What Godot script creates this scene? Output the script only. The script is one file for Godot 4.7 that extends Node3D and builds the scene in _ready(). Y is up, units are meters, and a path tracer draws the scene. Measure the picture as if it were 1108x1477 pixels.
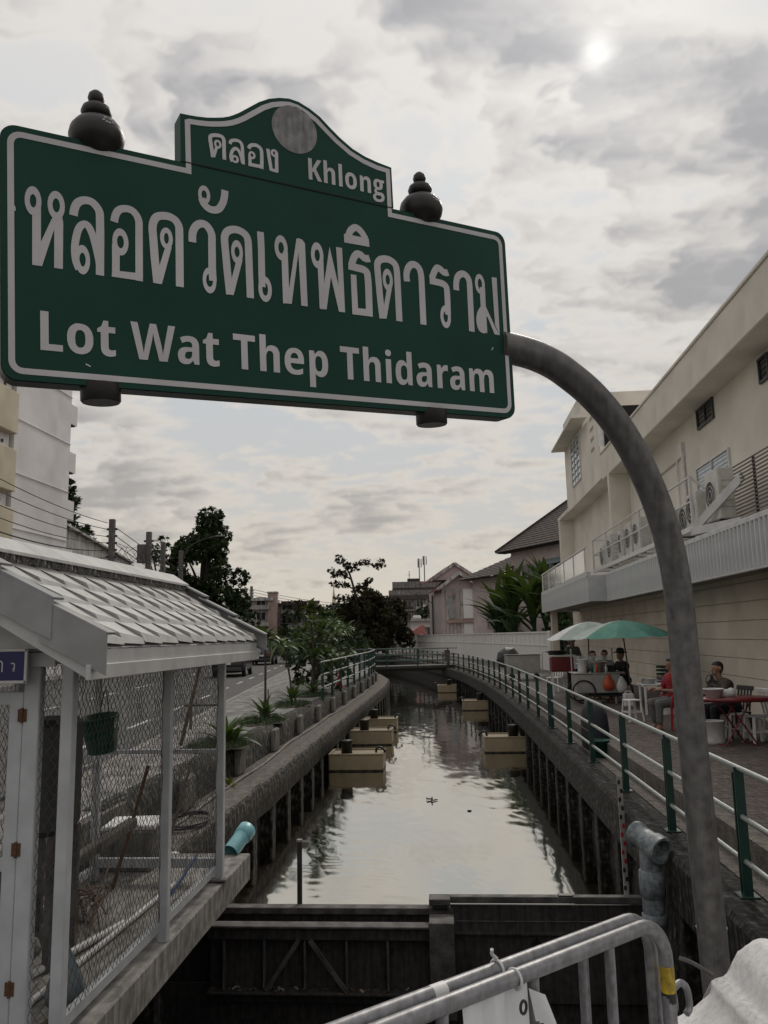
extends Node3D

var counts := {}
var mats := {}
var tex := {}
var rng := RandomNumberGenerator.new()
var glyph: B
var glyph_at := Vector2.ZERO
var glyph_scale := 0.001
var glyph_lift := 0.0

# ---------------------------------------------------------------- mesh builder
class B:
	var st := SurfaceTool.new()
	var n := 0
	func _init():
		st.begin(Mesh.PRIMITIVE_TRIANGLES)
		flat()
	func flat() -> B:
		st.set_smooth_group(-1)
		return self
	func smooth(g := 1) -> B:
		st.set_smooth_group(g)
		return self
	func tri(a: Vector3, b: Vector3, c: Vector3):   # counter-clockwise seen from outside
		st.add_vertex(a); st.add_vertex(c); st.add_vertex(b)
		n += 1
	func quad(a: Vector3, b: Vector3, c: Vector3, d: Vector3):
		tri(a, b, c); tri(a, c, d)
	func hexa(p: Array):   # 0-3 bottom ring (seen from above counter-clockwise), 4-7 top ring
		quad(p[4], p[5], p[6], p[7]); quad(p[3], p[2], p[1], p[0])
		for i in 4:
			var j := (i + 1) % 4
			quad(p[i], p[j], p[4 + j], p[4 + i])
	func box(c: Vector3, s: Vector3, bs := Basis.IDENTITY, bev := 0.0):
		var h := s * 0.5
		if bev <= 0.0:
			var p := []
			for y in [-1, 1]:
				for q in [[-1, 1], [1, 1], [1, -1], [-1, -1]]:
					p.append(c + bs * Vector3(h.x * q[0], h.y * y, h.z * q[1]))
			hexa(p)
			return
		var e: float = min(bev, min(h.x, min(h.y, h.z)) * 0.9)
		for ax in 3:
			for sg in [-1.0, 1.0]:
				var u := (ax + 1) % 3
				var v := (ax + 2) % 3
				var k := []
				for q in [[-1, -1], [1, -1], [1, 1], [-1, 1]]:
					var w := Vector3.ZERO
					w[ax] = sg * h[ax]; w[u] = q[0] * (h[u] - e); w[v] = q[1] * (h[v] - e)
					k.append(c + bs * w)
				if sg > 0: quad(k[0], k[1], k[2], k[3])
				else: quad(k[3], k[2], k[1], k[0])
		for ax in 3:
			var u := (ax + 1) % 3
			var v := (ax + 2) % 3
			for q in [[-1, -1], [1, -1], [1, 1], [-1, 1]]:
				var k := []
				for t in [-1.0, 1.0]:
					for side in 2:
						var w := Vector3.ZERO
						w[ax] = t * (h[ax] - e)
						w[u] = q[0] * (h[u] - (e if side else 0.0))
						w[v] = q[1] * (h[v] - (0.0 if side else e))
						k.append(c + bs * w)
				if q[0] * q[1] > 0: quad(k[0], k[1], k[3], k[2])
				else: quad(k[2], k[3], k[1], k[0])
		for sx in [-1.0, 1.0]:
			for sy in [-1.0, 1.0]:
				for sz in [-1.0, 1.0]:
					var a := c + bs * Vector3(sx * h.x, sy * (h.y - e), sz * (h.z - e))
					var b := c + bs * Vector3(sx * (h.x - e), sy * h.y, sz * (h.z - e))
					var d := c + bs * Vector3(sx * (h.x - e), sy * (h.y - e), sz * h.z)
					if sx * sy * sz > 0: tri(a, b, d)
					else: tri(a, d, b)
	func bar(a: Vector3, b: Vector3, w: float, h: float, up := Vector3.UP, bev := 0.0):   # beam from a to b, w wide, h high
		var z := (b - a).normalized()
		if absf(z.dot(up)) > 0.98: up = Vector3.RIGHT
		var x := up.cross(z).normalized()
		box((a + b) * 0.5, Vector3(w, h, a.distance_to(b)), Basis(x, z.cross(x), z), bev)
	func tube(pts: Array, r, n := 10, caps := true, closed := false):   # r: number or one per point
		var m := pts.size()
		var rings := []
		var up := Vector3.UP
		var t0: Vector3 = (pts[1] - pts[0]).normalized()
		if absf(t0.dot(up)) > 0.9: up = Vector3.RIGHT
		var nrm := t0.cross(up).normalized()
		for i in m:
			var t: Vector3
			if closed: t = (pts[(i + 1) % m] - pts[(i - 1 + m) % m]).normalized()
			else: t = (pts[mini(i + 1, m - 1)] - pts[maxi(i - 1, 0)]).normalized()
			nrm = (nrm - t * nrm.dot(t)).normalized()
			var bn := t.cross(nrm)
			var rr: float = r[i] if r is Array else r
			var ring := []
			for k in n:
				var an := TAU * k / n
				ring.append(pts[i] + (nrm * cos(an) + bn * sin(an)) * rr)
			rings.append(ring)
		for i in (m if closed else m - 1):
			var p: Array = rings[i]
			var q: Array = rings[(i + 1) % m]
			for k in n:
				var l := (k + 1) % n
				quad(p[k], p[l], q[l], q[k])
		if caps and not closed:
			flat()
			for k in range(1, n - 1):
				tri(rings[0][0], rings[0][k + 1], rings[0][k])
				tri(rings[m - 1][0], rings[m - 1][k], rings[m - 1][k + 1])
			smooth()
	func lathe(prof: Array, n := 16, xf := Transform3D.IDENTITY):   # Vector2(r, y), y rising
		for i in prof.size() - 1:
			var p: Vector2 = prof[i]
			var q: Vector2 = prof[i + 1]
			for k in n:
				var a := TAU * k / n
				var b := TAU * (k + 1) / n
				var v := [Vector3(cos(a) * p.x, p.y, -sin(a) * p.x), Vector3(cos(b) * p.x, p.y, -sin(b) * p.x), Vector3(cos(b) * q.x, q.y, -sin(b) * q.x), Vector3(cos(a) * q.x, q.y, -sin(a) * q.x)]
				for j in 4: v[j] = xf * v[j]
				if p.x < 1e-5: tri(v[0], v[2], v[3])
				elif q.x < 1e-5: tri(v[0], v[1], v[2])
				else: quad(v[0], v[1], v[2], v[3])
	func blob(c: Vector3, r: Vector3, n := 10, bs := Basis.IDENTITY):
		var prof := []
		for i in n / 2 + 1:
			var a := -PI / 2 + PI * i / (n / 2)
			prof.append(Vector2(maxf(0.0, cos(a)) if i > 0 and i < n / 2 else 0.0, sin(a)))
		smooth()
		lathe(prof, n, Transform3D(bs * Basis.from_scale(r), c))
		flat()
	func prism(poly: PackedVector2Array, xf: Transform3D, d: float, back := true):   # front face at z = 0 facing +z, back at z = -d
		if Geometry2D.is_polygon_clockwise(poly): poly.reverse()
		var ix := Geometry2D.triangulate_polygon(poly)
		for i in range(0, ix.size(), 3):
			var a := poly[ix[i]]
			var b := poly[ix[i + 1]]
			var c := poly[ix[i + 2]]
			if (b - a).cross(c - a) < 0.0:
				var t := b; b = c; c = t
			tri(xf * Vector3(a.x, a.y, 0), xf * Vector3(b.x, b.y, 0), xf * Vector3(c.x, c.y, 0))
			if back: tri(xf * Vector3(a.x, a.y, -d), xf * Vector3(c.x, c.y, -d), xf * Vector3(b.x, b.y, -d))
		if d > 0.0:
			for i in poly.size():
				var a := poly[i]
				var b := poly[(i + 1) % poly.size()]
				quad(xf * Vector3(a.x, a.y, -d), xf * Vector3(b.x, b.y, -d), xf * Vector3(b.x, b.y, 0), xf * Vector3(a.x, a.y, 0))
	func sweep(path: Array, prof: Array, closed := false, caps := false):   # Vector2(offset to the right of the path, height); profile runs left to right for faces that look up
		var rows := []
		for i in path.size():
			var t: Vector3 = path[mini(i + 1, path.size() - 1)] - path[maxi(i - 1, 0)]
			t.y = 0
			var rt := t.normalized().cross(Vector3.UP)
			var row := []
			for q in prof: row.append(path[i] + rt * q.x + Vector3.UP * q.y)
			rows.append(row)
		var m := prof.size()
		for i in path.size() - 1:
			for k in (m if closed else m - 1):
				var l := (k + 1) % m
				quad(rows[i][k], rows[i][l], rows[i + 1][l], rows[i + 1][k])
		if caps and closed:
			for k in range(1, m - 1):
				tri(rows[0][0], rows[0][k + 1], rows[0][k])
				var z: int = path.size() - 1
				tri(rows[z][0], rows[z][k], rows[z][k + 1])
	func mesh() -> ArrayMesh:
		st.generate_normals()
		return st.commit()

# ---------------------------------------------------------------- scene tree helpers
func numbered(par: Node, called: String) -> String:
	var key := str(par.get_instance_id()) + called
	var k: int = counts.get(key, 0)
	counts[key] = k + 1
	return called if k == 0 else "%s_%03d" % [called, k]

func metas(o: Node, label: String, cat := "", group := ""):
	if label: o.set_meta("label", label)
	if cat: o.set_meta("category", cat)
	if group: o.set_meta("group", group)

func thing(called: String, label: String, cat: String, at := Vector3.ZERO, turn := 0.0, group := "") -> Node3D:
	var o := Node3D.new()
	o.name = numbered(self, called)
	add_child(o)
	o.position = at
	o.rotation.y = turn
	metas(o, label, cat, group)
	return o

func part(par: Node, called: String, b, m, xf := Transform3D.IDENTITY, label := "") -> MeshInstance3D:
	var o := MeshInstance3D.new()
	o.mesh = b.mesh() if b is B else b
	o.material_override = M(m) if m is String else m
	o.name = numbered(par, called)
	par.add_child(o)
	o.transform = xf
	if label: o.set_meta("label", label)
	return o

func solo(called: String, b, m, label: String, cat: String, xf := Transform3D.IDENTITY, group := "") -> MeshInstance3D:
	var o := part(self, called, b, m, xf)
	metas(o, label, cat, group)
	return o

func struct(called: String, b, m, par: Node = self) -> MeshInstance3D:
	var o := part(par, called, b, m)
	if par == self: o.set_meta("kind", "structure")
	return o

func stuff(par: Node, called: String, b, m, xf := Transform3D.IDENTITY) -> MeshInstance3D:
	var o := part(par, called, b, m, xf)
	o.set_meta("kind", "stuff")
	return o

func many(par: Node, called: String, mesh: Mesh, m, xfs: Array, cols: Array = []) -> MultiMeshInstance3D:
	var mm := MultiMesh.new()
	mm.transform_format = MultiMesh.TRANSFORM_3D
	if cols.size(): mm.use_colors = true
	mm.mesh = mesh
	mm.instance_count = xfs.size()
	for i in xfs.size():
		mm.set_instance_transform(i, xfs[i])
		if cols.size(): mm.set_instance_color(i, cols[i])
	var o := MultiMeshInstance3D.new()
	o.multimesh = mm
	o.material_override = M(m) if m is String else m
	o.name = numbered(par, called)
	par.add_child(o)
	o.set_meta("kind", "stuff")
	return o

func copy(src: Node3D, label: String, at: Vector3, turn := 0.0, group := "") -> Node3D:
	var base := String(src.name).rstrip("0123456789").rstrip("_")
	var o: Node3D = src.duplicate()
	o.name = numbered(self, base)
	add_child(o)
	o.position = at
	o.rotation.y = turn
	metas(o, label, "", group)
	return o

func at(p: Vector3, turn := 0.0) -> Transform3D:
	return Transform3D(Basis(Vector3.UP, turn), p)

func rr(a: float, b: float) -> float:
	return rng.randf_range(a, b)

func curve(pts: Array, n := 6) -> Array:   # Catmull-Rom through the points
	var out := []
	for i in pts.size() - 1:
		var p0 = pts[maxi(i - 1, 0)]
		var p3 = pts[mini(i + 2, pts.size() - 1)]
		for k in n:
			var t := float(k) / n
			out.append(pts[i].cubic_interpolate(pts[i + 1], p0, p3, t))
	out.append(pts[-1])
	return out

# ---------------------------------------------------------------- textures and materials
func noise_image(seed_: int, w: int, h: int, freq: float, oct := 4, kind := FastNoiseLite.TYPE_SIMPLEX_SMOOTH) -> Image:
	var f := FastNoiseLite.new()
	f.seed = seed_
	f.noise_type = kind
	f.frequency = freq
	f.fractal_octaves = oct
	return f.get_seamless_image(w, h)

func grey_texture(id: String, layers: Array, lo: float, hi: float, gamma := 1.0, normal := 0.0):
	# layers: [image, weight]; the result is a grey factor from lo to hi, and if asked a normal map of it
	var n: int = layers[0][0].get_width()
	var im := Image.create(n, n, false, Image.FORMAT_RGB8)
	var hgt := Image.create(n, n, false, Image.FORMAT_RGB8)
	var datas := []
	var tot := 0.0
	for l in layers:
		var c: Image = l[0]
		if c.get_width() != n or c.get_height() != n: c.resize(n, n, Image.INTERPOLATE_CUBIC)
		c.convert(Image.FORMAT_L8)
		datas.append(c.get_data())
		tot += l[1]
	for y in n:
		for x in n:
			var v := 0.0
			for k in layers.size(): v += datas[k][y * n + x] * layers[k][1]
			v = pow(clampf((v / (255.0 * tot) - 0.5) * 1.7 + 0.5, 0.0, 1.0), gamma)
			var g := lerpf(lo, hi, v)
			im.set_pixel(x, y, Color(g, g, g))
			if normal > 0.0: hgt.set_pixel(x, y, Color(v, v, v))
	tex[id] = ImageTexture.create_from_image(im)
	if normal > 0.0:
		hgt.bump_map_to_normal_map(normal)
		tex[id + "_n"] = ImageTexture.create_from_image(hgt)

func make_textures():
	grey_texture("blotch", [[noise_image(3, 512, 512, 0.006, 5), 1.0], [noise_image(4, 512, 512, 0.05, 3), 0.45]], 0.62, 1.0, 1.0, 3.0)
	grey_texture("soft", [[noise_image(5, 512, 512, 0.004, 4), 1.0], [noise_image(6, 512, 512, 0.12, 2), 0.25]], 0.91, 1.0, 1.0, 1.0)
	grey_texture("fine", [[noise_image(7, 512, 512, 0.09, 3), 1.0], [noise_image(8, 512, 512, 0.012, 3), 0.7]], 0.55, 1.0, 1.0, 5.0)
	grey_texture("streak", [[noise_image(9, 512, 48, 0.03, 4), 1.0], [noise_image(10, 512, 512, 0.012, 5), 0.8], [noise_image(11, 512, 512, 0.1, 2), 0.2]], 0.55, 1.0, 0.8, 1.5)
	grey_texture("grime", [[noise_image(12, 512, 80, 0.025, 4), 0.8], [noise_image(13, 512, 512, 0.02, 5), 1.0]], 0.1, 1.0, 1.5, 6.0)
	grey_texture("pitted", [[noise_image(17, 512, 512, 0.05, 4), 1.0], [noise_image(18, 512, 512, 0.008, 4), 0.6], [noise_image(19, 512, 512, 0.16, 2), 0.5]], 0.5, 1.0, 0.2, 3.0)
	grey_texture("metal", [[noise_image(14, 512, 60, 0.03, 4), 0.7], [noise_image(15, 512, 512, 0.015, 5), 1.0], [noise_image(16, 512, 512, 0.2, 2), 0.3]], 0.66, 1.0, 0.8, 1.0)

func lin(r: float, g: float, b: float) -> Color:
	return Color(r, g, b).linear_to_srgb()

func mat(id: String, c: Color, rough := 0.85, t := "soft", scale := 0.6, metal := 0.0, bump := 0.0):
	var m := StandardMaterial3D.new()
	m.resource_name = id
	m.albedo_color = c
	m.roughness = rough
	m.metallic = metal
	if t:
		m.albedo_texture = tex[t]
		m.uv1_triplanar = true
		m.uv1_world_triplanar = true
		m.uv1_triplanar_sharpness = 4.0
		m.uv1_scale = Vector3.ONE * scale
		if bump > 0.0:
			m.normal_enabled = true
			m.normal_texture = tex[t + "_n"]
			m.normal_scale = bump
	mats[id] = m
	if id in ["green_sheet", "sheet_white", "leaf_brown", "leaf_dark", "leaf_banana"]: m.metallic_specular = 0.22
	return m

func M(id: String) -> StandardMaterial3D:
	if not mats.has(id): printerr("no material ", id)
	return mats[id]

func make_materials():
	mat("green_sheet", lin(0.021, 0.068, 0.054), 0.5, "soft", 1.3)
	mat("sheet_white", lin(0.64, 0.63, 0.65), 0.6, "soft", 1.5)
	mat("sign_edge", lin(0.045, 0.06, 0.055), 0.5, "blotch", 3.0)
	mat("faded_disc", lin(0.36, 0.36, 0.36), 0.6, "streak", 3.5)
	mat("black_iron", lin(0.022, 0.02, 0.02), 0.45, "blotch", 5.0, 0.0, 0.2)
	mat("galvanised", lin(0.31, 0.31, 0.325), 0.42, "metal", 4.0, 0.35, 0.08)
	mat("pole_steel", lin(0.2, 0.194, 0.192), 0.5, "metal", 2.2, 0.35, 0.15)
	mat("white_paint_concrete", lin(0.84, 0.83, 0.82), 0.9, "pitted", 1.7, 0.0, 0.3)
	mat("tile_grey", lin(0.64, 0.64, 0.63), 0.75, "soft", 2.2, 0.0, 0.2)
	mat("shaded_barge_grey", lin(0.33, 0.335, 0.34), 0.7, "soft", 1.4, 0.0, 0.2)  # roof tile grey with the verge's shade darkened into the colour
	mat("fascia_grey", lin(0.56, 0.56, 0.56), 0.6, "soft", 1.3)
	mat("ridge_mortar", lin(0.3, 0.28, 0.26), 0.95, "grime", 2.5, 0.0, 0.6)
	mat("post_paint", lin(0.52, 0.54, 0.565), 0.55, "soft", 1.6)
	mat("wire", lin(0.17, 0.165, 0.16), 0.6, "fine", 3.0, 0.3)
	mat("rust", lin(0.2, 0.1, 0.05), 0.9, "fine", 8.0, 0.0, 0.5)
	mat("navy_sign", lin(0.012, 0.014, 0.11), 0.4, "soft", 2.0)
	mat("concrete", lin(0.36, 0.34, 0.315), 0.92, "blotch", 0.9, 0.0, 0.7)
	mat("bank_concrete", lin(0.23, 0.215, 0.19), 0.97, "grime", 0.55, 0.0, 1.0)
	mat("old_concrete", lin(0.25, 0.235, 0.215), 0.95, "streak", 0.7, 0.0, 0.9)
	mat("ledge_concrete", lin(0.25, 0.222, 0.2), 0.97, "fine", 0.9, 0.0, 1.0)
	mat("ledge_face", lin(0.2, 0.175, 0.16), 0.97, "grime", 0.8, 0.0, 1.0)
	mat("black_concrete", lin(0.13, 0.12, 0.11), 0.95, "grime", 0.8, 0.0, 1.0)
	mat("slab_concrete", lin(0.4, 0.38, 0.355), 0.92, "streak", 0.8, 0.0, 0.6)
	mat("asphalt", lin(0.13, 0.127, 0.125), 0.9, "fine", 1.2, 0.0, 0.4)
	mat("pavement", lin(0.3, 0.29, 0.28), 0.95, "blotch", 0.5, 0.0, 0.4)
	mat("road_paint", lin(0.7, 0.7, 0.68), 0.8, "blotch", 1.5)
	mat("brick_paving", lin(0.165, 0.142, 0.132), 0.9, "blotch", 1.4, 0.0, 0.4)
	mat("brick_dark", lin(0.15, 0.12, 0.108), 0.9, "fine", 1.4, 0.0, 0.4)
	mat("soil", lin(0.1, 0.085, 0.06), 1.0, "fine", 1.0, 0.0, 1.0)
	mat("grass", lin(0.05, 0.085, 0.025), 0.9, "fine", 3.0)
	mat("gate_steel", lin(0.15, 0.14, 0.135), 0.75, "blotch", 1.2, 0.2, 0.4)
	mat("gate_dark", lin(0.08, 0.073, 0.07), 0.7, "streak", 1.1, 0.2, 0.4)
	mat("rail_green", lin(0.010, 0.045, 0.036), 0.35, "soft", 2.0)
	mat("rail_steel", lin(0.40, 0.43, 0.42), 0.42, "metal", 5.0, 0.35)
	mat("box_beige", lin(0.27, 0.215, 0.14), 0.75, "soft", 0.9, 0.0, 0.1)
	mat("slime", lin(0.11, 0.095, 0.06), 0.8, "grime", 1.2, 0.0, 0.4)
	mat("pump_black", lin(0.015, 0.015, 0.016), 0.5, "blotch", 3.0)
	mat("pvc_blue", lin(0.27, 0.6, 0.66), 0.4, "soft", 3.0)
	mat("pvc_grey", lin(0.3, 0.34, 0.36), 0.5, "blotch", 3.5)
	mat("cream_wall", lin(0.78, 0.73, 0.645), 0.9, "soft", 0.22, 0.0, 0.2)
	mat("cream_wall_b", lin(0.76, 0.71, 0.63), 0.9, "soft", 0.3, 0.0, 0.2)
	mat("cream_panel", lin(0.68, 0.61, 0.515), 0.85, "soft", 0.3, 0.0, 0.15)
	mat("panel_joint", lin(0.5, 0.45, 0.385), 0.95, "soft", 1.0)
	mat("awning_sheet", lin(0.55, 0.56, 0.57), 0.45, "soft", 0.5, 0.25)
	mat("awning_trim", lin(0.6, 0.6, 0.595), 0.5, "soft", 1.0, 0.1)
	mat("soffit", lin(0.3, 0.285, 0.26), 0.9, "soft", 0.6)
	mat("white_metal", lin(0.68, 0.67, 0.65), 0.5, "soft", 2.0)
	mat("ac_white", lin(0.62, 0.61, 0.57), 0.5, "soft", 2.0)
	mat("ac_dark", lin(0.05, 0.05, 0.05), 0.5, "soft", 2.0)
	mat("slat_brown", lin(0.2, 0.17, 0.15), 0.6, "soft", 1.0, 0.2)
	mat("void_dark", lin(0.012, 0.012, 0.012), 0.9, "")
	mat("roof_dark", lin(0.075, 0.058, 0.05), 0.85, "streak", 0.6, 0.0, 0.4)
	mat("roof_brown", lin(0.12, 0.095, 0.085), 0.85, "blotch", 1.0, 0.0, 0.4)
	mat("roof_red", lin(0.25, 0.055, 0.055), 0.7, "blotch", 0.6, 0.0, 0.3)
	mat("pink_wall", lin(0.50, 0.42, 0.40), 0.9, "soft", 0.4)
	mat("pink_dark", lin(0.38, 0.27, 0.235), 0.9, "soft", 0.4)
	mat("pale_wall", lin(0.58, 0.56, 0.545), 0.9, "streak", 0.18)
	mat("white_wall", lin(0.74, 0.725, 0.70), 0.9, "soft", 0.04)
	mat("tower_white", lin(0.74, 0.72, 0.72), 0.85, "soft", 0.15)
	mat("tower_beige", lin(0.60, 0.53, 0.40), 0.85, "soft", 0.2)
	mat("stained_wall", lin(0.5, 0.49, 0.47), 0.95, "streak", 0.1)
	mat("apartment_grey", lin(0.3, 0.285, 0.28), 0.95, "streak", 0.2, 0.0, 0.2)
	mat("apartment_pale", lin(0.5, 0.465, 0.44), 0.95, "streak", 0.2)
	mat("frame_blue", lin(0.16, 0.2, 0.22), 0.5, "soft", 1.0)
	mat("glass_dark", lin(0.02, 0.022, 0.025), 0.08, "")
	mat("glass_pale", lin(0.35, 0.38, 0.4), 0.15, "soft", 1.5)
	mat("bark", lin(0.09, 0.075, 0.06), 0.95, "streak", 2.5, 0.0, 0.8)
	mat("pole_concrete", lin(0.2, 0.19, 0.18), 0.95, "streak", 1.0, 0.0, 0.4)
	mat("cable", lin(0.03, 0.03, 0.03), 0.7, "")
	mat("canvas_green", lin(0.12, 0.34, 0.27), 0.75, "soft", 1.5)
	mat("canvas_pale", lin(0.5, 0.58, 0.55), 0.75, "soft", 1.5)
	mat("canvas_red", lin(0.42, 0.16, 0.15), 0.75, "soft", 1.5)
	mat("stainless", lin(0.5, 0.49, 0.475), 0.4, "soft", 1.5, 0.5)
	mat("plastic_white", lin(0.68, 0.68, 0.67), 0.45, "soft", 2.0)
	mat("plastic_red", lin(0.42, 0.012, 0.02), 0.4, "soft", 2.0)
	mat("plastic_dark_red", lin(0.16, 0.015, 0.02), 0.35, "soft", 2.0)
	mat("plastic_green", lin(0.01, 0.11, 0.075), 0.6, "blotch", 4.0)
	mat("plastic_blue", lin(0.03, 0.1, 0.28), 0.5, "soft", 2.0)
	mat("plastic_orange", lin(0.55, 0.09, 0.03), 0.4, "soft", 2.0)
	mat("plastic_black", lin(0.02, 0.02, 0.022), 0.5, "soft", 2.0)
	mat("cloth_dark", lin(0.018, 0.018, 0.03), 0.9, "fine", 4.0)
	mat("cloth_brown", lin(0.12, 0.09, 0.07), 0.9, "fine", 4.0)
	mat("cloth_red", lin(0.4, 0.02, 0.03), 0.9, "fine", 4.0)
	mat("cloth_grey", lin(0.22, 0.22, 0.22), 0.9, "fine", 4.0)
	mat("hair", lin(0.012, 0.01, 0.009), 0.6, "fine", 6.0)
	mat("skin", lin(0.3, 0.17, 0.115), 0.6, "soft", 4.0)
	mat("wood", lin(0.16, 0.11, 0.075), 0.85, "streak", 2.0, 0.0, 0.4)
	mat("tape_yellow", lin(0.6, 0.42, 0.03), 0.5, "blotch", 9.0)
	mat("car_dark", lin(0.02, 0.021, 0.024), 0.2, "")
	mat("car_silver", lin(0.45, 0.46, 0.47), 0.25, "", 1.0, 0.3)
	mat("car_white", lin(0.72, 0.72, 0.72), 0.25, "")
	mat("tyre", lin(0.02, 0.02, 0.02), 0.85, "")
	mat("tail_lamp", lin(0.35, 0.02, 0.02), 0.2, "")
	mat("plate_white", lin(0.7, 0.7, 0.68), 0.5, "")
	for k in [["leaf_dark", lin(0.034, 0.055, 0.024), 0.6], ["leaf_mid", lin(0.045, 0.085, 0.028), 0.55], ["leaf_bright", lin(0.06, 0.105, 0.024), 0.5], ["leaf_yellow", lin(0.22, 0.22, 0.04), 0.5], ["leaf_banana", lin(0.021, 0.042, 0.018), 0.7], ["leaf_brown", lin(0.048, 0.045, 0.028), 0.7]]:
		var m: StandardMaterial3D = mat(k[0], k[1], k[2], "")
		m.vertex_color_use_as_albedo = true
		m.backlight_enabled = true
		m.backlight = Color(0.22, 0.27, 0.08)
	for k in ["canvas_green", "canvas_pale", "canvas_red"]:
		mats[k].backlight_enabled = true
		mats[k].backlight = Color(0.55, 0.6, 0.55)
	var gl := StandardMaterial3D.new()
	gl.transparency = BaseMaterial3D.TRANSPARENCY_ALPHA
	gl.albedo_color = Color(0.85, 0.9, 0.92, 0.22)
	gl.roughness = 0.1
	mats["glass_clear"] = gl
	var sheet := StandardMaterial3D.new()
	sheet.albedo_color = lin(0.72, 0.73, 0.75)
	sheet.roughness = 0.45
	sheet.backlight_enabled = true
	sheet.backlight = Color(0.4, 0.4, 0.4)
	mats["plastic_sheet"] = sheet

# ---------------------------------------------------------------- light
var sun_dir := Vector3(0.1767, 0.6053, -0.7762).normalized()

func make_sky():
	var w := 3072
	var h := 1536
	var im := Image.create(w, h, false, Image.FORMAT_RGBF)
	var n1 := FastNoiseLite.new(); n1.seed = 21; n1.frequency = 1.0; n1.fractal_octaves = 6; n1.noise_type = FastNoiseLite.TYPE_SIMPLEX_SMOOTH; n1.fractal_gain = 0.58
	n1.domain_warp_enabled = true; n1.domain_warp_amplitude = 0.12; n1.domain_warp_frequency = 1.6; n1.domain_warp_fractal_octaves = 2
	var n2 := FastNoiseLite.new(); n2.seed = 33; n2.frequency = 0.35; n2.fractal_octaves = 3; n2.noise_type = FastNoiseLite.TYPE_SIMPLEX_SMOOTH
	var n3 := FastNoiseLite.new(); n3.seed = 47; n3.frequency = 3.2; n3.fractal_octaves = 4; n3.noise_type = FastNoiseLite.TYPE_SIMPLEX_SMOOTH
	var thin := Vector3(0.548, 0.528, 0.508)
	var thick := Vector3(0.272, 0.274, 0.292)
	var blue := Vector3(0.37, 0.42, 0.485)
	var low := Vector3(0.66, 0.585, 0.455)
	for y in h / 2 + 2:
		var el := PI * (0.5 - (y + 0.5) / h)
		var ce := cos(el)
		var se := sin(el)
		var inv := 1.0 / (maxf(se, 0.0) + 0.16)
		for x in w:
			var az := TAU * (x + 0.5) / w
			var d := Vector3(sin(az) * ce, se, -cos(az) * ce)
			var p := Vector2(d.x, d.z) * inv
			var big := n2.get_noise_2d(p.x, p.y)
			var a := n1.get_noise_2d(p.x * 1.6 + 3.1, p.y * 1.9)
			var f := n3.get_noise_2d(p.x * 1.5 + a * 0.5, p.y * 2.0)
			var t := clampf(0.5 + a * 0.7 + big * 0.65 + f * 0.34, 0.0, 1.0)
			var c := thin.lerp(thick, smoothstep(0.25, 0.9, t))
			# gaps where the high blue shows
			var gap := smoothstep(0.36, 0.08, t) * smoothstep(0.02, 0.12, se)
			c = c.lerp(blue, gap * 0.8 * smoothstep(0.8, 0.25, se))
			# the air near the horizon is pale and warm
			var hz := exp(-maxf(se, 0.0) * 5.0)
			c = c.lerp(low, 0.8 * hz * (0.55 + 0.45 * (1.0 - t)))
			var cs := d.dot(sun_dir)
			var ang := acos(clampf(cs, -1.0, 1.0))
			var glow := 0.42 * exp(-pow(ang / 0.016, 2.0)) + 0.14 * exp(-ang / 0.045) + 0.11 * exp(-ang / 0.22)
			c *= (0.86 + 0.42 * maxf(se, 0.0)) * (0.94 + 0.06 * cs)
			c += Vector3(1.0, 0.97, 0.9) * glow * (1.15 - 0.5 * t)
			im.set_pixel(x, y, Color(c.x, c.y, c.z))
	im.fill_rect(Rect2i(0, h / 2 + 2, w, h / 2 - 2), Color(0.3, 0.29, 0.27))
	var pm := PanoramaSkyMaterial.new()
	pm.panorama = ImageTexture.create_from_image(im)
	return pm

func make_light():
	var cam := Camera3D.new()
	cam.name = "camera"
	cam.fov = rad_to_deg(2.0 * atan(738.5 / 1153.0))
	cam.far = 900.0
	cam.near = 0.05
	add_child(cam)
	cam.position = Vector3(0, 1.85, 0)
	cam.basis = Basis(Vector3.UP, deg_to_rad(4.4)) * Basis(Vector3.RIGHT, deg_to_rad(8.85)) * Basis(Vector3.BACK, deg_to_rad(-1.2))
	cam.current = true
	var we := WorldEnvironment.new()
	we.name = "world"
	var e := Environment.new()
	e.background_mode = Environment.BG_SKY
	e.sky = Sky.new()
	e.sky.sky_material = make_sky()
	e.tonemap_mode = Environment.TONE_MAPPER_LINEAR
	e.tonemap_exposure = 1.24
	e.sdfgi_enabled = true
	e.ssao_enabled = true
	e.ssil_enabled = true
	we.environment = e
	add_child(we)
	var sun := DirectionalLight3D.new()
	sun.name = "sun"
	sun.light_energy = 0.3
	sun.light_angular_distance = 14.0
	sun.light_color = Color(1.0, 0.97, 0.92)
	sun.shadow_enabled = true
	add_child(sun)
	sun.look_at_from_position(sun_dir * 50.0, Vector3.ZERO)

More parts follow.
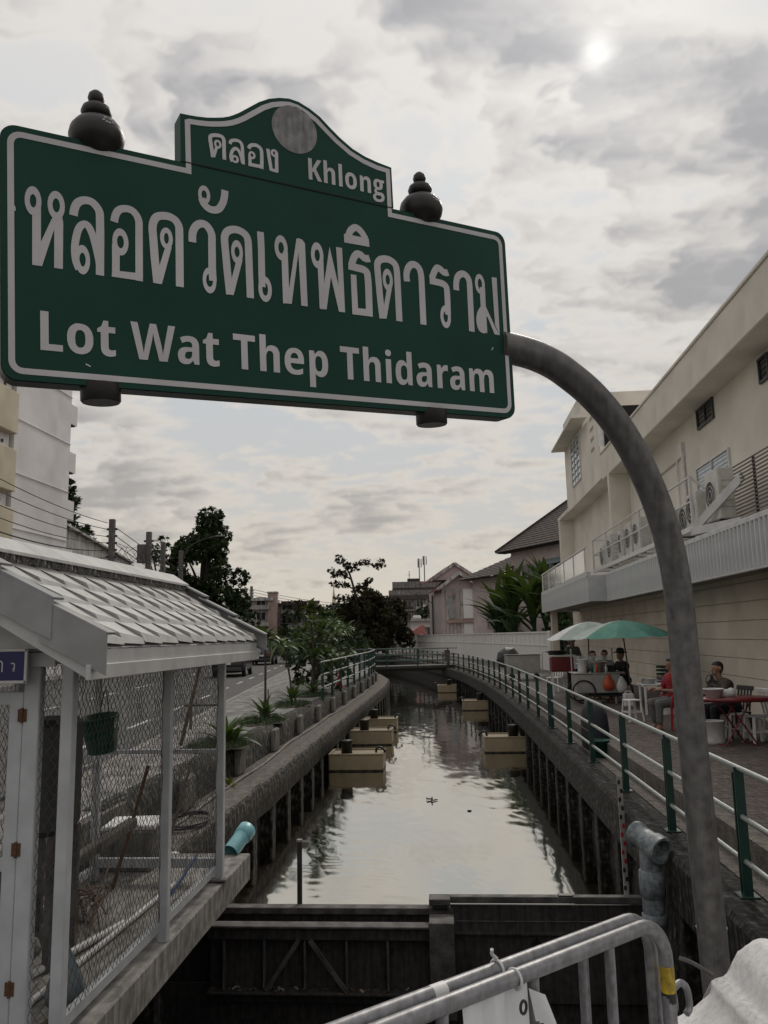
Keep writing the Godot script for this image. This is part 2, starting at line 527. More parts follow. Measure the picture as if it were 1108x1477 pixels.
# ---------------------------------------------------------------- the courses of the canal banks (seen from above, running away from the bridge)
var right_bank := [Vector3(2.28, 0, -1.0), Vector3(2.3, 0, -6.0), Vector3(2.28, 0, -14.0), Vector3(2.22, 0, -21.0), Vector3(2.08, 0, -28.0), Vector3(1.78, 0, -35.5), Vector3(1.05, 0, -45.0), Vector3(0.05, 0, -53.0), Vector3(-2.4, 0, -66.0), Vector3(-5.6, 0, -81.0), Vector3(-11.5, 0, -100.0), Vector3(-30.0, 0, -150.0), Vector3(-90.0, 0, -300.0)]
var left_bank := [Vector3(-3.1, 0, -9.3), Vector3(-3.1, 0, -16.0), Vector3(-3.1, 0, -32.0), Vector3(-3.1, 0, -39.0), Vector3(-3.35, 0, -45.0), Vector3(-4.3, 0, -51.0), Vector3(-7.4, 0, -66.0), Vector3(-10.6, 0, -81.0), Vector3(-16.0, 0, -100.0), Vector3(-34.5, 0, -150.0), Vector3(-95.0, 0, -300.0)]

func bank_point(path: Array, z: float) -> Vector3:
	for i in path.size() - 1:
		if path[i + 1].z <= z:
			return path[i].lerp(path[i + 1], inverse_lerp(path[i].z, path[i + 1].z, z))
	return path[-1]

func offset_path(path: Array, dx: float, z0: float, z1: float, step := 2.0) -> Array:
	var out := []
	var z := z0
	while z > z1 - 0.001:
		var p := bank_point(path, z)
		var t := bank_point(path, z - 1.0) - bank_point(path, z + 1.0)
		out.append(p + t.normalized().cross(Vector3.UP) * dx)
		z -= step
	return out

func lay(b: B, l: Array, r: Array, y := 0.0):   # a sheet between two equally long lines, the first on the left
	for i in l.size() - 1:
		var u := Vector3(0, y, 0)
		b.quad(l[i] + u, r[i] + u, r[i + 1] + u, l[i + 1] + u)

func kerb_x(z: float) -> float:
	return -6.5 + (z + 22.85) * 0.122

func make_ground():
	# right bank: walkway, kerb, ledge, wall
	var zs := []
	var z := -2.5
	while z > -300:
		zs.append(z)
		z -= 1.5 if z > -90 else 15.0
	var edge := []
	var far := []
	for q in zs:
		edge.append(bank_point(right_bank, q) + Vector3(0.3, 0, 0))
		far.append(Vector3(400, 0, q - 0.0))
	var b := B.new()
	lay(b, edge, far)
	struct("walkway", b, "brick_paving")
	b = B.new()
	b.quad(Vector3(-500, -0.03, -299), Vector3(500, -0.03, -299), Vector3(500, -0.03, -880), Vector3(-500, -0.03, -880))
	struct("far_ground", b, "pavement")
	var course := offset_path(right_bank, 0.0, -2.5, -298.0, 1.5)
	b = B.new()
	b.sweep(course, [Vector2(0.1, -0.24), Vector2(0.3, -0.24), Vector2(0.3, 0.012), Vector2(0.42, 0.012)])
	struct("walkway_kerb", b, "ledge_concrete")
	b = B.new()
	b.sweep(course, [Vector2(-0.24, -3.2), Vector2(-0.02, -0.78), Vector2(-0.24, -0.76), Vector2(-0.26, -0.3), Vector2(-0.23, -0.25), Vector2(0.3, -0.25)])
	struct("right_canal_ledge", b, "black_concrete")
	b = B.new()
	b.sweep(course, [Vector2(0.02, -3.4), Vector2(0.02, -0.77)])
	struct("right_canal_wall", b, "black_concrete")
	for i in 34:
		var p := bank_point(right_bank, -4.0 - i * 1.42)
		var pb := B.new()
		pb.box(Vector3(0, -2.1, 0), Vector3(0.24, 2.68, 0.26), Basis.IDENTITY, 0.015)
		var o := part(get_node("right_canal_wall"), "pile", pb, "black_concrete", at(p + Vector3(-0.1, 0, 0)))
	# left bank
	course = offset_path(left_bank, 0.0, -9.3, -298.0, 1.5)
	b = B.new()
	b.sweep(course, [Vector2(-0.72, -0.5), Vector2(-0.035, -0.5)])
	struct("left_canal_ledge", b, "ledge_concrete")
	b = B.new()
	var lf := []
	for p in offset_path(left_bank, 0.0, -9.3, -70.0, 0.3):
		var k := sin(p.z * 5.3) * 0.006 + sin(p.z * 2.1 + 1.0) * 0.01
		lf.append(p + Vector3(k, sin(p.z * 3.7) * 0.006, 0))
	b.smooth()
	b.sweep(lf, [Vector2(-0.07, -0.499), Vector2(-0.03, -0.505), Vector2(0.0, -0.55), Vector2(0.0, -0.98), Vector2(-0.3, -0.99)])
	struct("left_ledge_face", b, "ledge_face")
	b = B.new()
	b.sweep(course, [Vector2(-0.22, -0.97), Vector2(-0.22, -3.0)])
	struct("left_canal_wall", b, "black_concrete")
	for i in 30:
		var p := bank_point(left_bank, -10.2 - i * 1.35)
		var pb := B.new()
		pb.box(Vector3(0, -2.0, 0), Vector3(0.24, 2.06, 0.28), Basis.IDENTITY, 0.015)
		part(get_node("left_canal_wall"), "pile", pb, "black_concrete", at(p + Vector3(-0.13, 0, 0)))
	# upper wall of the left bank with uneven top edge, and buttresses
	b = B.new()
	var fine := offset_path(left_bank, -0.72, -9.0, -72.0, 0.35)
	var nz := FastNoiseLite.new(); nz.seed = 5; nz.frequency = 0.45
	var rows := []
	for p in fine:
		var j := nz.get_noise_1d(p.z) * 0.05
		var k := nz.get_noise_1d(p.z * 2.3 + 40.0) * 0.035
		rows.append([p + Vector3(0.02 + k * 0.3, -0.52, 0), p + Vector3(0.0 + k, -0.12 + j, 0), p + Vector3(-0.08 + k, 0.012 + j * 0.4, 0), p + Vector3(-0.32, 0.006, 0)])
	b.smooth()
	for i in rows.size() - 1:
		for k in 3: b.quad(rows[i][k + 1], rows[i][k], rows[i + 1][k], rows[i + 1][k + 1])
	struct("left_bank_wall", b, "bank_concrete")
	for i in 12:
		var p := bank_point(left_bank, -11.5 - i * 2.9) + Vector3(-0.66, -0.27, 0)
		var pb := B.new()
		pb.box(Vector3.ZERO, Vector3(0.11, 0.46, 0.5), Basis.IDENTITY, 0.03)
		part(get_node("left_bank_wall"), "buttress", pb, "old_concrete", at(p))
	# planting strip and pavement between the wall and the road
	zs = []
	z = -2.5
	while z > -299:
		zs.append(z)
		z -= 2.0 if z > -90 else 15.0
	var l := []
	var r := []
	var k2 := []
	for q in zs:
		r.append(bank_point(left_bank, minf(q, -9.3)) * Vector3(1, 0, 0) + Vector3(-0.9, 0, q))
		l.append(Vector3(minf(kerb_x(q), r[-1].x - 0.8), 0, q))
		k2.append(l[-1] + Vector3(-0.16, 0, 0))
	b = B.new()
	lay(b, l, r)
	struct("left_pavement", b, "pavement")
	b = B.new()
	for i in l.size() - 1:
		var u := Vector3(0, 0.012, 0)
		b.quad(k2[i] + u, l[i] + u, l[i + 1] + u, k2[i + 1] + u)
		b.quad(k2[i] - Vector3(0, 0.14, 0), k2[i] + u, k2[i + 1] + u, k2[i + 1] - Vector3(0, 0.14, 0))
		b.quad(l[i] + u, l[i] - Vector3(0, 0.05, 0), l[i + 1] - Vector3(0, 0.05, 0), l[i + 1] + u)
	struct("road_kerb", b, "concrete")
	var rl := []
	for q in k2: rl.append(q + Vector3(-11.5, 0, 0))
	b = B.new()
	lay(b, rl, k2, -0.12)
	struct("road", b, "asphalt")
	b = B.new()
	var ll := []
	for q in rl: ll.append(Vector3(-500, 0, q.z))
	lay(b, ll, rl, 0.0)
	for i in rl.size() - 1:
		b.quad(rl[i] , rl[i] - Vector3(0, 0.13, 0), rl[i + 1] - Vector3(0, 0.13, 0), rl[i + 1])
	struct("far_pavement", b, "pavement")
	# painted dashes and a centre line
	for i in 26:
		var q := -14.0 - i * 4.4
		var pb := B.new()
		var x := kerb_x(q) - 1.45
		pb.quad(Vector3(x - 0.06, -0.116, q), Vector3(x + 0.06, -0.116, q), Vector3(x + 0.06 - 0.23, -0.116, q - 1.9), Vector3(x - 0.06 - 0.23, -0.116, q - 1.9))
		part(get_node("road"), "lane_dash", pb, "road_paint")
	for i in 18:
		var q := -16.0 - i * 6.0
		var pb := B.new()
		var x := kerb_x(q) - 5.6
		pb.quad(Vector3(x - 0.06, -0.116, q), Vector3(x + 0.06, -0.116, q), Vector3(x + 0.06 - 0.36, -0.116, q - 3.0), Vector3(x - 0.06 - 0.36, -0.116, q - 3.0))
		part(get_node("road"), "lane_dash", pb, "road_paint")
	# the bridge on which the photographer stands
	b = B.new()
	b.box(Vector3(0, -0.25, 8.75), Vector3(60, 0.5, 22.5), Basis.IDENTITY)
	struct("bridge_deck", b, "asphalt")
	# floor of the canal near the bridge and the wall under the left pavement
	b = B.new()
	b.quad(Vector3(-3.82, -3.3, -2.5), Vector3(-3.82, -3.3, -9.5), Vector3(-3.82, 0.0, -9.5), Vector3(-3.82, 0.0, -2.5))
	b.quad(Vector3(-3.95, 0.0, -2.5), Vector3(-3.82, 0.0, -2.5), Vector3(-3.82, 0.0, -9.5), Vector3(-3.95, 0.0, -9.5))
	struct("pavement_retaining_wall", b, "old_concrete")
	b = B.new()
	b.box(Vector3(0, -1.8, -2.36), Vector3(8.2, 2.6, 0.3))
	struct("bridge_abutment", b, "black_concrete")
	make_bricks()

func make_bricks():
	# herringbone-like paving bricks near the railing, laid as real pieces
	var bm := B.new()
	bm.box(Vector3.ZERO, Vector3(0.196, 0.02, 0.096), Basis.IDENTITY, 0.006)
	var mesh := bm.mesh()
	var xfs := []
	var cols := []
	for i in range(0, 46):
		for j in range(0, 150):
			var x := 2.85 + i * 0.1
			var zz := -6.0 - j * 0.1
			var k := posmod(i + j, 4)
			var p := Vector3(x, 0.002 + rr(-0.002, 0.002), zz)
			if k == 0: xfs.append(Transform3D(Basis.IDENTITY, p + Vector3(0.05, 0, 0)))
			elif k == 2: xfs.append(Transform3D(Basis(Vector3.UP, PI / 2), p + Vector3(0, 0, -0.05)))
			else: continue
			var v := rr(0.7, 1.0)
			cols.append(Color(v, v * rr(0.92, 1.0), v * rr(0.88, 1.0)))
	var m: StandardMaterial3D = M("brick_dark").duplicate()
	m.vertex_color_use_as_albedo = true
	m.albedo_color = lin(0.18, 0.15, 0.137)
	many(get_node("walkway"), "paving_brick", mesh, m, xfs, cols)

func make_water():
	var nx := 56
	var nz := 200
	var verts := PackedVector3Array()
	var norms := PackedVector3Array()
	var idx := PackedInt32Array()
	var nf := FastNoiseLite.new(); nf.seed = 8; nf.frequency = 1.0; nf.fractal_octaves = 3
	var centres := [Vector3(-1.55, 0, -13.2), Vector3(0.9, 0, -15.5), Vector3(-0.4, 0, -18.0)]
	var hgt := func(x: float, z: float) -> float:
		var v := nf.get_noise_2d(x * 1.3, z * 0.9) * 0.0022 + nf.get_noise_2d(x * 3.5, z * 2.2) * 0.0007
		for i in 3:
			var c: Vector3 = centres[i]
			var d := Vector2(x - c.x, z - c.z).length()
			v += [0.0021, 0.001, 0.0008][i] * sin(d * 24.0) * exp(-d * 0.9) * smoothstep(0.0, 0.25, d)
		return v
	for j in nz + 1:
		var f := float(j) / nz
		var z := -9.55 - 24.0 * f - 40.0 * f * f
		for i in nx + 1:
			var a := bank_point(left_bank, z).x - 0.25
			var c := bank_point(right_bank, z).x + 0.1
			var x := lerpf(a, c, float(i) / nx)
			var e := 0.02
			var h0: float = hgt.call(x, z)
			verts.append(Vector3(x, -1.45 + h0, z))
			norms.append(Vector3(-(hgt.call(x + e, z) - h0) / e, 1.0, -(hgt.call(x, z + e) - h0) / e).normalized())
	for j in nz:
		for i in nx:
			var p := j * (nx + 1) + i
			for k in [p, p + nx + 1, p + 1, p + 1, p + nx + 1, p + nx + 2]: idx.append(k)
	var arr := []
	arr.resize(Mesh.ARRAY_MAX)
	arr[Mesh.ARRAY_VERTEX] = verts
	arr[Mesh.ARRAY_NORMAL] = norms
	arr[Mesh.ARRAY_INDEX] = idx
	var am := ArrayMesh.new()
	am.add_surface_from_arrays(Mesh.PRIMITIVE_TRIANGLES, arr)
	var m := StandardMaterial3D.new()
	m.albedo_color = lin(0.56, 0.545, 0.485)
	m.metallic = 1.0
	m.roughness = 0.06
	m.metallic_specular = 0.6
	mats["water"] = m
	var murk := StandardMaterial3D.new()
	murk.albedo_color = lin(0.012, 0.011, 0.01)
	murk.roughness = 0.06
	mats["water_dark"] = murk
	struct("canal_water", am, "water")
	var b := B.new()
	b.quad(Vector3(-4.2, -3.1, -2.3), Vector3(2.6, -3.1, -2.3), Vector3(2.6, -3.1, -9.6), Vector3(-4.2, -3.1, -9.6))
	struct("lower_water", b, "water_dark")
	b = B.new()
	var l := []
	var r := []
	for i in 20:
		var z := -73.0 - i * 11.0
		l.append(bank_point(left_bank, z) + Vector3(-0.3, 0, 0))
		r.append(bank_point(right_bank, z) + Vector3(0.3, 0, 0))
	lay(b, l, r, -1.46)
	struct("far_water", b, "water")

# ---------------------------------------------------------------- lettering drawn as flat sheeting, in millimetres of the panel
func gl(par: Node3D):   # close the letter under way and begin the next
	if glyph and glyph.n > 0:
		part(par, "letter", glyph, "sheet_white")
	glyph = B.new()
	glyph_lift = 0.0012

func gp(x: float, y: float) -> Vector3:
	return Vector3(glyph_at.x + x * glyph_scale, glyph_at.y + y * glyph_scale, glyph_lift)

func pg(v: Array):
	var poly := PackedVector2Array()
	for i in range(0, v.size(), 2): poly.append(Vector2(v[i], v[i + 1]))
	if Geometry2D.is_polygon_clockwise(poly): poly.reverse()
	var ix := Geometry2D.triangulate_polygon(poly)
	for i in range(0, ix.size(), 3):
		var a := poly[ix[i]]
		var b := poly[ix[i + 1]]
		var c := poly[ix[i + 2]]
		if (b - a).cross(c - a) < 0.0:
			var t := b; b = c; c = t
		glyph.tri(gp(a.x, a.y), gp(b.x, b.y), gp(c.x, c.y))
	glyph_lift += 0.00013

func rg(cx: float, cy: float, ox: float, oy: float, ix: float, iy: float):
	for k in 28:
		var a := TAU * k / 28.0
		var b := TAU * (k + 1) / 28.0
		glyph.quad(gp(cx + ix * cos(a), cy + iy * sin(a)), gp(cx + ox * cos(a), cy + oy * sin(a)), gp(cx + ox * cos(b), cy + oy * sin(b)), gp(cx + ix * cos(b), cy + iy * sin(b)))
	glyph_lift += 0.00013

func st(w: float, v: Array):
	var pts := []
	for i in range(0, v.size(), 2): pts.append(Vector2(v[i], v[i + 1]))
	if pts.size() > 2:
		var even := [pts[0]]
		for i in range(1, pts.size()):
			var gap: float = pts[i].distance_to(pts[i - 1])
			if gap > 60.0:
				even.append(pts[i - 1].move_toward(pts[i], 22.0))
				even.append(pts[i].move_toward(pts[i - 1], 22.0))
			even.append(pts[i])
		pts = curve(even, 4)
	ribbon(glyph, pts, w, false)
	glyph_lift += 0.00013

func ribbon(b: B, pts: Array, w: float, closed: bool):
	var l := []
	var r := []
	var m := pts.size()
	for i in m:
		var p: Vector2 = pts[(i - 1 + m) % m] if closed or i > 0 else pts[0]
		var q: Vector2 = pts[(i + 1) % m] if closed or i < m - 1 else pts[m - 1]
		var a: Vector2 = (pts[i] - p).normalized()
		var c: Vector2 = (q - pts[i]).normalized()
		if a == Vector2.ZERO: a = c
		if c == Vector2.ZERO: c = a
		var t := (a + c).normalized()
		var nn := Vector2(-t.y, t.x) * (w * 0.5 / maxf(0.45, t.dot(a)))
		l.append(pts[i] + nn)
		r.append(pts[i] - nn)
	for i in (m if closed else m - 1):
		var j := (i + 1) % m
		b.quad(gp(r[i].x, r[i].y), gp(r[j].x, r[j].y), gp(l[j].x, l[j].y), gp(l[i].x, l[i].y))

func latin(par: Node3D, text: String, x0: float, x1: float, base: float, cap: float, m := "sheet_white"):
	var f := SystemFont.new()
	f.font_names = PackedStringArray(["Droid Sans"])
	f.font_weight = 700
	var whole := TextMesh.new()
	whole.font = f; whole.text = text; whole.font_size = 96; whole.depth = 0.0; whole.pixel_size = 0.01
	whole.horizontal_alignment = HORIZONTAL_ALIGNMENT_LEFT
	var box := whole.get_aabb()
	var probe := TextMesh.new()
	probe.font = f; probe.text = "L"; probe.font_size = 96; probe.depth = 0.0; probe.pixel_size = 0.01
	probe.horizontal_alignment = HORIZONTAL_ALIGNMENT_LEFT
	var pb := probe.get_aabb()
	var sx := (x1 - x0) / box.size.x
	var sy := cap / pb.size.y
	# in whole the capitals' foot lies where that of the probe does, the two being centred alike on the line
	var o := part(par, "letter", whole, m, Transform3D(Basis.from_scale(Vector3(sx, sy, 1)), Vector3(x0 - box.position.x * sx, base - pb.position.y * sy, 0.0014)))

func round_rect(hw: float, hh: float, r: float) -> PackedVector2Array:
	var p := PackedVector2Array()
	for q in [[1, -1, -PI / 2], [1, 1, 0.0], [-1, 1, PI / 2], [-1, -1, PI]]:
		for k in 7:
			var a: float = q[2] + PI / 2 * k / 6.0
			p.append(Vector2(q[0] * (hw - r) + cos(a) * r, q[1] * (hh - r) + sin(a) * r))
	return p

func make_sign():
	var xf := Transform3D(Basis(Vector3(0.8273514, 0.0556247, -0.5589235), Vector3(-0.0186050, 0.9972522, 0.0717076), Vector3(0.5613764, -0.0489286, 0.8261129)).orthonormalized(), Vector3(-0.377915, 2.775361, -2.028418))
	var t := thing("canal_name_sign", "big dark green sign with white Thai and English lettering, an arched crest and black finials", "sign")
	t.transform = xf
	var b := B.new()
	b.prism(round_rect(0.7286, 0.3, 0.034), Transform3D.IDENTITY, 0.055)
	part(t, "panel", b, "green_sheet")
	# aluminium edge strip round the panel, a little behind the face
	b = B.new()
	var rim := round_rect(0.7301, 0.3015, 0.0355)
	for i in rim.size():
		var p := rim[i]
		var q := rim[(i + 1) % rim.size()]
		b.quad(Vector3(p.x, p.y, -0.057), Vector3(q.x, q.y, -0.057), Vector3(q.x, q.y, -0.004), Vector3(p.x, p.y, -0.004))
	part(t, "edge_strip", b, "sign_edge")
	# crest
	var crest := [Vector2(-313, 306), Vector2(-311, 434), Vector2(-288, 435), Vector2(-265, 437), Vector2(-239, 441), Vector2(-215, 447), Vector2(-198, 452), Vector2(-181, 459), Vector2(-167, 467), Vector2(-152, 477), Vector2(-123, 500), Vector2(-94, 523), Vector2(-65, 540), Vector2(-35, 551), Vector2(-5, 557), Vector2(24, 555), Vector2(57, 544), Vector2(88, 528), Vector2(118, 504), Vector2(149, 481), Vector2(188, 458), Vector2(228, 444), Vector2(269, 436), Vector2(316, 430), Vector2(317, 306)]
	var poly := PackedVector2Array()
	for p in crest: poly.append(p * 0.001 - Vector2(0, 0.0035))
	b = B.new()
	b.prism(poly, Transform3D(Basis.IDENTITY, Vector3(0, 0, 0.0)), 0.055)
	part(t, "crest_panel", b, "green_sheet")
	b = B.new()
	for i in poly.size() - 1:
		var p := poly[i + 1]
		var q := poly[i]
		var e := (q - p).normalized()
		var o := Vector2(e.y, -e.x) * 0.0015
		b.quad(Vector3(p.x + o.x, p.y + o.y, -0.057), Vector3(q.x + o.x, q.y + o.y, -0.057), Vector3(q.x + o.x, q.y + o.y, -0.003), Vector3(p.x + o.x, p.y + o.y, -0.003))
	part(t, "crest_edge_strip", b, "stainless")
	# white border line
	b = B.new()
	glyph_at = Vector2.ZERO
	glyph_scale = 0.001
	glyph_lift = 0.0012
	var line := []
	var corner := func(cx: float, cy: float, a0: float):
		for k in 6: line.append(Vector2(cx + cos(a0 + PI / 2 * k / 5.0) * 24.0, cy + sin(a0 + PI / 2 * k / 5.0) * 24.0))
	corner.call(684.0, -255.0, -PI / 2)
	corner.call(684.0, 255.0, 0.0)
	line.append(Vector2(303, 279)); line.append(Vector2(303, 413))
	for i in range(22, 1, -1):
		var p: Vector2 = crest[i]
		var e: Vector2 = (crest[i + 1] - crest[i - 1]).normalized()
		var q := p + Vector2(e.y, -e.x) * 21.0
		if q.x > -288 and q.x < 288: line.append(q)
	line.append(Vector2(-293, 411)); line.append(Vector2(-293, 279))
	corner.call(-684.0, 255.0, PI / 2)
	corner.call(-684.0, -255.0, PI)
	ribbon(b, line, 14.0, true)
	part(t, "border_line", b, "sheet_white")
	# seam between crest and panel, faded emblem disc
	b = B.new()
	b.box(Vector3(0, 0.3015, -0.002), Vector3(0.62, 0.003, 0.008))
	part(t, "seam", b, "void_dark")
	b = B.new()
	for k in 40:
		var a := TAU * k / 40.0
		var c := TAU * (k + 1) / 40.0
		b.tri(Vector3(0.008, 0.466, 0.0012), Vector3(0.008 + cos(a) * 0.068, 0.466 + sin(a) * 0.068, 0.0012), Vector3(0.008 + cos(c) * 0.068, 0.466 + sin(c) * 0.068, 0.0012))
	part(t, "emblem_disc", b, "faded_disc")
	thai_main(t)
	thai_small(t)
	latin(t, "Lot Wat Thep Thidaram", -0.648, 0.650, -0.226, 0.092)
	latin(t, "Khlong", 0.045, 0.288, 0.3315, 0.062)
	# small chips in the paint
	for c in [[0.652, 0.0, -0.6], [-0.245, 0.052, 0.3], [-0.7, 0.1, 0.2], [-0.545, -0.252, 1.2]]:
		b = B.new()
		var bs := Basis(Vector3.BACK, c[2])
		var o := Vector3(c[0], c[1] - (0.085 if c[0] > 0.6 else 0.0), 0.0014)
		b.quad(o + bs * Vector3(-0.0015, -0.007, 0), o + bs * Vector3(0.001, -0.006, 0), o + bs * Vector3(0.0018, 0.006, 0), o + bs * Vector3(-0.0012, 0.005, 0))
		part(t, "paint_chip", b, "plastic_white")
	# finials above and pipe ends below
	for x in [-0.512, 0.432]:
		b = B.new()
		b.smooth()
		b.lathe([Vector2(0.0282, 0.281), Vector2(0.0489, 0.292), Vector2(0.0620, 0.31), Vector2(0.0667, 0.329), Vector2(0.0620, 0.349), Vector2(0.0489, 0.366), Vector2(0.0282, 0.377)], 24, Transform3D(Basis.IDENTITY, Vector3(x, 0, -0.028)))
		b.smooth(2)
		b.lathe([Vector2(0.0226, 0.374), Vector2(0.0329, 0.381), Vector2(0.0371, 0.393), Vector2(0.0329, 0.405), Vector2(0.0226, 0.413), Vector2(0.0113, 0.416)], 24, Transform3D(Basis.IDENTITY, Vector3(x, 0, -0.028)))
		b.smooth(3)
		b.lathe([Vector2(0.0113, 0.413), Vector2(0.0174, 0.42), Vector2(0.0202, 0.43), Vector2(0.0174, 0.441), Vector2(0.0094, 0.449), Vector2(0.0, 0.451)], 20, Transform3D(Basis.IDENTITY, Vector3(x, 0, -0.028)))
		part(t, "finial", b, "black_iron")
		b = B.new()
		for k in 6:
			var an := 1.15 + k * 0.075 + 0.02 * sin(k * 2.3)
			var yy := 0.343 + 0.006 * sin(k * 1.9)
			var c := Vector3(x + cos(an) * 0.0666, yy, -0.028 + sin(an) * 0.0666)
			var tv := Vector3(-sin(an), 0.2 * sin(k * 3.1), cos(an)) * 0.0028
			b.quad(c + tv - Vector3(0, 0.0012, 0), c - tv - Vector3(0, 0.0012, 0), c - tv + Vector3(0, 0.0016, 0), c + tv + Vector3(0, 0.0016, 0))
		stuff(t, "chalk_marks", b, "plastic_white")
		b = B.new()
		b.smooth()
		b.lathe([Vector2(0.0, -0.3335), Vector2(0.043, -0.3335)], 28, Transform3D(Basis.IDENTITY, Vector3(x, 0, -0.028)))
		b.smooth(2)
		b.lathe([Vector2(0.043, -0.3335), Vector2(0.0465, -0.329), Vector2(0.0465, -0.29)], 28, Transform3D(Basis.IDENTITY, Vector3(x, 0, -0.028)))
		part(t, "pipe_end", b, "black_iron")
	# curved post
	var pole := thing("sign_post", "grey steel post curving over at the top to hold the green sign", "sign post")
	pole.transform = xf
	var pts := []
	for v in [[0.70, -0.062], [0.766, -0.067], [0.85, -0.078], [0.93, -0.101], [1.005, -0.137], [1.085, -0.185], [1.17, -0.256], [1.25, -0.348], [1.318, -0.455], [1.374, -0.57], [1.414, -0.692], [1.438, -0.816], [1.449, -0.96], [1.455, -1.2], [1.463, -1.47], [1.472, -1.71], [1.481, -1.945], [1.488, -2.14], [1.51, -2.85]]:
		pts.append(Vector3(v[0], v[1], -0.03))
	b = B.new()
	b.smooth()
	b.tube(curve(pts, 5), 0.0495, 28)
	part(pole, "bent_tube", b, "pole_steel")
	b = B.new()
	b.smooth()
	b.tube([Vector3(1.4845, -2.03, -0.03), Vector3(1.4849, -2.04, -0.03)], 0.051, 28)
	part(pole, "weld_ring", b, "pole_steel")
	b = B.new()
	b.box(Vector3(1.505, -2.72, -0.03), Vector3(0.28, 0.016, 0.28), Basis.IDENTITY, 0.004)
	part(pole, "base_plate", b, "pole_steel")

func make_barricades():
	# two frames of the same kind stand back to back; each lies in an upright plane
	var a0 := Vector3(-0.62, 0, -1.131)
	var dir := Vector3(0.743, 0, -0.669).normalized()
	var back := Vector3(-0.669, 0, -0.743).normalized() * 0.05
	for k in 2:
		var t := thing("crowd_barrier", ["front grey steel crowd barrier with yellow tape on its rounded corner", "rear grey steel crowd barrier with a small sticker on its top rail"][k], "crowd barrier", a0 + back * k, atan2(-dir.z, dir.x), "crowd barriers side by side on the bridge")
		var h := 1.15
		var w := 1.51 + 0.012 * k
		var rad := 0.095
		var pts := [Vector3(-0.9, h, 0), Vector3(-0.3, h, 0), Vector3(0.4, h, 0), Vector3(w - rad, h, 0)]
		for i in range(1, 9):
			var a := PI / 2 * i / 8.0
			pts.append(Vector3(w - rad + sin(a) * rad, h - rad + cos(a) * rad, 0))
		pts.append(Vector3(w + 0.003, 0.6, 0)); pts.append(Vector3(w + 0.005, 0.02, 0))
		var b := B.new()
		b.smooth()
		b.tube(pts, 0.0168, 20)
		part(t, "frame_tube", b, "galvanised")
		b = B.new()
		b.smooth()
		b.tube([Vector3(-0.9, 0.16, 0), Vector3(w - 0.015, 0.16, 0)], 0.0165, 14)
		part(t, "lower_rail", b, "galvanised")
		for i in 9:
			var x := w - 0.215 - i * 0.255 - 0.045 * k
			b = B.new()
			b.smooth()
			b.tube([Vector3(x, 0.17, 0), Vector3(x, h - 0.012, 0)], 0.0125, 14, false)
			part(t, "upright", b, "galvanised")
		# coupling hooks
		b = B.new()
		b.smooth()
		b.tube(curve([Vector3(w + 0.018, 0.985 - k * 0.02, 0), Vector3(w + 0.05, 0.992 - k * 0.02, 0), Vector3(w + 0.075, 0.975 - k * 0.02, 0), Vector3(w + 0.083, 0.945 - k * 0.02, 0), Vector3(w + 0.082, 0.925 - k * 0.02, 0), Vector3(w + 0.068, 0.917 - k * 0.02, 0)], 4), 0.0085, 12)
		part(t, "hook", b, "galvanised")
		b = B.new()
		b.box(Vector3(w + 0.16, 0.02, 0.0), Vector3(0.5, 0.03, 0.05), Basis(Vector3.UP, PI / 2))
		part(t, "foot", b, "galvanised")
		if k == 0:
			b = B.new()
			b.smooth()
			b.tube([Vector3(w + 0.0, 1.045, 0), Vector3(w + 0.0008, 0.985, 0)], 0.0174, 20, false)
			part(t, "yellow_tape", b, "tape_yellow")
			b = B.new()
			b.smooth()
			b.tube([Vector3(w + 0.0008, 0.985, 0), Vector3(w + 0.0012, 0.962, 0)], 0.0172, 20, false)
			part(t, "black_tape", b, "plastic_black")
		else:
			b = B.new()
			b.smooth()
			b.tube([Vector3(0.80, h, 0), Vector3(0.835, h, 0)], 0.0171, 20, false)
			part(t, "sticker", b, "plate_white")
	# white sheet tied to the front barrier
	var ang := atan2(-dir.z, dir.x)
	var s := thing("banner_sheet", "white plastic sheet tied under the front barrier's top rail with cable ties", "banner", a0, ang)
	var b := B.new()
	b.smooth()
	var rows := []
	for i in 12:
		var x := 0.834 + i * 0.0158
		var row := []
		for j in 9:
			var y := 1.148 - j * 0.045
			row.append(Vector3(x, y, 0.002 + 0.008 * sin(i * 1.3 + j * 0.25) + 0.004 * sin(i * 2.9) + 0.012 * j * 0.2))
		rows.append(row)
	for i in 11:
		for j in 8: b.quad(rows[i][j + 1], rows[i + 1][j + 1], rows[i + 1][j], rows[i][j])
	part(s, "sheet", b, "plastic_sheet")
	b = B.new()
	b.smooth()
	var fl := []
	for i in 9:
		var a := i * 0.35
		fl.append(Vector3(1.006 + 0.04 * i / 8.0, 1.13 - 0.02 * i / 8.0, 0.018 + 0.02 * sin(a)))
	for i in 8: b.quad(fl[i] + Vector3(0.004, -0.06, 0.012), fl[i + 1] + Vector3(0.01, -0.055, 0.02), fl[i + 1], fl[i])
	part(s, "folded_flap", b, "plastic_sheet")
	b = B.new()
	b.smooth()
	var ring := []
	for i in 16: ring.append(Vector3(0.972 + cos(TAU * i / 16) * 0.0085, 1.108 + sin(TAU * i / 16) * 0.012, 0.034))
	b.tube(ring, 0.003, 6, false, true)
	part(s, "eyelet", b, "plastic_black")
	b = B.new()
	b.smooth()
	b.tube([Vector3(1.035, 1.06, 0.03), Vector3(1.04, 0.8, 0.036)], 0.0025, 8)
	part(s, "cord", b, "rust")
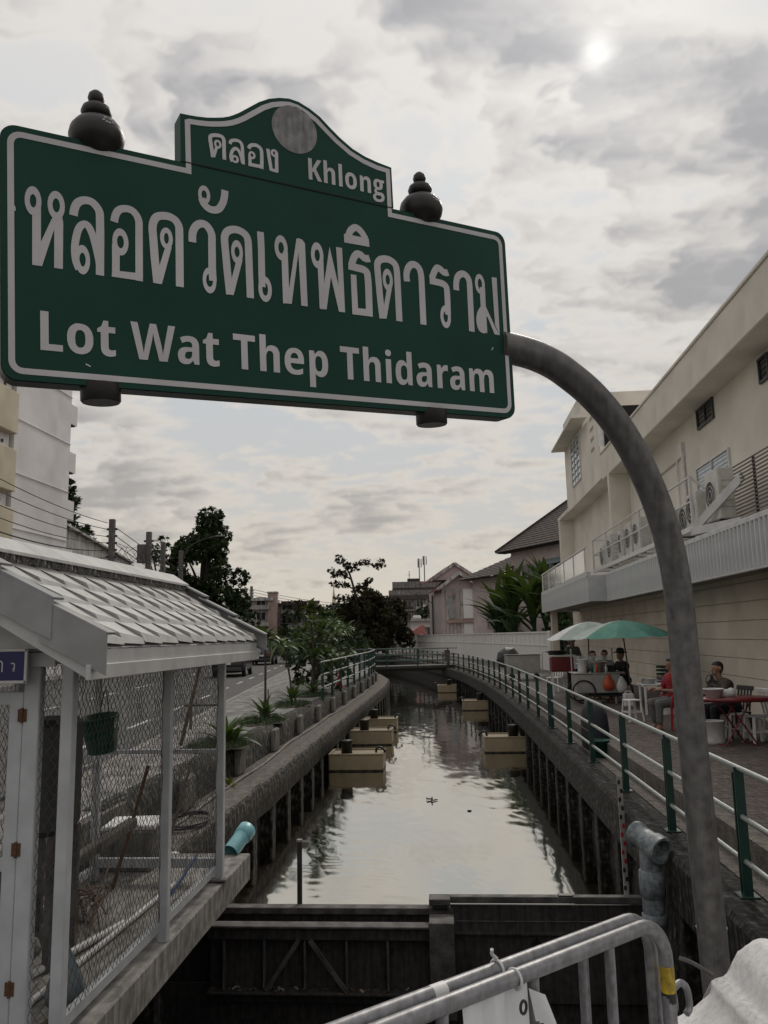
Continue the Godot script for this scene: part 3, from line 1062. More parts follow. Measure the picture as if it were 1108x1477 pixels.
	for k in 2:
		var z := 0.0 if k == 0 else -0.05
		var o := thing("cable_tie", ["white cable tie looped round the front barrier's top rail", "white cable tie with a raised tail on the rear barrier's top rail"][k], "cable tie", a0, ang, "cable ties on the barriers")
		b = B.new()
		b.smooth()
		ring = []
		var hx := 0.985 if k == 0 else 0.997
		var hy := 1.15
		for i in 20: ring.append(Vector3(hx - (0.012 if k == 1 else 0.0), hy + sin(TAU * i / 20) * 0.0195 - (0.003 if k == 0 else 0.0), z + cos(TAU * i / 20) * 0.0195))
		b.tube(ring, 0.0032, 6, false, true)
		part(o, "strap", b, "plastic_white")
		if k == 1:
			b = B.new()
			b.smooth()
			b.tube(curve([Vector3(hx - 0.012, hy + 0.022, z), Vector3(hx - 0.025, hy + 0.034, z), Vector3(hx - 0.03, hy + 0.046, z + 0.005)], 4), 0.004, 6)
			part(o, "tail", b, "plastic_white")

func make_concrete_barrier():
	var t := thing("concrete_barrier", "white painted rough concrete barrier beside the foot of the sign post", "concrete barrier", Vector3.ZERO)
	var nz := FastNoiseLite.new(); nz.seed = 77; nz.frequency = 9.0; nz.fractal_octaves = 4
	var lump := FastNoiseLite.new(); lump.seed = 3; lump.frequency = 2.6
	var prof := [Vector2(0.100, -0.050), Vector2(0.170, 0.450), Vector2(0.323, 0.722), Vector2(0.485, 0.798), Vector2(0.604, 0.852), Vector2(0.651, 0.886), Vector2(0.661, 0.903), Vector2(0.664, 0.921), Vector2(0.682, 0.933), Vector2(0.707, 0.944), Vector2(0.734, 0.991), Vector2(0.765, 1.016), Vector2(0.795, 1.033), Vector2(0.839, 1.027), Vector2(0.894, 0.998), Vector2(0.959, 0.920), Vector2(1.020, 0.600), Vector2(1.050, -0.050)]
	var dense := curve(prof, 4)
	var b := B.new()
	b.smooth()
	var rows := []
	for j in 44:
		var z := -2.4 + j * 0.04
		var row := []
		for i in dense.size():
			var p: Vector2 = dense[i]
			var q := Vector3(p.x + 0.1 * j * 0.036, p.y - 0.03 * j * 0.036, z)
			var e: Vector2 = (dense[mini(i + 1, dense.size() - 1)] - dense[maxi(i - 1, 0)]).normalized()
			var d := nz.get_noise_3dv(q) * 0.0016 + lump.get_noise_3dv(q) * 0.002
			if j == 0: d -= 0.02
			row.append(q + Vector3(-e.y, e.x, 0) * d + Vector3(0, 0, nz.get_noise_2d(p.x * 3, p.y * 3) * 0.008))
		rows.append(row)
	for j in 43:
		for i in dense.size() - 1: b.quad(rows[j + 1][i], rows[j + 1][i + 1], rows[j][i + 1], rows[j][i])
	for i in range(1, dense.size() - 1): b.tri(rows[0][0], rows[0][i], rows[0][i + 1])
	part(t, "barrier_body", b, "white_paint_concrete")
	var w := solo("rebar_hook", null_bar(), "gate_steel", "short dark bar poking from the concrete barrier toward the post", "metal bar")

func null_bar() -> B:
	var b := B.new()
	b.smooth()
	b.tube(curve([Vector3(0.68, 0.93, -2.38), Vector3(0.64, 0.945, -2.42), Vector3(0.605, 0.955, -2.43)], 4), 0.006, 8)
	return b

func thai_main(par: Node3D):
	gl(par)
	pg([-663,101,-644,120,-645,26,-646,-28,-664,-28])
	pg([-646,27,-621,90,-610,81,-617,62,-643,-28,-650,-28])
	pg([-622,88,-611,102,-598,98,-596,84,-598,-28,-617,-28,-616,63])
	rg(-661,125,18,35,7,16)
	rg(-611,124,19,35,8,17)
	gl(par)
	st(19,[-573,107,-571,122,-566,136,-558,145,-546,150,-532,149,-521,140,-514,127,-513,112,-513,68,-515,-30])
	st(17,[-562,-23,-569,-3,-571,27,-567,58,-560,80,-550,90,-540,87,-530,65,-522,32,-516,-1,-515,-22])
	rg(-554,2,17,36,7,17)
	gl(par)
	st(18,[-480,109,-476,128,-467,142,-452,148,-437,146,-426,135,-421,120,-421,101,-423,-30])
	pg([-487,-13,-432,-11,-414,-10,-414,-29,-488,-29])
	pg([-486,54,-468,45,-469,-15,-487,-18])
	rg(-466,61,19,34,8,16)
	gl(par)
	st(20,[-379,-29,-384,34,-388,110,-385,128,-377,141,-363,147,-345,148,-330,141,-322,127,-321,109,-323,-30])
	rg(-354,90,16,28,6,14)
	pg([-374,13,-359,62,-341,70,-368,-30,-382,-30])
	gl(par)
	st(20,[-288,92,-287,116,-280,133,-268,144,-254,145,-243,135,-237,120,-237,98,-238,31,-237,-2])
	rg(-246,-2,18,34,9,17)
	gl(par)
	rg(-254,224,16,25,7,12)
	st(19,[-261,214,-256,201,-244,190,-230,188,-216,194,-205,212,-200,230,-198,248])
	gl(par)
	st(20,[-193,-32,-198,31,-203,109,-202,124,-195,137,-181,145,-163,146,-146,138,-139,124,-138,102,-137,-33])
	rg(-170,86,16,32,7,14)
	pg([-189,4,-175,55,-155,68,-183,-32,-197,-32])
	gl(par)
	st(19,[-103,153,-102,108,-103,39,-103,2])
	rg(-95,-3,19,35,8,18)
	gl(par)
	rg(-45,119,19,35,8,16)
	pg([-45,89,-26,111,-26,7,-27,-33,-45,-35])
	pg([-27,3,1,153,11,155,10,121,6,119,-20,-33,-29,-34])
	pg([9,154,18,153,26,143,26,127,27,-34,8,-34,5,119])
	gl(par)
	rg(62,116,19,37,8,17)
	pg([62,87,80,111,80,40,73,-36,63,-35])
	pg([80,40,101,148,102,63,84,-35,69,-35])
	pg([101,147,121,52,138,-13,141,-36,122,-36,101,63])
	pg([121,150,140,150,141,-35,125,11])
	gl(par)
	pg([148,193,155,194,228,193,229,169,148,168])
	st(20,[162,190,170,207,184,218,196,216,208,205,218,190])
	gl(par)
	st(21,[168,103,175,125,186,140,198,141,208,134,218,132,228,135])
	st(22,[158,102,185,100,205,98,216,92,219,77,220,46,219,-37])
	pg([164,-38,165,-19,229,-16,229,-37])
	pg([164,78,182,78,183,-25,164,-38])
	gl(par)
	st(21,[262,-38,257,20,252,112,254,126,264,137,282,142,298,140,312,131,317,116,318,88,318,-39])
	rg(285,80,17,33,7,15)
	pg([270,7,280,51,299,63,275,-37,260,-37])
	gl(par)
	st(21,[351,85,350,105,356,125,369,139,384,140,396,131,401,114,402,90,401,-39])
	gl(par)
	st(21,[439,107,449,129,460,143,471,142,481,135,491,133,500,136])
	st(21,[431,100,458,99,478,97,489,90,492,76,492,37,491,2])
	rg(482,-5,19,35,8,17)
	gl(par)
	st(21,[527,84,528,108,535,128,550,139,564,138,575,127,578,110,578,80,577,-39])
	gl(par)
	rg(618,117,19,32,8,17)
	st(20,[627,107,626,71,626,39,626,-37])
	st(20,[628,-30,612,-26,606,-3,611,21,624,39])
	pg([631,56,639,41,669,-16,684,-38,664,-38,641,13,630,20])
	pg([665,146,685,147,684,-38,668,-8])
	gl(par)

func thai_small(par: Node3D):
	gl(par)
	st(10,[-228,331,-231,356,-234,380,-231,389,-218,394,-203,394,-197,386,-197,371,-197,332])
	rg(-214,370,10,12,4,6)
	st(8,[-226,333,-218,359])
	gl(par)
	st(9,[-180,379,-177,388,-165,393,-153,392,-147,383,-146,362,-145,331])
	st(9,[-176,331,-179,344,-176,358,-168,369,-159,368,-151,354,-147,334])
	rg(-168,340,11,11,4,5)
	gl(par)
	st(10,[-129,379,-122,389,-108,393,-96,388,-92,375,-93,330])
	pg([-131,339,-93,341,-88,331,-131,330])
	st(9,[-126,360,-126,333])
	rg(-120,362,10,11,4,5)
	gl(par)
	rg(-55,383,11,11,4,5)
	st(10,[-49,385,-50,331])
	st(9,[-67,334,-47,333])
	st(10,[-74,391,-66,331])
	gl(par)

# ---------------------------------------------------------------- tiled pump shed with wire mesh walls
func net(w: float, h: float, cw := 0.055, ch := 0.078, r := 0.0021, sag := 0.0, s := 1) -> B:   # chain link in the plane z = 0, from the origin right and up
	var b := B.new()
	b.smooth()
	var nz := FastNoiseLite.new(); nz.seed = s; nz.frequency = 1.5
	var cols := int(w / cw)
	var steps := int(h / (ch * 0.5))
	for i in cols + 1:
		var pts := []
		for j in steps + 1:
			var x := i * cw + (cw * 0.5 if j % 2 else 0.0) * (1.0 if i % 2 == 0 else 1.0)
			if i % 2: x = i * cw - (cw * 0.5 if j % 2 else 0.0) + cw * 0.0
			var y := j * ch * 0.5
			var wob := nz.get_noise_2d(x * 1.7, y * 1.7) * sag
			pts.append(Vector3(clampf(x + wob * 0.5, 0.0, w), minf(y + wob * 0.3, h), (0.002 if j % 2 else -0.002) + wob))
		b.tube(pts, r, 3, false)
	# second set of wires, hooked into the first
	for i in cols:
		var pts := []
		for j in steps + 1:
			var x := (i + 0.5) * cw
			if i % 2 == 0: x = (i + 1.0) * cw - (0.5 * cw if j % 2 else 0.0)
			else: x = i * cw + cw + (-cw if false else 0.0) - (0.5 * cw if j % 2 == 0 else 0.0) + (0.0)
			var y := j * ch * 0.5
			pts.append(Vector3(clampf(x, 0.0, w), minf(y, h), 0.0))
		if false: b.tube(pts, r, 3, false)
	return b

func diamonds(w: float, h: float, cw := 0.06, ch := 0.085, r := 0.002, sag := 0.01, s := 1) -> B:
	# every wire runs up in a zigzag of half a cell and touches its neighbours at the corners
	var b := B.new()
	b.smooth()
	var nz := FastNoiseLite.new(); nz.seed = s; nz.frequency = 1.2
	var cols := int(ceil(w / (cw * 0.5)))
	var steps := int(ceil(h / (ch * 0.5)))
	for i in range(0, cols + 1):
		var pts := []
		for j in steps + 1:
			var x := i * cw * 0.5 + (cw * 0.25 if (i + j) % 2 else -cw * 0.25) * 0.92
			var y := j * ch * 0.5
			var q := nz.get_noise_2d(x * 1.5, y * 1.5) * sag
			var e := nz.get_noise_2d(x * 9.0 + 30.0, y * 9.0) * 0.006
			# a short straight run where two wires hook round each other
			for k in [-0.13, 0.13]:
				pts.append(Vector3(clampf(x + q * 0.6 + e, 0.0, w), clampf(y + k * ch * 0.5 + q * 0.4, 0.0, h), q + (0.0016 if i % 2 else -0.0016)))
		b.tube(pts, r, 3, false)
	return b

func make_shed():
	var t := thing("pump_shed", "wire mesh shed with grey posts and a pale tiled gable roof on the left", "shed")
	var xr := -2.335
	var xl := -3.62
	var post := func(called: String, x: float, z: float, y0: float, y1: float, w: float, d: float) -> void:
		var b := B.new()
		b.box(Vector3(0, (y0 + y1) * 0.5, 0), Vector3(w, y1 - y0, d), Basis.IDENTITY, 0.006)
		part(t, called, b, "post_paint", at(Vector3(x, 0, z)))
	for z in [-4.86, -6.62, -8.2]:
		post.call("post", xr, z, -0.5, 1.78, 0.075, 0.075)
		post.call("post", xl, z, -0.5, 1.78, 0.075, 0.075)
	post.call("door_jamb", -2.56, -4.86, -0.5, 1.72, 0.1, 0.075)
	# rails
	var rail := func(called: String, a: Vector3, c: Vector3, w: float, h: float) -> void:
		var b := B.new()
		b.bar(a, c, w, h, Vector3.UP, 0.004)
		part(t, called, b, "post_paint")
	rail.call("bottom_rail", Vector3(-2.385, -0.39, -4.9), Vector3(-2.385, -0.39, -8.235), 0.05, 0.075)
	rail.call("bottom_rail", Vector3(xl, -0.39, -4.9), Vector3(xl, -0.39, -8.2), 0.05, 0.075)
	rail.call("bottom_rail", Vector3(xl, -0.33, -8.2), Vector3(xr - 0.04, -0.33, -8.2), 0.05, 0.09)
	rail.call("bottom_rail", Vector3(-2.51, -0.42, -4.86), Vector3(-2.375, -0.42, -4.86), 0.05, 0.07)
	rail.call("middle_rail", Vector3(xl, 0.63, -4.9), Vector3(xl, 0.63, -8.2), 0.04, 0.04)
	rail.call("middle_rail", Vector3(xl, 0.74, -8.2), Vector3(xr - 0.04, 0.74, -8.2), 0.04, 0.04)
	rail.call("top_rail", Vector3(xr, 1.74, -4.9), Vector3(xr, 1.74, -8.2), 0.06, 0.07)
	rail.call("top_rail", Vector3(xl, 1.74, -4.9), Vector3(xl, 1.74, -8.2), 0.06, 0.07)
	rail.call("top_rail", Vector3(xl, 1.74, -8.2), Vector3(xr, 1.74, -8.2), 0.06, 0.07)
	# foot plate of the far post
	var b := B.new()
	b.box(Vector3(-2.37, -0.475, -8.2), Vector3(0.24, 0.02, 0.18), Basis.IDENTITY, 0.004)
	part(t, "foot_plate", b, "concrete")
	# wire mesh
	var side := Basis(Vector3.UP, PI / 2)
	for k in 2:
		var z0: float = [-4.9, -6.66][k]
		var l: float = [1.68, 1.5][k]
		stuff(t, "wire_mesh", diamonds(l, 2.04, 0.062, 0.088, 0.0021, 0.025, 3 + k), "wire", Transform3D(side, Vector3(-2.362, -0.35, z0)))
		stuff(t, "wire_mesh", diamonds(l, 2.04, 0.062, 0.088, 0.0021, 0.03, 5 + k), "wire", Transform3D(side, Vector3(-3.6, -0.35, z0)))
	stuff(t, "wire_mesh", diamonds(1.24, 2.0, 0.062, 0.088, 0.0021, 0.02, 9), "wire", Transform3D(Basis.IDENTITY, Vector3(-3.6, -0.3, -8.19)))
	stuff(t, "wire_mesh", diamonds(0.13, 2.1, 0.062, 0.088, 0.0021, 0.006, 11), "wire", Transform3D(Basis.IDENTITY, Vector3(-2.51, -0.385, -4.85)))
	# door with hinges, mesh and frame
	for s in [[-2.66, 0.09], [-3.5, 0.08]]:
		post.call("door_stile", s[0], -4.86, -0.46, 1.56, s[1], 0.05)
	for y in [-0.42, 0.55, 1.52]:
		rail.call("door_rail", Vector3(-3.46, y, -4.86), Vector3(-2.7, y, -4.86), 0.045, 0.08)
	stuff(t, "wire_mesh", diamonds(0.74, 1.9, 0.062, 0.088, 0.0021, 0.006, 12), "wire", Transform3D(Basis.IDENTITY, Vector3(-3.45, -0.38, -4.85)))
	for y in [1.42, 0.64, -0.13]:
		b = B.new()
		b.smooth()
		b.tube([Vector3(-2.612, y - 0.045, -4.816), Vector3(-2.612, y + 0.045, -4.816)], 0.009, 10)
		b.flat()
		b.box(Vector3(-2.612, y, -4.82), Vector3(0.055, 0.075, 0.006))
		part(t, "hinge", b, "rust")
	# gable front: boards above the door
	b = B.new()
	b.prism(PackedVector2Array([Vector2(-3.8, 1.66), Vector2(-2.1, 1.66), Vector2(-2.95, 2.24)]), Transform3D(Basis.IDENTITY, Vector3(0, 0.16, -4.74)), 0.02)
	part(t, "gable_board", b, "fascia_grey")
	b = B.new()
	b.box(Vector3(-2.95, 1.80, -4.73), Vector3(1.1, 0.008, 0.012))
	part(t, "gable_seam", b, "void_dark")
	b = B.new()
	b.box(Vector3(-2.5, 1.76, -4.80), Vector3(0.2, 0.1, 0.03), Basis.IDENTITY, 0.003)
	part(t, "gable_block", b, "fascia_grey")
	# roof
	var ex := -1.99
	var ey := 1.84
	var rx := -2.95
	var ry := 2.455
	var z0 := -4.46
	var z1 := -8.36
	var sl := Vector2(ex - rx, ey - ry)
	var dn := Vector3(sl.x, sl.y, 0).normalized()
	var up := Vector3(-dn.y, dn.x, 0)
	var len := sl.length()
	var roof := Node3D.new()
	roof.name = "roof"
	t.add_child(roof)
	b = B.new()   # deck under the tiles, both slopes
	for s in [1.0, -1.0]:
		var p := [Vector3(rx, ry - 0.03, z0), Vector3(rx + s * sl.x * 0.98, ey - 0.022, z0), Vector3(rx + s * sl.x * 0.98, ey - 0.022, z1), Vector3(rx, ry - 0.03, z1)]
		if s > 0: b.quad(p[0], p[1], p[2], p[3])
		else: b.quad(p[3], p[2], p[1], p[0])
	part(roof, "roof_deck", b, "shaded_barge_grey")
	var meshes := []
	var rows := 5
	var ex_len := (len - 0.02) / rows
	var tw := 0.335
	for v in 4:
		# a tile lies in x down the slope, y up from it, z along the eaves away from the viewer; its near edge rides up on its neighbour
		var hn := 0.043 + rr(-0.004, 0.004)
		var hf := 0.012 + rr(-0.003, 0.003)
		var L := ex_len + 0.05
		var b2 := B.new()
		var W := tw + 0.02
		b2.hexa([Vector3(-0.05, -0.014, -0.03), Vector3(ex_len, hn - 0.05, -0.035), Vector3(ex_len + 0.012, hf - 0.026, -W), Vector3(-0.05, -0.016, -W), Vector3(-0.05, 0.002, 0), Vector3(ex_len - 0.055, hn * 0.86, 0), Vector3(ex_len - 0.02, hf, -W), Vector3(-0.05, -0.001, -W)])
		meshes.append(b2.mesh())
	var tile_mats := []
	for v in 4:
		var m: StandardMaterial3D = M("tile_grey").duplicate()
		m.albedo_color = lin(0.6, 0.6, 0.59) * rr(0.95, 1.04)
		m.uv1_offset = Vector3(v * 0.37, v * 0.21, 0)
		tile_mats.append(m)
	for s in 2:
		for r in rows:
			var z := z0 - 0.06 - (0.2 * tw if r % 2 else 0.0)
			while z > z1 + 0.12:
				var o := Vector3(rx, ry, 0) + dn * (r * ex_len) + up * 0.002
				var bs := Basis(dn, up, Vector3.BACK)
				if s == 1:
					if r > 3: break
					bs = Basis(Vector3(-dn.x, dn.y, 0), Vector3(-up.x, up.y, 0), Vector3.BACK)
					o = Vector3(rx - (o.x - rx), o.y, 0)
					# mirrored basis would turn the faces inside out, so the tile is turned round instead
					bs = Basis(Vector3(-dn.x, dn.y, 0), Vector3(-up.x, up.y, 0), Vector3.FORWARD)
					o.z -= tw
				part(roof, "roof_tile", meshes[rng.randi() % 4], tile_mats[rng.randi() % 4], Transform3D(bs, o + Vector3(0, 0, z)))
				z -= tw
	# ridge caps with mortar under them
	var n := 10
	var cl := (z0 - z1 + 0.02) / n
	for i in n:
		b = B.new()
		var za := z0 + 0.01 - i * cl
		var zb := za - cl + 0.004
		var pr := [Vector2(-0.2, -0.095), Vector2(-0.2, -0.075), Vector2(-0.03, 0.035), Vector2(0.03, 0.035), Vector2(0.2, -0.075), Vector2(0.2, -0.095)]
		for k in pr.size():
			var p: Vector2 = pr[k]
			var q: Vector2 = pr[(k + 1) % pr.size()]
			b.quad(Vector3(rx + p.x, ry + 0.06 + p.y, zb), Vector3(rx + p.x, ry + 0.06 + p.y, za), Vector3(rx + q.x, ry + 0.06 + q.y, za), Vector3(rx + q.x, ry + 0.06 + q.y, zb))
		var pp := PackedVector2Array()
		for q in pr: pp.append(q + Vector2(rx, ry + 0.06))
		b.prism(pp, Transform3D(Basis.IDENTITY, Vector3(0, 0, za)), 0.0, false)
		part(roof, "ridge_cap", b, tile_mats[i % 4])
	b = B.new()
	b.box(Vector3(rx + 0.178, ry - 0.06, (z0 + z1) * 0.5), Vector3(0.03, 0.05, z0 - z1 - 0.06))
	part(roof, "ridge_mortar", b, "ridge_mortar")
	# barge tiles along the front verge and the far verge
	for s in [1.0, -1.0]:
		for i in 3:
			var a := len * i / 3.0 - 0.02
			var e := len * (i + 1) / 3.0 + 0.035
			var lift := 0.05 - 0.0 * i
			var d2 := Vector3(s * dn.x, dn.y, 0)
			var u2 := Vector3(s * up.x, up.y, 0)
			var o := Vector3(rx, ry, 0)
			for verge in 2:
				b = B.new()
				var zf := z0 + 0.06 + (2 - i) * 0.007 if verge == 0 else z1 - 0.06 - (2 - i) * 0.007
				var zi := z0 - 0.06 if verge == 0 else z1 + 0.06
				var h0 := 0.055
				var h1 := 0.1
				# top leaf
				var p := [o + d2 * a + u2 * h0, o + d2 * e + u2 * h1]
				var th := 0.016
				var outer := [Vector3(0, 0, zf), Vector3(0, 0, zi)]
				var top := []
				for q in [[0, zf], [1, zf], [1, zi], [0, zi]]: top.append(p[q[0]] + Vector3(0, 0, q[1]))
				var bot := []
				for q in top: bot.append(q - u2 * th)
				var ring := [bot[0], bot[1], bot[2], bot[3], top[0], top[1], top[2], top[3]]
				if (s < 0) != (verge == 1): ring = [bot[3], bot[2], bot[1], bot[0], top[3], top[2], top[1], top[0]]
				b.hexa(ring)
				# drop leaf
				var f0: Vector3 = p[0] - u2 * (th + 0.001) + Vector3(0, 0, zf)
				var f1: Vector3 = p[1] - u2 * (th + 0.001) + Vector3(0, 0, zf)
				var down := Vector3(0, -0.225, 0) if verge == 0 else Vector3(0, -0.16, 0)
				var inn := Vector3(0, 0, -0.018 if verge == 0 else 0.018)
				var lf := [f0 + down + inn, f1 + down + inn, f1 + down, f0 + down, f0 + inn, f1 + inn, f1, f0]
				if (s < 0) != (verge == 1): lf = [lf[1], lf[0], lf[3], lf[2], lf[5], lf[4], lf[7], lf[6]]
				var lf2 := [lf[3], lf[2], lf[1], lf[0], lf[7], lf[6], lf[5], lf[4]]
				b.hexa(lf2)
				part(roof, "barge_tile", b, "shaded_barge_grey")
	# fascias
	for s in [1.0, -1.0]:
		b = B.new()
		b.box(Vector3(rx + s * (ex - rx - 0.035), ey - 0.075, (z0 + z1) * 0.5), Vector3(0.025, 0.095, z0 - z1 + 0.02), Basis.IDENTITY, 0.002)
		part(t, "eaves_board", b, "fascia_grey")
		b = B.new()
		b.box(Vector3(rx + s * (ex - rx - 0.02), ey - 0.155, (z0 + z1) * 0.5 + 0.02), Vector3(0.03, 0.085, z0 - z1 + 0.1), Basis.IDENTITY, 0.003)
		part(t, "fascia_board", b, "fascia_grey")
		for zf in [z0 + 0.02, z1 - 0.02]:
			b = B.new()
			var u := Vector3(rx, ry - 0.225, zf)
			var v := Vector3(rx + s * (ex - rx - 0.005), ey - 0.155, zf)
			b.bar(u + Vector3(0, 0.012, 0), v, 0.03, 0.1, Vector3.UP, 0.003)
			part(t, "verge_board", b, "fascia_grey")
	# slab that carries the shed
	b = B.new()
	b.box(Vector3(-3.05, -0.64, -5.87), Vector3(1.54, 0.28, 6.7), Basis.IDENTITY, 0.012)
	struct("shed_slab", b, "slab_concrete")
	b = B.new()
	b.box(Vector3(-2.62, -1.6, -7.1), Vector3(0.16, 1.66, 0.16), Basis.IDENTITY, 0.01)
	b.box(Vector3(-2.62, -1.6, -3.6), Vector3(0.16, 1.66, 0.16), Basis.IDENTITY, 0.01)
	part(get_node("shed_slab"), "slab_support", b, "black_concrete")
	# blue name plate over the door
	var sg := thing("name_plate", "small navy blue plate with white Thai letters over the shed door", "sign")
	b = B.new()
	b.box(Vector3(-2.80, 1.72, -4.72), Vector3(0.5, 0.175, 0.014), Basis.IDENTITY, 0.002)
	part(sg, "plate", b, "navy_sign")
	for q in [[-2.80, 1.815, 0.53, 0.018], [-2.80, 1.625, 0.53, 0.018]]:
		b = B.new()
		b.box(Vector3(q[0], q[1], -4.718), Vector3(q[2], q[3], 0.024), Basis.IDENTITY, 0.003)
		part(sg, "frame", b, "white_metal")
	for x in [-3.055, -2.545]:
		b = B.new()
		b.box(Vector3(x, 1.72, -4.718), Vector3(0.018, 0.205, 0.024), Basis.IDENTITY, 0.003)
		part(sg, "frame", b, "white_metal")
	var holder := Node3D.new()
	glyph_scale = 0.00034
	var face := Transform3D(Basis.IDENTITY, Vector3(0, 0, -4.7135))
	glyph_at = Vector2(-2.665 - 0.16, 1.712)
	# ko kai
	gl(sg)
	glyph_scale = 0.00036
	glyph_at = Vector2(-2.71, 1.7)
	st(22, [-50, -40, -50, 60, -40, 95, -62, 105, -30, 138, 5, 140, 36, 120, 44, 90, 44, -40])
	plate_letter(sg, face)
	glyph_at = Vector2(-2.71 - 351 * 0.00036 + 0.035, 1.7)
	st(21, [351, 85, 350, 105, 356, 125, 369, 139, 384, 140, 396, 131, 401, 114, 402, 90, 401, -39])
	plate_letter(sg, face)
	glyph_at = Vector2(-2.71 - 431 * 0.00036 + 0.07, 1.7)
	st(21, [439, 107, 449, 129, 460, 143, 471, 142, 481, 135, 491, 133, 500, 136]); st(21, [431, 100, 458, 99, 478, 97, 489, 90, 492, 76, 492, 37, 491, 2])
	rg(482, -5, 19, 35, 8, 17)
	plate_letter(sg, face)
	holder.free()

func plate_letter(par: Node3D, xf: Transform3D):
	part(par, "letter", glyph, "sheet_white", xf)
	glyph = B.new()
	glyph_lift = 0.0004

func make_shed_contents():
	var b: B
	# hanging green bucket
	var bu := thing("hanging_bucket", "dark green bucket hung up inside the shed behind the wire mesh", "bucket", Vector3(-3.2, 0.86, -7.35))
	b = B.new()
	b.smooth()
	b.lathe([Vector2(0, 0), Vector2(0.125, 0), Vector2(0.13, 0.01), Vector2(0.168, 0.3), Vector2(0.18, 0.3), Vector2(0.18, 0.325), Vector2(0.16, 0.325), Vector2(0.12, 0.02), Vector2(0, 0.02)], 20, Transform3D(Basis(Vector3(1, 0, 0.5).normalized(), 0.16), Vector3.ZERO))
	part(bu, "pail", b, "plastic_green")
	b = B.new()
	b.smooth()
	b.tube(curve([Vector3(-0.02, 0.31, -0.17), Vector3(0.0, 0.55, -0.02), Vector3(0.03, 0.31, 0.17)], 5), 0.006, 5)
	part(bu, "handle", b, "wire")
	# pump control cabinet and frame
	var t := thing("control_cabinet", "dark rounded metal cabinet standing on a frame inside the shed door", "cabinet", Vector3(-3.12, -0.5, -6.2))
	b = B.new()
	b.box(Vector3(0, 1.35, 0), Vector3(0.34, 0.85, 0.5), Basis.IDENTITY, 0.05)
	part(t, "cabinet_body", b, "ac_dark")
	for q in [[-0.14, 0.2], [0.14, 0.2], [-0.14, -0.2], [0.14, -0.2]]:
		b = B.new()
		b.box(Vector3(q[0], 0.47, q[1]), Vector3(0.05, 0.94, 0.05))
		part(t, "leg", b, "gate_steel")
	# long white pipes and wood on the slab
	var pipe := func(a: Vector3, c: Vector3, r: float, m: String, called: String, label: String, cat: String) -> void:
		var q := B.new()
		q.smooth()
		q.tube([a, a.lerp(c, 0.5) + Vector3(0.01, 0.004, 0), c], r, 12)
		solo(called, q, m, label, cat)
	pipe.call(Vector3(-2.82, -0.47, -5.2), Vector3(-2.72, -0.47, -8.1), 0.024, "plastic_white", "long_pipe", "long white plastic pipe lying along the shed floor nearest the mesh", "pipe")
	pipe.call(Vector3(-3.1, -0.47, -5.6), Vector3(-2.78, -0.46, -6.9), 0.028, "plastic_white", "short_pipe", "shorter thick white pipe lying across the shed floor", "pipe")
	pipe.call(Vector3(-2.62, -0.478, -5.0), Vector3(-2.44, -0.478, -5.9), 0.016, "wood", "wooden_stick", "thin pale stick on the shed floor by the door jamb", "stick")
	pipe.call(Vector3(-3.0, -0.38, -8.45), Vector3(-2.98, 0.48, -9.25), 0.016, "wood", "leaning_pole", "thin dark pole leaning behind the far end of the shed", "pole")
	pipe.call(Vector3(-3.3, -0.49, -7.9), Vector3(-3.05, 0.62, -8.1), 0.018, "rust", "rusty_pole", "rusty brown pole leaning on the shed's rear rail", "pole")
	pipe.call(Vector3(-3.02, 0.7, -9.0), Vector3(-3.0, 2.0, -9.9), 0.02, "wood", "slanting_prop", "dark wooden prop slanting up behind the shed's far bay", "prop")
	pipe.call(Vector3(-2.6, -0.47, -7.3), Vector3(-2.5, -0.2, -8.0), 0.012, "plastic_blue", "blue_rod", "thin blue and white rod lying by the shed's middle post", "rod")
	# bundle of sticks
	t = thing("stick_bundle", "loose bundle of dry reddish sticks on the shed floor", "sticks")
	for i in 22:
		b = B.new()
		b.smooth()
		var c := Vector3(-3.25 + rr(-0.1, 0.1), -0.44 + rr(0, 0.1), -7.2 + rr(-0.2, 0.2))
		var d := Vector3(rr(0.1, 0.3), rr(-0.06, 0.22), rr(0.35, 0.75))
		b.tube([c - d, c + Vector3(rr(-0.03, 0.03), 0.02, 0), c + d], 0.008, 5)
		part(t, "stick", b, ["rust", "wood"][i % 2])
	# concrete block, beams, boxes
	t = thing("concrete_block", "grey concrete block with a pale slab on top behind the shed", "concrete block", Vector3(-3.45, -0.5, -8.75))
	b = B.new()
	b.box(Vector3(0, 0.2, 0), Vector3(0.62, 0.4, 0.55), Basis.IDENTITY, 0.015)
	part(t, "block", b, "old_concrete")
	b = B.new()
	b.box(Vector3(0.02, 0.425, 0.0), Vector3(0.55, 0.05, 0.5), Basis(Vector3.UP, 0.12), 0.01)
	part(t, "slab", b, "white_paint_concrete")
	b = B.new()
	b.bar(Vector3(-3.5, -0.2, -5.3), Vector3(-3.15, 0.1, -8.0), 0.1, 0.09, Vector3.UP, 0.01)
	solo("wooden_beam", b, "old_concrete", "weathered grey beam running along the back of the shed", "beam")
	t = thing("blue_bag", "blue plastic bag slumped on the floor behind the door jamb", "bag", Vector3(-2.62, -0.5, -5.55))
	b = B.new()
	b.smooth()
	b.lathe([Vector2(0.0, 0.0), Vector2(0.12, 0.0), Vector2(0.13, 0.06), Vector2(0.1, 0.16), Vector2(0.05, 0.27), Vector2(0.012, 0.36), Vector2(0.0, 0.37)], 9)
	part(t, "bag_body", b, "frame_blue")
	t = thing("stone_heap", "heap of broken pale stones and rubble at the back of the shed floor", "rubble", Vector3(-3.4, -0.5, -6.6))
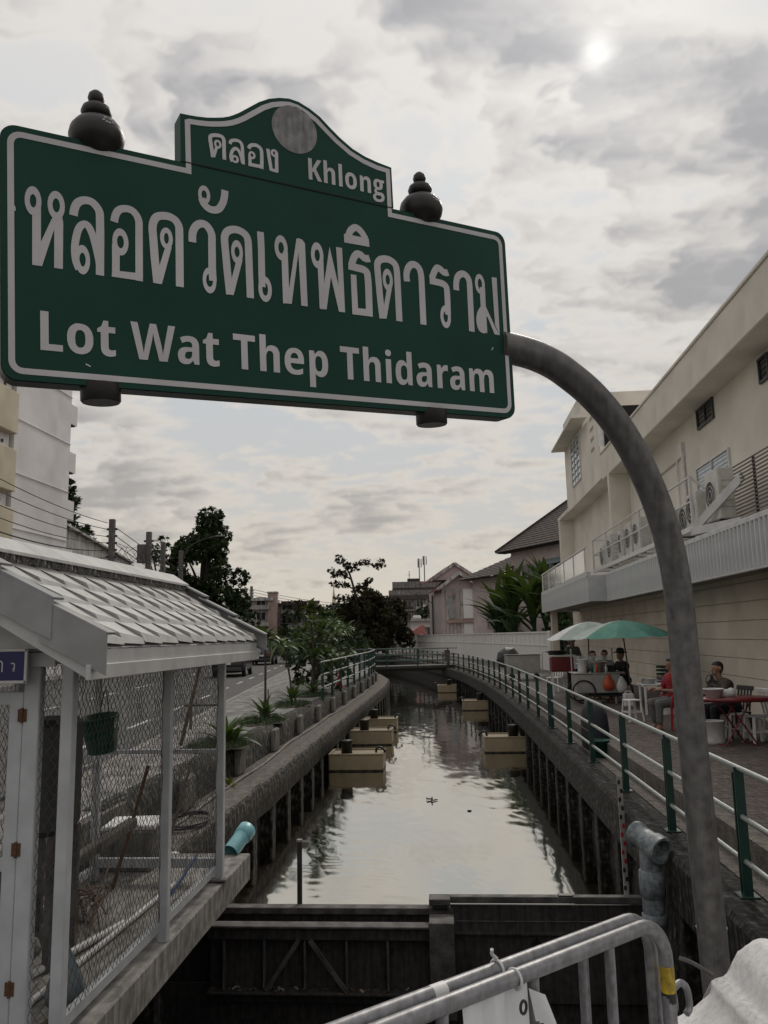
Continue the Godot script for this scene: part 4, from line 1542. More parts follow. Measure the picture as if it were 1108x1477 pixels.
	for i in 16:
		b = B.new()
		b.box(Vector3.ZERO, Vector3(rr(0.06, 0.16), rr(0.05, 0.1), rr(0.06, 0.16)), Basis.IDENTITY, 0.02)
		part(t, "stone", b, ["concrete", "old_concrete", "white_paint_concrete"][i % 3], Transform3D(Basis(Vector3(0.3, 1, 0.2).normalized(), rr(0, 3)), Vector3(rr(-0.14, 0.25), rr(0.03, 0.16), rr(-0.5, 0.5))))
	t = thing("hose_coil", "black hose lying in loops on the ledge beyond the shed", "hose", Vector3(-3.45, -0.49, -10.6))
	b = B.new()
	b.smooth()
	var pts := []
	for i in 46:
		var a := TAU * i / 15.0
		pts.append(Vector3(cos(a) * (0.26 + 0.02 * sin(i * 0.7)), 0.015 + i * 0.0012, sin(a) * (0.45 + 0.03 * cos(i))))
	b.tube(pts, 0.012, 6)
	part(t, "hose", b, "plastic_black")

func make_gate():
	var t := thing("sluice_gate", "dark rusty steel sluice gate with ribs and braces across the canal", "sluice gate")
	var add := func(called: String, c: Vector3, s: Vector3, m: String) -> void:
		var b := B.new()
		b.box(c, s, Basis.IDENTITY, 0.006)
		part(t, called, b, m)
	add.call("back_flange", Vector3(-1.75, -1.21, -9.62), Vector3(3.4, 0.07, 0.14), "gate_steel")
	add.call("back_plate", Vector3(-1.75, -2.2, -9.66), Vector3(3.4, 1.92, 0.02), "gate_dark")
	add.call("top_flange", Vector3(-1.42, -1.262, -9.26), Vector3(2.7, 0.025, 0.17), "gate_steel")
	add.call("top_beam", Vector3(-1.42, -1.34, -9.25), Vector3(2.68, 0.13, 0.05), "gate_dark")
	add.call("skin_plate", Vector3(-1.42, -1.68, -9.36), Vector3(2.68, 0.82, 0.02), "gate_dark")
	add.call("added_dark_plate", Vector3(-1.95, -2.7, -9.5), Vector3(3.8, 1.5, 0.02), "gate_dark")  # added dark plates, standing in for the darkness below the bottom flange
	add.call("added_dark_plate", Vector3(1.33, -2.75, -9.66), Vector3(2.9, 1.3, 0.02), "gate_dark")
	add.call("bottom_flange", Vector3(-1.42, -1.94, -9.27), Vector3(2.66, 0.03, 0.16), "gate_dark")
	for x in [-2.58, -2.13, -1.68, -1.22, -0.77]:
		add.call("rib", Vector3(x, -1.66, -9.29), Vector3(0.025, 0.52, 0.11), "gate_steel")
	for q in [[-1.74, -2.1], [-1.62, -1.22]]:
		var b := B.new()
		b.bar(Vector3(q[0] + 0.0, -1.4, -9.22), Vector3(q[1], -1.92, -9.22), 0.05, 0.03, Vector3.BACK, 0.004)
		part(t, "brace", b, "gate_steel")
	add.call("mullion", Vector3(-0.18, -1.68, -9.3), Vector3(0.27, 0.96, 0.3), "gate_steel")
	add.call("mullion_cap", Vector3(-0.2, -1.1, -9.6), Vector3(0.24, 0.07, 0.2), "gate_steel")
	add.call("right_leaf", Vector3(1.33, -1.66, -9.62), Vector3(2.82, 1.02, 0.05), "gate_dark")
	add.call("right_flange", Vector3(1.33, -1.085, -9.6), Vector3(2.82, 0.07, 0.1), "gate_steel")
	add.call("seam", Vector3(1.33, -1.32, -9.592), Vector3(2.8, 0.012, 0.012), "gate_steel")
	add.call("latch", Vector3(1.2, -1.045, -9.6), Vector3(0.16, 0.02, 0.09), "pump_black")
	add.call("bolt_plate", Vector3(-0.2, -1.14, -9.52), Vector3(0.16, 0.06, 0.05), "pump_black")
	var b := B.new()
	b.smooth()
	b.tube([Vector3(0.86, -1.56, -9.58), Vector3(0.86, -1.56, -9.6)], 0.055, 16)
	part(t, "drain_hole", b, "pump_black")
	b = B.new()
	b.smooth()
	b.tube([Vector3(-1.82, -1.3, -9.72), Vector3(-1.82, -0.5, -9.72)], 0.03, 12)
	part(t, "lifting_rod", b, "gate_dark")
	b = B.new()
	b.smooth()
	b.tube([Vector3(-1.82, -0.5, -9.72), Vector3(-1.82, -0.475, -9.72)], 0.034, 12)
	part(t, "rod_cap", b, "concrete")
	# rubbish lying on the bottom flange
	for i in 26:
		b = B.new()
		b.box(Vector3.ZERO, Vector3(rr(0.02, 0.07), 0.015, rr(0.015, 0.04)), Basis(Vector3(0.2, 1, 0).normalized(), rr(0, 3)), 0.003)
		var o := part(t, "debris", b, ["wood", "concrete", "rust"][i % 3], at(Vector3(rr(-2.6, -0.4), -1.912, -9.25 + rr(-0.05, 0.06))))

# ---------------------------------------------------------------- along the canal
func post_railing(called: String, label: String, path: Array, zs: Array, base_y: float, heights: Array, r: float, post_w: float) -> Node3D:
	var t := thing(called, label, "railing")
	var top: float = heights[0]
	for z in zs:
		var p := bank_point(path, z)
		var d := bank_point(path, z - 0.6) - bank_point(path, z + 0.6)
		var turn := atan2(-d.x, -d.z)
		var b := B.new()
		b.box(Vector3(0, (base_y + top) * 0.5 - 0.005, 0.028), Vector3(post_w, top - base_y + 0.03, 0.022), Basis.IDENTITY, 0.003)
		b.box(Vector3(0, (base_y + top) * 0.5 - 0.03, -0.028), Vector3(post_w, top - base_y - 0.02, 0.022), Basis.IDENTITY, 0.003)
		b.box(Vector3(0, base_y + 0.008, 0), Vector3(post_w + 0.08, 0.016, 0.16), Basis.IDENTITY, 0.003)
		part(t, "post", b, "rail_green", at(p, turn))
	for h in heights:
		var pts := []
		var z: float = zs[0] + 0.3
		var end: float = zs[-1] - 0.3
		while z > end:
			pts.append(bank_point(path, z) + Vector3(0, h, 0))
			z -= 1.0
		var b := B.new()
		b.smooth()
		b.tube(pts, r, 12)
		part(t, "rail", b, "rail_steel")
	return t

func make_railings():
	var zs := [-4.7, -6.95, -9.1, -11.3, -13.75, -16.1, -18.6, -18.95, -21.2]
	var z := -23.4
	while z > -100.0:
		zs.append(z)
		z -= 2.15
	post_railing("right_railing", "long green post railing with three pale steel rails along the right bank walkway", right_bank, zs, -0.25, [0.74, 0.36, 0.02], 0.022, 0.075)
	var lp := []
	for p in left_bank: lp.append(p + Vector3(-0.78, 0, 0))
	zs = []
	for i in 14: zs.append(-24.6 - i * 2.05)
	post_railing("left_railing", "short green railing on the left bank ending at the footbridge", lp, zs, 0.0, [1.12, 0.74, 0.36], 0.026, 0.08)
	# notice board and cabinet on the rails
	var b := B.new()
	b.box(Vector3(0, 0.42, 0), Vector3(0.36, 1.0, 0.03), Basis.IDENTITY, 0.004)
	solo("blue_notice_board", b, "frame_blue", "upright blue-grey board fixed to the end of the left railing", "notice board", at(Vector3(-4.95, 0.0, -46.0)))
	var t := thing("switch_cabinet", "grey-green box on a post at the footbridge end of the right railing", "cabinet", Vector3(-0.15, 0, -52.2))
	b = B.new()
	b.box(Vector3(0, 0.55, 0), Vector3(0.36, 0.75, 0.25), Basis.IDENTITY, 0.01)
	part(t, "cabinet_body", b, "gate_steel")
	b = B.new()
	b.box(Vector3(0, 0.08, 0), Vector3(0.08, 0.3, 0.08))
	part(t, "leg", b, "gate_steel")
	# footbridge
	t = thing("footbridge", "low dark steel footbridge with green railings across the canal", "footbridge", Vector3(0, 0, 0))
	b = B.new()
	b.bar(Vector3(-6.2, -0.17, -53.5), Vector3(0.6, -0.13, -54.2), 1.9, 0.16)
	part(t, "deck", b, "gate_dark")
	b = B.new()
	b.bar(Vector3(-6.2, -0.34, -53.0), Vector3(0.6, -0.3, -53.7), 0.12, 0.22)
	part(t, "girder", b, "gate_dark")
	for s in [0.9, -0.9]:
		for h in [1.02, 0.62, 0.25]:
			b = B.new()
			b.smooth()
			b.tube([Vector3(-6.2, h, -53.5 + s), Vector3(0.5, h, -54.2 + s)], 0.03, 8)
			part(t, "rail", b, "rail_green")
		for i in 4:
			b = B.new()
			b.box(Vector3(-6.1 + i * 2.0, 0.44, -53.5 + s - i * 0.22), Vector3(0.07, 1.16, 0.07))
			part(t, "post", b, "rail_green")

func flow_box(label: String, x0: float, x1: float, z: float, top: float, side: int):
	var t := thing("float_box", label, "float box", Vector3((x0 + x1) * 0.5, -1.45, z), 0.0, "beige boxes moored in the canal")
	var w := x1 - x0
	var h := top + 1.45
	var d := 0.95
	var b := B.new()
	b.box(Vector3(0, h * 0.5 - 0.12, -d * 0.5), Vector3(w, h + 0.2, d), Basis.IDENTITY, 0.025)
	part(t, "box_body", b, "box_beige")
	b = B.new()
	b.box(Vector3(0, 0.01, -d * 0.5), Vector3(w + 0.008, 0.09, d + 0.008), Basis.IDENTITY, 0.02)
	part(t, "waterline_slime", b, "slime")
	for zz in [0.0, -d + 0.06]:
		b = B.new()
		b.box(Vector3(0, h - 0.005, zz - 0.03), Vector3(w + 0.03, 0.035, 0.07), Basis.IDENTITY, 0.008)
		part(t, "rim", b, "box_beige")
	for s in [-1.0, 1.0]:
		b = B.new()
		b.box(Vector3(s * (w * 0.5 - 0.02), h - 0.004, -d * 0.5), Vector3(0.07, 0.036, d - 0.1), Basis.IDENTITY, 0.008)
		part(t, "rim", b, "box_beige")
	b = B.new()
	b.smooth()
	var px := (-w * 0.5 + 0.42) * side
	b.lathe([Vector2(0.0, h - 0.03), Vector2(0.14, h - 0.03), Vector2(0.14, h + 0.24), Vector2(0.155, h + 0.25), Vector2(0.155, h + 0.3), Vector2(0.0, h + 0.31)], 18, Transform3D(Basis.IDENTITY, Vector3(px, 0, -0.35)))
	part(t, "pump_head", b, "pump_black")
	b = B.new()
	b.smooth()
	b.tube(curve([Vector3(px + 0.75 * side, h, -0.3), Vector3(px + 0.77 * side, h + 0.1, -0.3), Vector3(px + 0.86 * side, h + 0.13, -0.3), Vector3(px + 0.96 * side, h + 0.06, -0.3), Vector3(px + 0.97 * side, h, -0.3)], 4), 0.028, 8)
	part(t, "handle", b, "pump_black")

func make_canal_things():
	flow_box("nearest beige float box on the left bank, with a black pump head", -3.1, -1.74, -20.5, -1.04, 1)
	flow_box("second beige float box on the left bank, just behind the nearest", -3.15, -1.86, -25.3, -1.02, 1)
	flow_box("farthest beige float box in the left row of three", -3.15, -1.92, -28.6, -1.0, 1)
	flow_box("nearest beige float box on the right bank, with a black pump head", 0.9, 2.16, -23.4, -1.02, -1)
	flow_box("middle beige float box on the right bank, farther up the canal", 0.5, 1.72, -36.2, -1.02, -1)
	flow_box("farthest small beige float box on the right, before the footbridge", -0.75, 0.35, -47.5, -1.02, -1)
	# pipes
	var t := thing("blue_drain_pipe", "pale blue plastic drain pipe with a collar, jutting out beside the shed slab", "pipe")
	var b := B.new()
	b.smooth()
	var a := Vector3(-2.39, -0.315, -9.5)
	var c := Vector3(-2.49, -0.475, -9.15)
	b.tube([a, a.lerp(c, 0.2), c], 0.088, 24, false)
	b.smooth(2)
	b.tube([c, a.lerp(c, 0.2)], 0.079, 24, false)
	part(t, "tube", b, "pvc_blue")
	b = B.new()
	b.smooth()
	b.tube([a.lerp(c, -0.04), a.lerp(c, -0.02), a.lerp(c, 0.3), a.lerp(c, 0.32)], [0.09, 0.102, 0.102, 0.089], 24, false)
	part(t, "collar", b, "pvc_blue")
	b = B.new()
	b.smooth()
	b.tube([a, a.lerp(c, -0.05)], 0.084, 20)
	part(t, "dark_bore_fill", b, "void_dark")  # black plug paints the unlit depth of the pipe
	t = thing("grey_tee_pipe", "large grey plastic tee pipe standing in the water at the right bank", "pipe", Vector3(1.9, 0.09, -8.45))
	b = B.new()
	b.smooth()
	b.tube([Vector3(0, -3.0, 0), Vector3(0, -0.3, 0)], 0.105, 22)
	part(t, "riser", b, "pvc_grey")
	b = B.new()
	b.smooth()
	b.tube([Vector3(0, -0.8, 0), Vector3(0, -0.79, 0), Vector3(0, -0.56, 0), Vector3(0, -0.55, 0)], [0.107, 0.122, 0.122, 0.107], 22)
	part(t, "socket", b, "pvc_grey")
	b = B.new()
	b.smooth()
	b.tube([Vector3(0, -1.06, 0), Vector3(0, -1.05, 0), Vector3(0, -0.96, 0), Vector3(0, -0.95, 0)], [0.106, 0.118, 0.118, 0.106], 22)
	part(t, "socket", b, "pvc_grey")
	b = B.new()
	b.smooth()
	var e0 := Vector3(-0.1, -0.24, -0.14)
	var e1 := Vector3(0.075, -0.33, 0.19)
	b.tube([e0, e0.lerp(e1, 0.12), e0.lerp(e1, 0.14), e0.lerp(e1, 0.7), e0.lerp(e1, 0.72), e1], [0.125, 0.125, 0.11, 0.11, 0.13, 0.13], 24, false)
	b.smooth(2)
	b.tube([e1, e0.lerp(e1, 0.72), e0], [0.105, 0.1, 0.095], 24, false)
	b.flat()
	for k in 24:
		var q := (e1 - e0).normalized()
		var u := q.cross(Vector3.UP).normalized()
		var v := u.cross(q)
		var p0 := u * cos(TAU * k / 24) + v * sin(TAU * k / 24)
		var p1 := u * cos(TAU * (k + 1) / 24) + v * sin(TAU * (k + 1) / 24)
		b.quad(e1 + p0 * 0.105, e1 + p0 * 0.13, e1 + p1 * 0.13, e1 + p1 * 0.105)
	part(t, "tee", b, "pvc_grey")
	b = B.new()
	b.box(Vector3(0, -0.32, 0.0), Vector3(0.19, 0.15, 0.01), Basis.looking_at(e0 - e1, Vector3.UP))
	part(t, "dark_bore_fill", b, "void_dark")  # black plate across the bore paints the tee's unlit inside
	# tide staff
	t = thing("water_gauge", "narrow white tide gauge board with red and black marks on the right canal wall", "gauge", Vector3(1.99, 0, -10.2))
	b = B.new()
	b.box(Vector3(0, -0.74, 0), Vector3(0.06, 1.74, 0.02), Basis.IDENTITY, 0.003)
	part(t, "board", b, "apartment_pale")
	for i in 15:
		b = B.new()
		b.box(Vector3(0.012 * (1 if i % 2 else -1), 0.06 - i * 0.1, 0.0105), Vector3(0.03, 0.05, 0.004))
		part(t, "mark", b, ["pump_black", "plastic_red"][(i / 5) % 2])
	# cable along the left ledge, floating rubbish
	b = B.new()
	b.smooth()
	var pts := []
	var z := -9.4
	while z > -40.0:
		var p := bank_point(left_bank, z)
		pts.append(p + Vector3(-0.52 + 0.03 * sin(z * 1.1) + 0.05 * sin(z * 0.37), -0.478 + 0.006 * sin(z * 3.0), 0))
		z -= 0.4
	b.tube(pts, 0.022, 8)
	solo("ledge_pipe", b, "concrete", "thin grey pipe snaking along the left canal ledge", "pipe")
	t = thing("floating_twig", "small dark twig with leaves floating in mid canal", "twig", Vector3(-0.49, -1.44, -16.88))
	for i in 6:
		b = B.new()
		var q := Vector3(rr(-0.12, 0.12), rr(0.0, 0.04), rr(-0.1, 0.1))
		b.smooth()
		b.tube([q, q + Vector3(rr(-0.1, 0.1), rr(0, 0.05), rr(-0.08, 0.08))], 0.014, 5)
		part(t, "twig", b, "pump_black")
	t = thing("floating_leaf", "tiny dark scrap floating right of the twig", "rubbish", Vector3(0.28, -1.44, -15.9))
	b = B.new()
	b.blob(Vector3.ZERO, Vector3(0.045, 0.015, 0.03), 6)
	part(t, "scrap", b, "pump_black")
	# red cone by the left railing, bucket on the right ledge
	t = thing("traffic_cone", "red and white traffic cone at the end of the left railing", "traffic cone", Vector3(-4.1, 0, -30.0))
	b = B.new()
	b.box(Vector3(0, 0.02, 0), Vector3(0.36, 0.04, 0.36), Basis.IDENTITY, 0.01)
	part(t, "base", b, "plastic_red")
	var rs := [0.13, 0.1, 0.085, 0.055, 0.045, 0.025]
	var ys := [0.04, 0.22, 0.3, 0.46, 0.52, 0.62]
	for i in 5:
		b = B.new()
		b.smooth()
		b.lathe([Vector2(rs[i], ys[i]), Vector2(rs[i + 1], ys[i + 1])], 16)
		part(t, "band", b, "plastic_white" if i % 2 else "plastic_red")
	t = thing("green_bucket", "dark green bucket on the ledge behind the right railing", "bucket", Vector3(2.48, -0.25, -14.2))
	b = B.new()
	b.smooth()
	b.lathe([Vector2(0.0, 0.0), Vector2(0.12, 0.0), Vector2(0.16, 0.28), Vector2(0.17, 0.28), Vector2(0.17, 0.3), Vector2(0.15, 0.3), Vector2(0.115, 0.03), Vector2(0.0, 0.03)], 18)
	part(t, "pail", b, "plastic_green")

# ---------------------------------------------------------------- cream building on the right
func make_right_building():
	var t := thing("cream_building", "long cream building with overhanging upper floor, corrugated awning and roof tower on the right", "building")
	var bx := func(par: Node3D, called: String, x0: float, x1: float, y0: float, y1: float, z0: float, z1: float, m: String, bev := 0.0) -> MeshInstance3D:
		var b := B.new()
		b.box(Vector3((x0 + x1) / 2, (y0 + y1) / 2, (z0 + z1) / 2), Vector3(x1 - x0, y1 - y0, absf(z1 - z0)), Basis.IDENTITY, bev)
		return part(par, called, b, m)
	# ground floor: boards of 0.4 m
	var wall: MeshInstance3D = bx.call(t, "ground_wall", 6.4, 12.0, -0.1, 3.4, -6.0, -41.8, "panel_joint")
	for r in 8:
		for s in 5:
			var z0 := -6.0 - s * 7.16
			var b := B.new()
			b.box(Vector3(6.378, 0.205 + r * 0.405, z0 - 3.58), Vector3(0.05, 0.395, 7.148), Basis.IDENTITY, 0.008)
			part(wall, "wall_board", b, "cream_panel")
	bx.call(t, "grey_wall_panel", 6.22, 6.36, 0.0, 3.3, -6.0, -15.9, "apartment_grey", 0.01)  # plain darker grey panel before the near part of the ground wall
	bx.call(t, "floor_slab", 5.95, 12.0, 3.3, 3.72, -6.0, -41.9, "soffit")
	# upper wall, overhanging storey and fins
	bx.call(t, "upper_wall", 6.6, 12.0, 3.7, 7.7, -6.0, -41.6, "cream_wall")
	bx.call(t, "parapet_storey", 5.9, 12.0, 7.45, 8.42, -4.0, -29.9, "cream_wall_b", 0.02)
	bx.call(t, "coping", 5.86, 12.0, 8.42, 8.5, -4.0, -29.9, "cream_wall", 0.015)
	bx.call(t, "tower_base", 5.9, 12.0, 7.55, 8.75, -29.9, -38.6, "cream_wall")
	bx.call(t, "tower_upper", 5.9, 12.0, 8.75, 11.9, -33.4, -38.6, "cream_wall")
	bx.call(t, "tower_lower", 5.9, 12.0, 8.75, 10.35, -30.1, -33.4, "cream_wall")
	bx.call(t, "dark_void_panel", 6.08, 11.9, 8.4, 10.3, -29.9, -30.12, "void_dark")  # black panel paints an unlit void on the tower's near face
	bx.call(t, "corner_trim", 5.88, 6.08, 8.75, 10.36, -29.95, -30.1, "white_metal")
	bx.call(t, "end_slab", 5.9, 12.0, 7.6, 7.78, -38.6, -42.2, "cream_wall_b", 0.01)
	bx.call(t, "near_fin", 5.9, 6.6, 3.7, 7.5, -28.75, -29.0, "cream_wall_b", 0.01)
	bx.call(t, "far_fin", 5.9, 6.6, 3.7, 7.6, -41.6, -42.0, "cream_wall_b", 0.01)
	# tower window with hood
	var b := B.new()
	b.hexa([Vector3(5.25, 10.5, -32.2), Vector3(5.9, 10.52, -32.2), Vector3(5.9, 10.52, -38.5), Vector3(5.25, 10.5, -38.5), Vector3(5.25, 10.58, -32.2), Vector3(5.9, 10.72, -32.2), Vector3(5.9, 10.72, -38.5), Vector3(5.25, 10.58, -38.5)])
	part(t, "window_hood", b, "cream_wall_b")
	make_window(t, 5.9, 8.4, 10.35, -34.2, -36.5, 3, "white_metal", 7, "glass_pale")
	for r in 4:
		for c in 3:
			b = B.new()
			b.box(Vector3(5.896, 8.95 + r * 0.42, -31.1 - c * 0.24), Vector3(0.02, 0.14, 0.12))
			part(t, "vent_block", b, "soffit")
	# small high windows and the white jalousie
	make_window(t, 6.6, 6.95, 7.42, -19.4, -20.6, 2, "ac_dark", 4)
	make_window(t, 6.6, 6.85, 7.33, -16.0, -16.45, 1, "ac_dark", 4)
	make_window(t, 6.6, 5.2, 5.98, -18.6, -21.0, 2, "white_metal", 8, "glass_pale")
	# duct and pipes on the wall
	bx.call(t, "duct_box", 6.5, 6.6, 6.55, 6.95, -21.95, -22.15, "white_metal", 0.01)
	for q in [[-22.0, 0.045], [-22.6, 0.022]]:
		b = B.new()
		b.smooth()
		b.tube([Vector3(6.55, 4.0, q[0]), Vector3(6.55, 6.6, q[0])], q[1], 10)
		part(t, "wall_pipe", b, "white_metal")
	b = B.new()
	b.smooth()
	b.tube([Vector3(6.56, 6.6, -22.0), Vector3(6.56, 6.56, -22.6), Vector3(6.56, 6.5, -26.4)], 0.02, 8)
	part(t, "wall_pipe", b, "cream_panel")
	# awning: two lengths of ribbed sheet, corner, trims, soffit
	for q in [[5.2, -6.0, -26.7], [4.6, -26.7, -39.6]]:
		b = B.new()
		var x: float = q[0]
		var z: float = q[1]
		while z > q[2]:
			var zz := [z, z - 0.055, z - 0.075, z - 0.125, z - 0.145, z - 0.2]
			var xx := [0.0, 0.0, -0.05, -0.05, 0.0, 0.0]
			for i in 5:
				b.quad(Vector3(x + xx[i + 1], 2.86, zz[i + 1]), Vector3(x + xx[i], 2.86, zz[i]), Vector3(x + xx[i], 3.66, zz[i]), Vector3(x + xx[i + 1], 3.66, zz[i + 1]))
			z -= 0.2
		part(t, "awning_sheet", b, "awning_sheet")
		bx.call(t, "awning_top_trim", x - 0.045, x + 0.1, 3.65, 3.75, q[1], q[2], "awning_trim", 0.01)
		bx.call(t, "awning_bottom_trim", x - 0.04, x + 0.05, 2.83, 2.87, q[1], q[2], "awning_trim", 0.006)
		bx.call(t, "awning_roof", x + 0.1, 6.4, 3.66, 3.7, q[1], q[2], "awning_sheet")
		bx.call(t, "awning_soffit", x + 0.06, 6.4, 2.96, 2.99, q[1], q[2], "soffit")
	bx.call(t, "awning_return", 4.6, 5.2, 2.85, 3.66, -26.66, -26.7, "awning_sheet")
	bx.call(t, "awning_end", 4.62, 6.4, 2.85, 3.66, -39.58, -39.64, "awning_sheet")
	bx.call(t, "awning_flashing", 5.3, 5.9, 3.72, 3.8, -6.0, -17.2, "awning_trim", 0.01)
	# balcony parapet at the far end with a clear panel
	bx.call(t, "balcony_sill", 4.56, 4.72, 3.75, 3.82, -26.7, -39.6, "awning_trim", 0.01)
	bx.call(t, "balcony_rail", 4.6, 4.66, 4.62, 4.68, -27.0, -39.6, "white_metal", 0.01)
	for i in 6:
		bx.call(t, "balcony_post", 4.61, 4.65, 3.8, 4.64, -27.2 - i * 2.45, -27.26 - i * 2.45, "white_metal")
		if i < 5:
			b = B.new()
			b.quad(Vector3(4.63, 3.86, -27.3 - i * 2.45), Vector3(4.63, 3.86, -29.6 - i * 2.45), Vector3(4.63, 4.58, -29.6 - i * 2.45), Vector3(4.63, 4.58, -27.3 - i * 2.45))
			part(t, "clear_panel", b, "glass_clear")
	bx.call(t, "end_column", 4.85, 5.15, 0.0, 2.96, -38.6, -38.9, "cream_panel", 0.02)
	# red fire sign on the wall
	var s := thing("fire_point_sign", "small red framed white sign on the cream wall near the right edge", "sign", Vector3(6.345, 1.98, -15.99))
	s.position = Vector3(6.21, 1.95, -15.75)
	b = B.new()
	b.box(Vector3.ZERO, Vector3(0.02, 0.2, 0.24), Basis.IDENTITY, 0.004)
	part(s, "red_frame", b, "plastic_red")
	b = B.new()
	b.box(Vector3(-0.011, 0, 0), Vector3(0.004, 0.12, 0.1))
	part(s, "white_field", b, "plastic_white")
	# louvred screen on the awning
	t = thing("louvre_screen", "brown louvred screen standing on the awning at the right edge", "louvre screen")
	for i in 16:
		b = B.new()
		var y := 4.02 + i * 0.073
		b.box(Vector3(5.9, y, -12.3), Vector3(0.05, 0.03, 8.4), Basis(Vector3.BACK, 0.5), 0.003)
		part(t, "slat", b, "slat_brown")
	for z in [-15.6, -14.2, -12.6]:
		b = B.new()
		b.box(Vector3(5.96, 4.57, z), Vector3(0.04, 1.16, 0.05))
		part(t, "mullion", b, "ac_dark")

func make_window(par: Node3D, x: float, y0: float, y1: float, z0: float, z1: float, cols: int, frame_m: String, blades: int, blade_m := "glass_dark") -> MeshInstance3D:
	# set in a wall that faces the canal: a frame proud of the wall with glass blades in it
	var b := B.new()
	b.box(Vector3(x - 0.004, (y0 + y1) / 2, (z0 + z1) / 2), Vector3(0.012, y1 - y0, z0 - z1))
	var w := part(par, "window", b, "void_dark")
	for q in [[y0, 0], [y1, 0]]:
		b = B.new()
		b.box(Vector3(x - 0.03, q[0], (z0 + z1) / 2), Vector3(0.06, 0.05, z0 - z1 + 0.06), Basis.IDENTITY, 0.004)
		part(w, "frame", b, frame_m)
	for i in cols + 1:
		b = B.new()
		b.box(Vector3(x - 0.03, (y0 + y1) / 2, lerpf(z0, z1, float(i) / cols)), Vector3(0.055, y1 - y0 - 0.05, 0.05), Basis.IDENTITY, 0.004)
		part(w, "frame", b, frame_m)
	for i in blades:
		var y := lerpf(y0, y1, (i + 0.5) / blades)
		b = B.new()
		b.box(Vector3(x - 0.026, y, (z0 + z1) / 2), Vector3(0.008, (y1 - y0) / blades * 0.96, z0 - z1 - 0.06), Basis(Vector3.BACK, -0.12))
		part(w, "blade", b, blade_m)
	return w

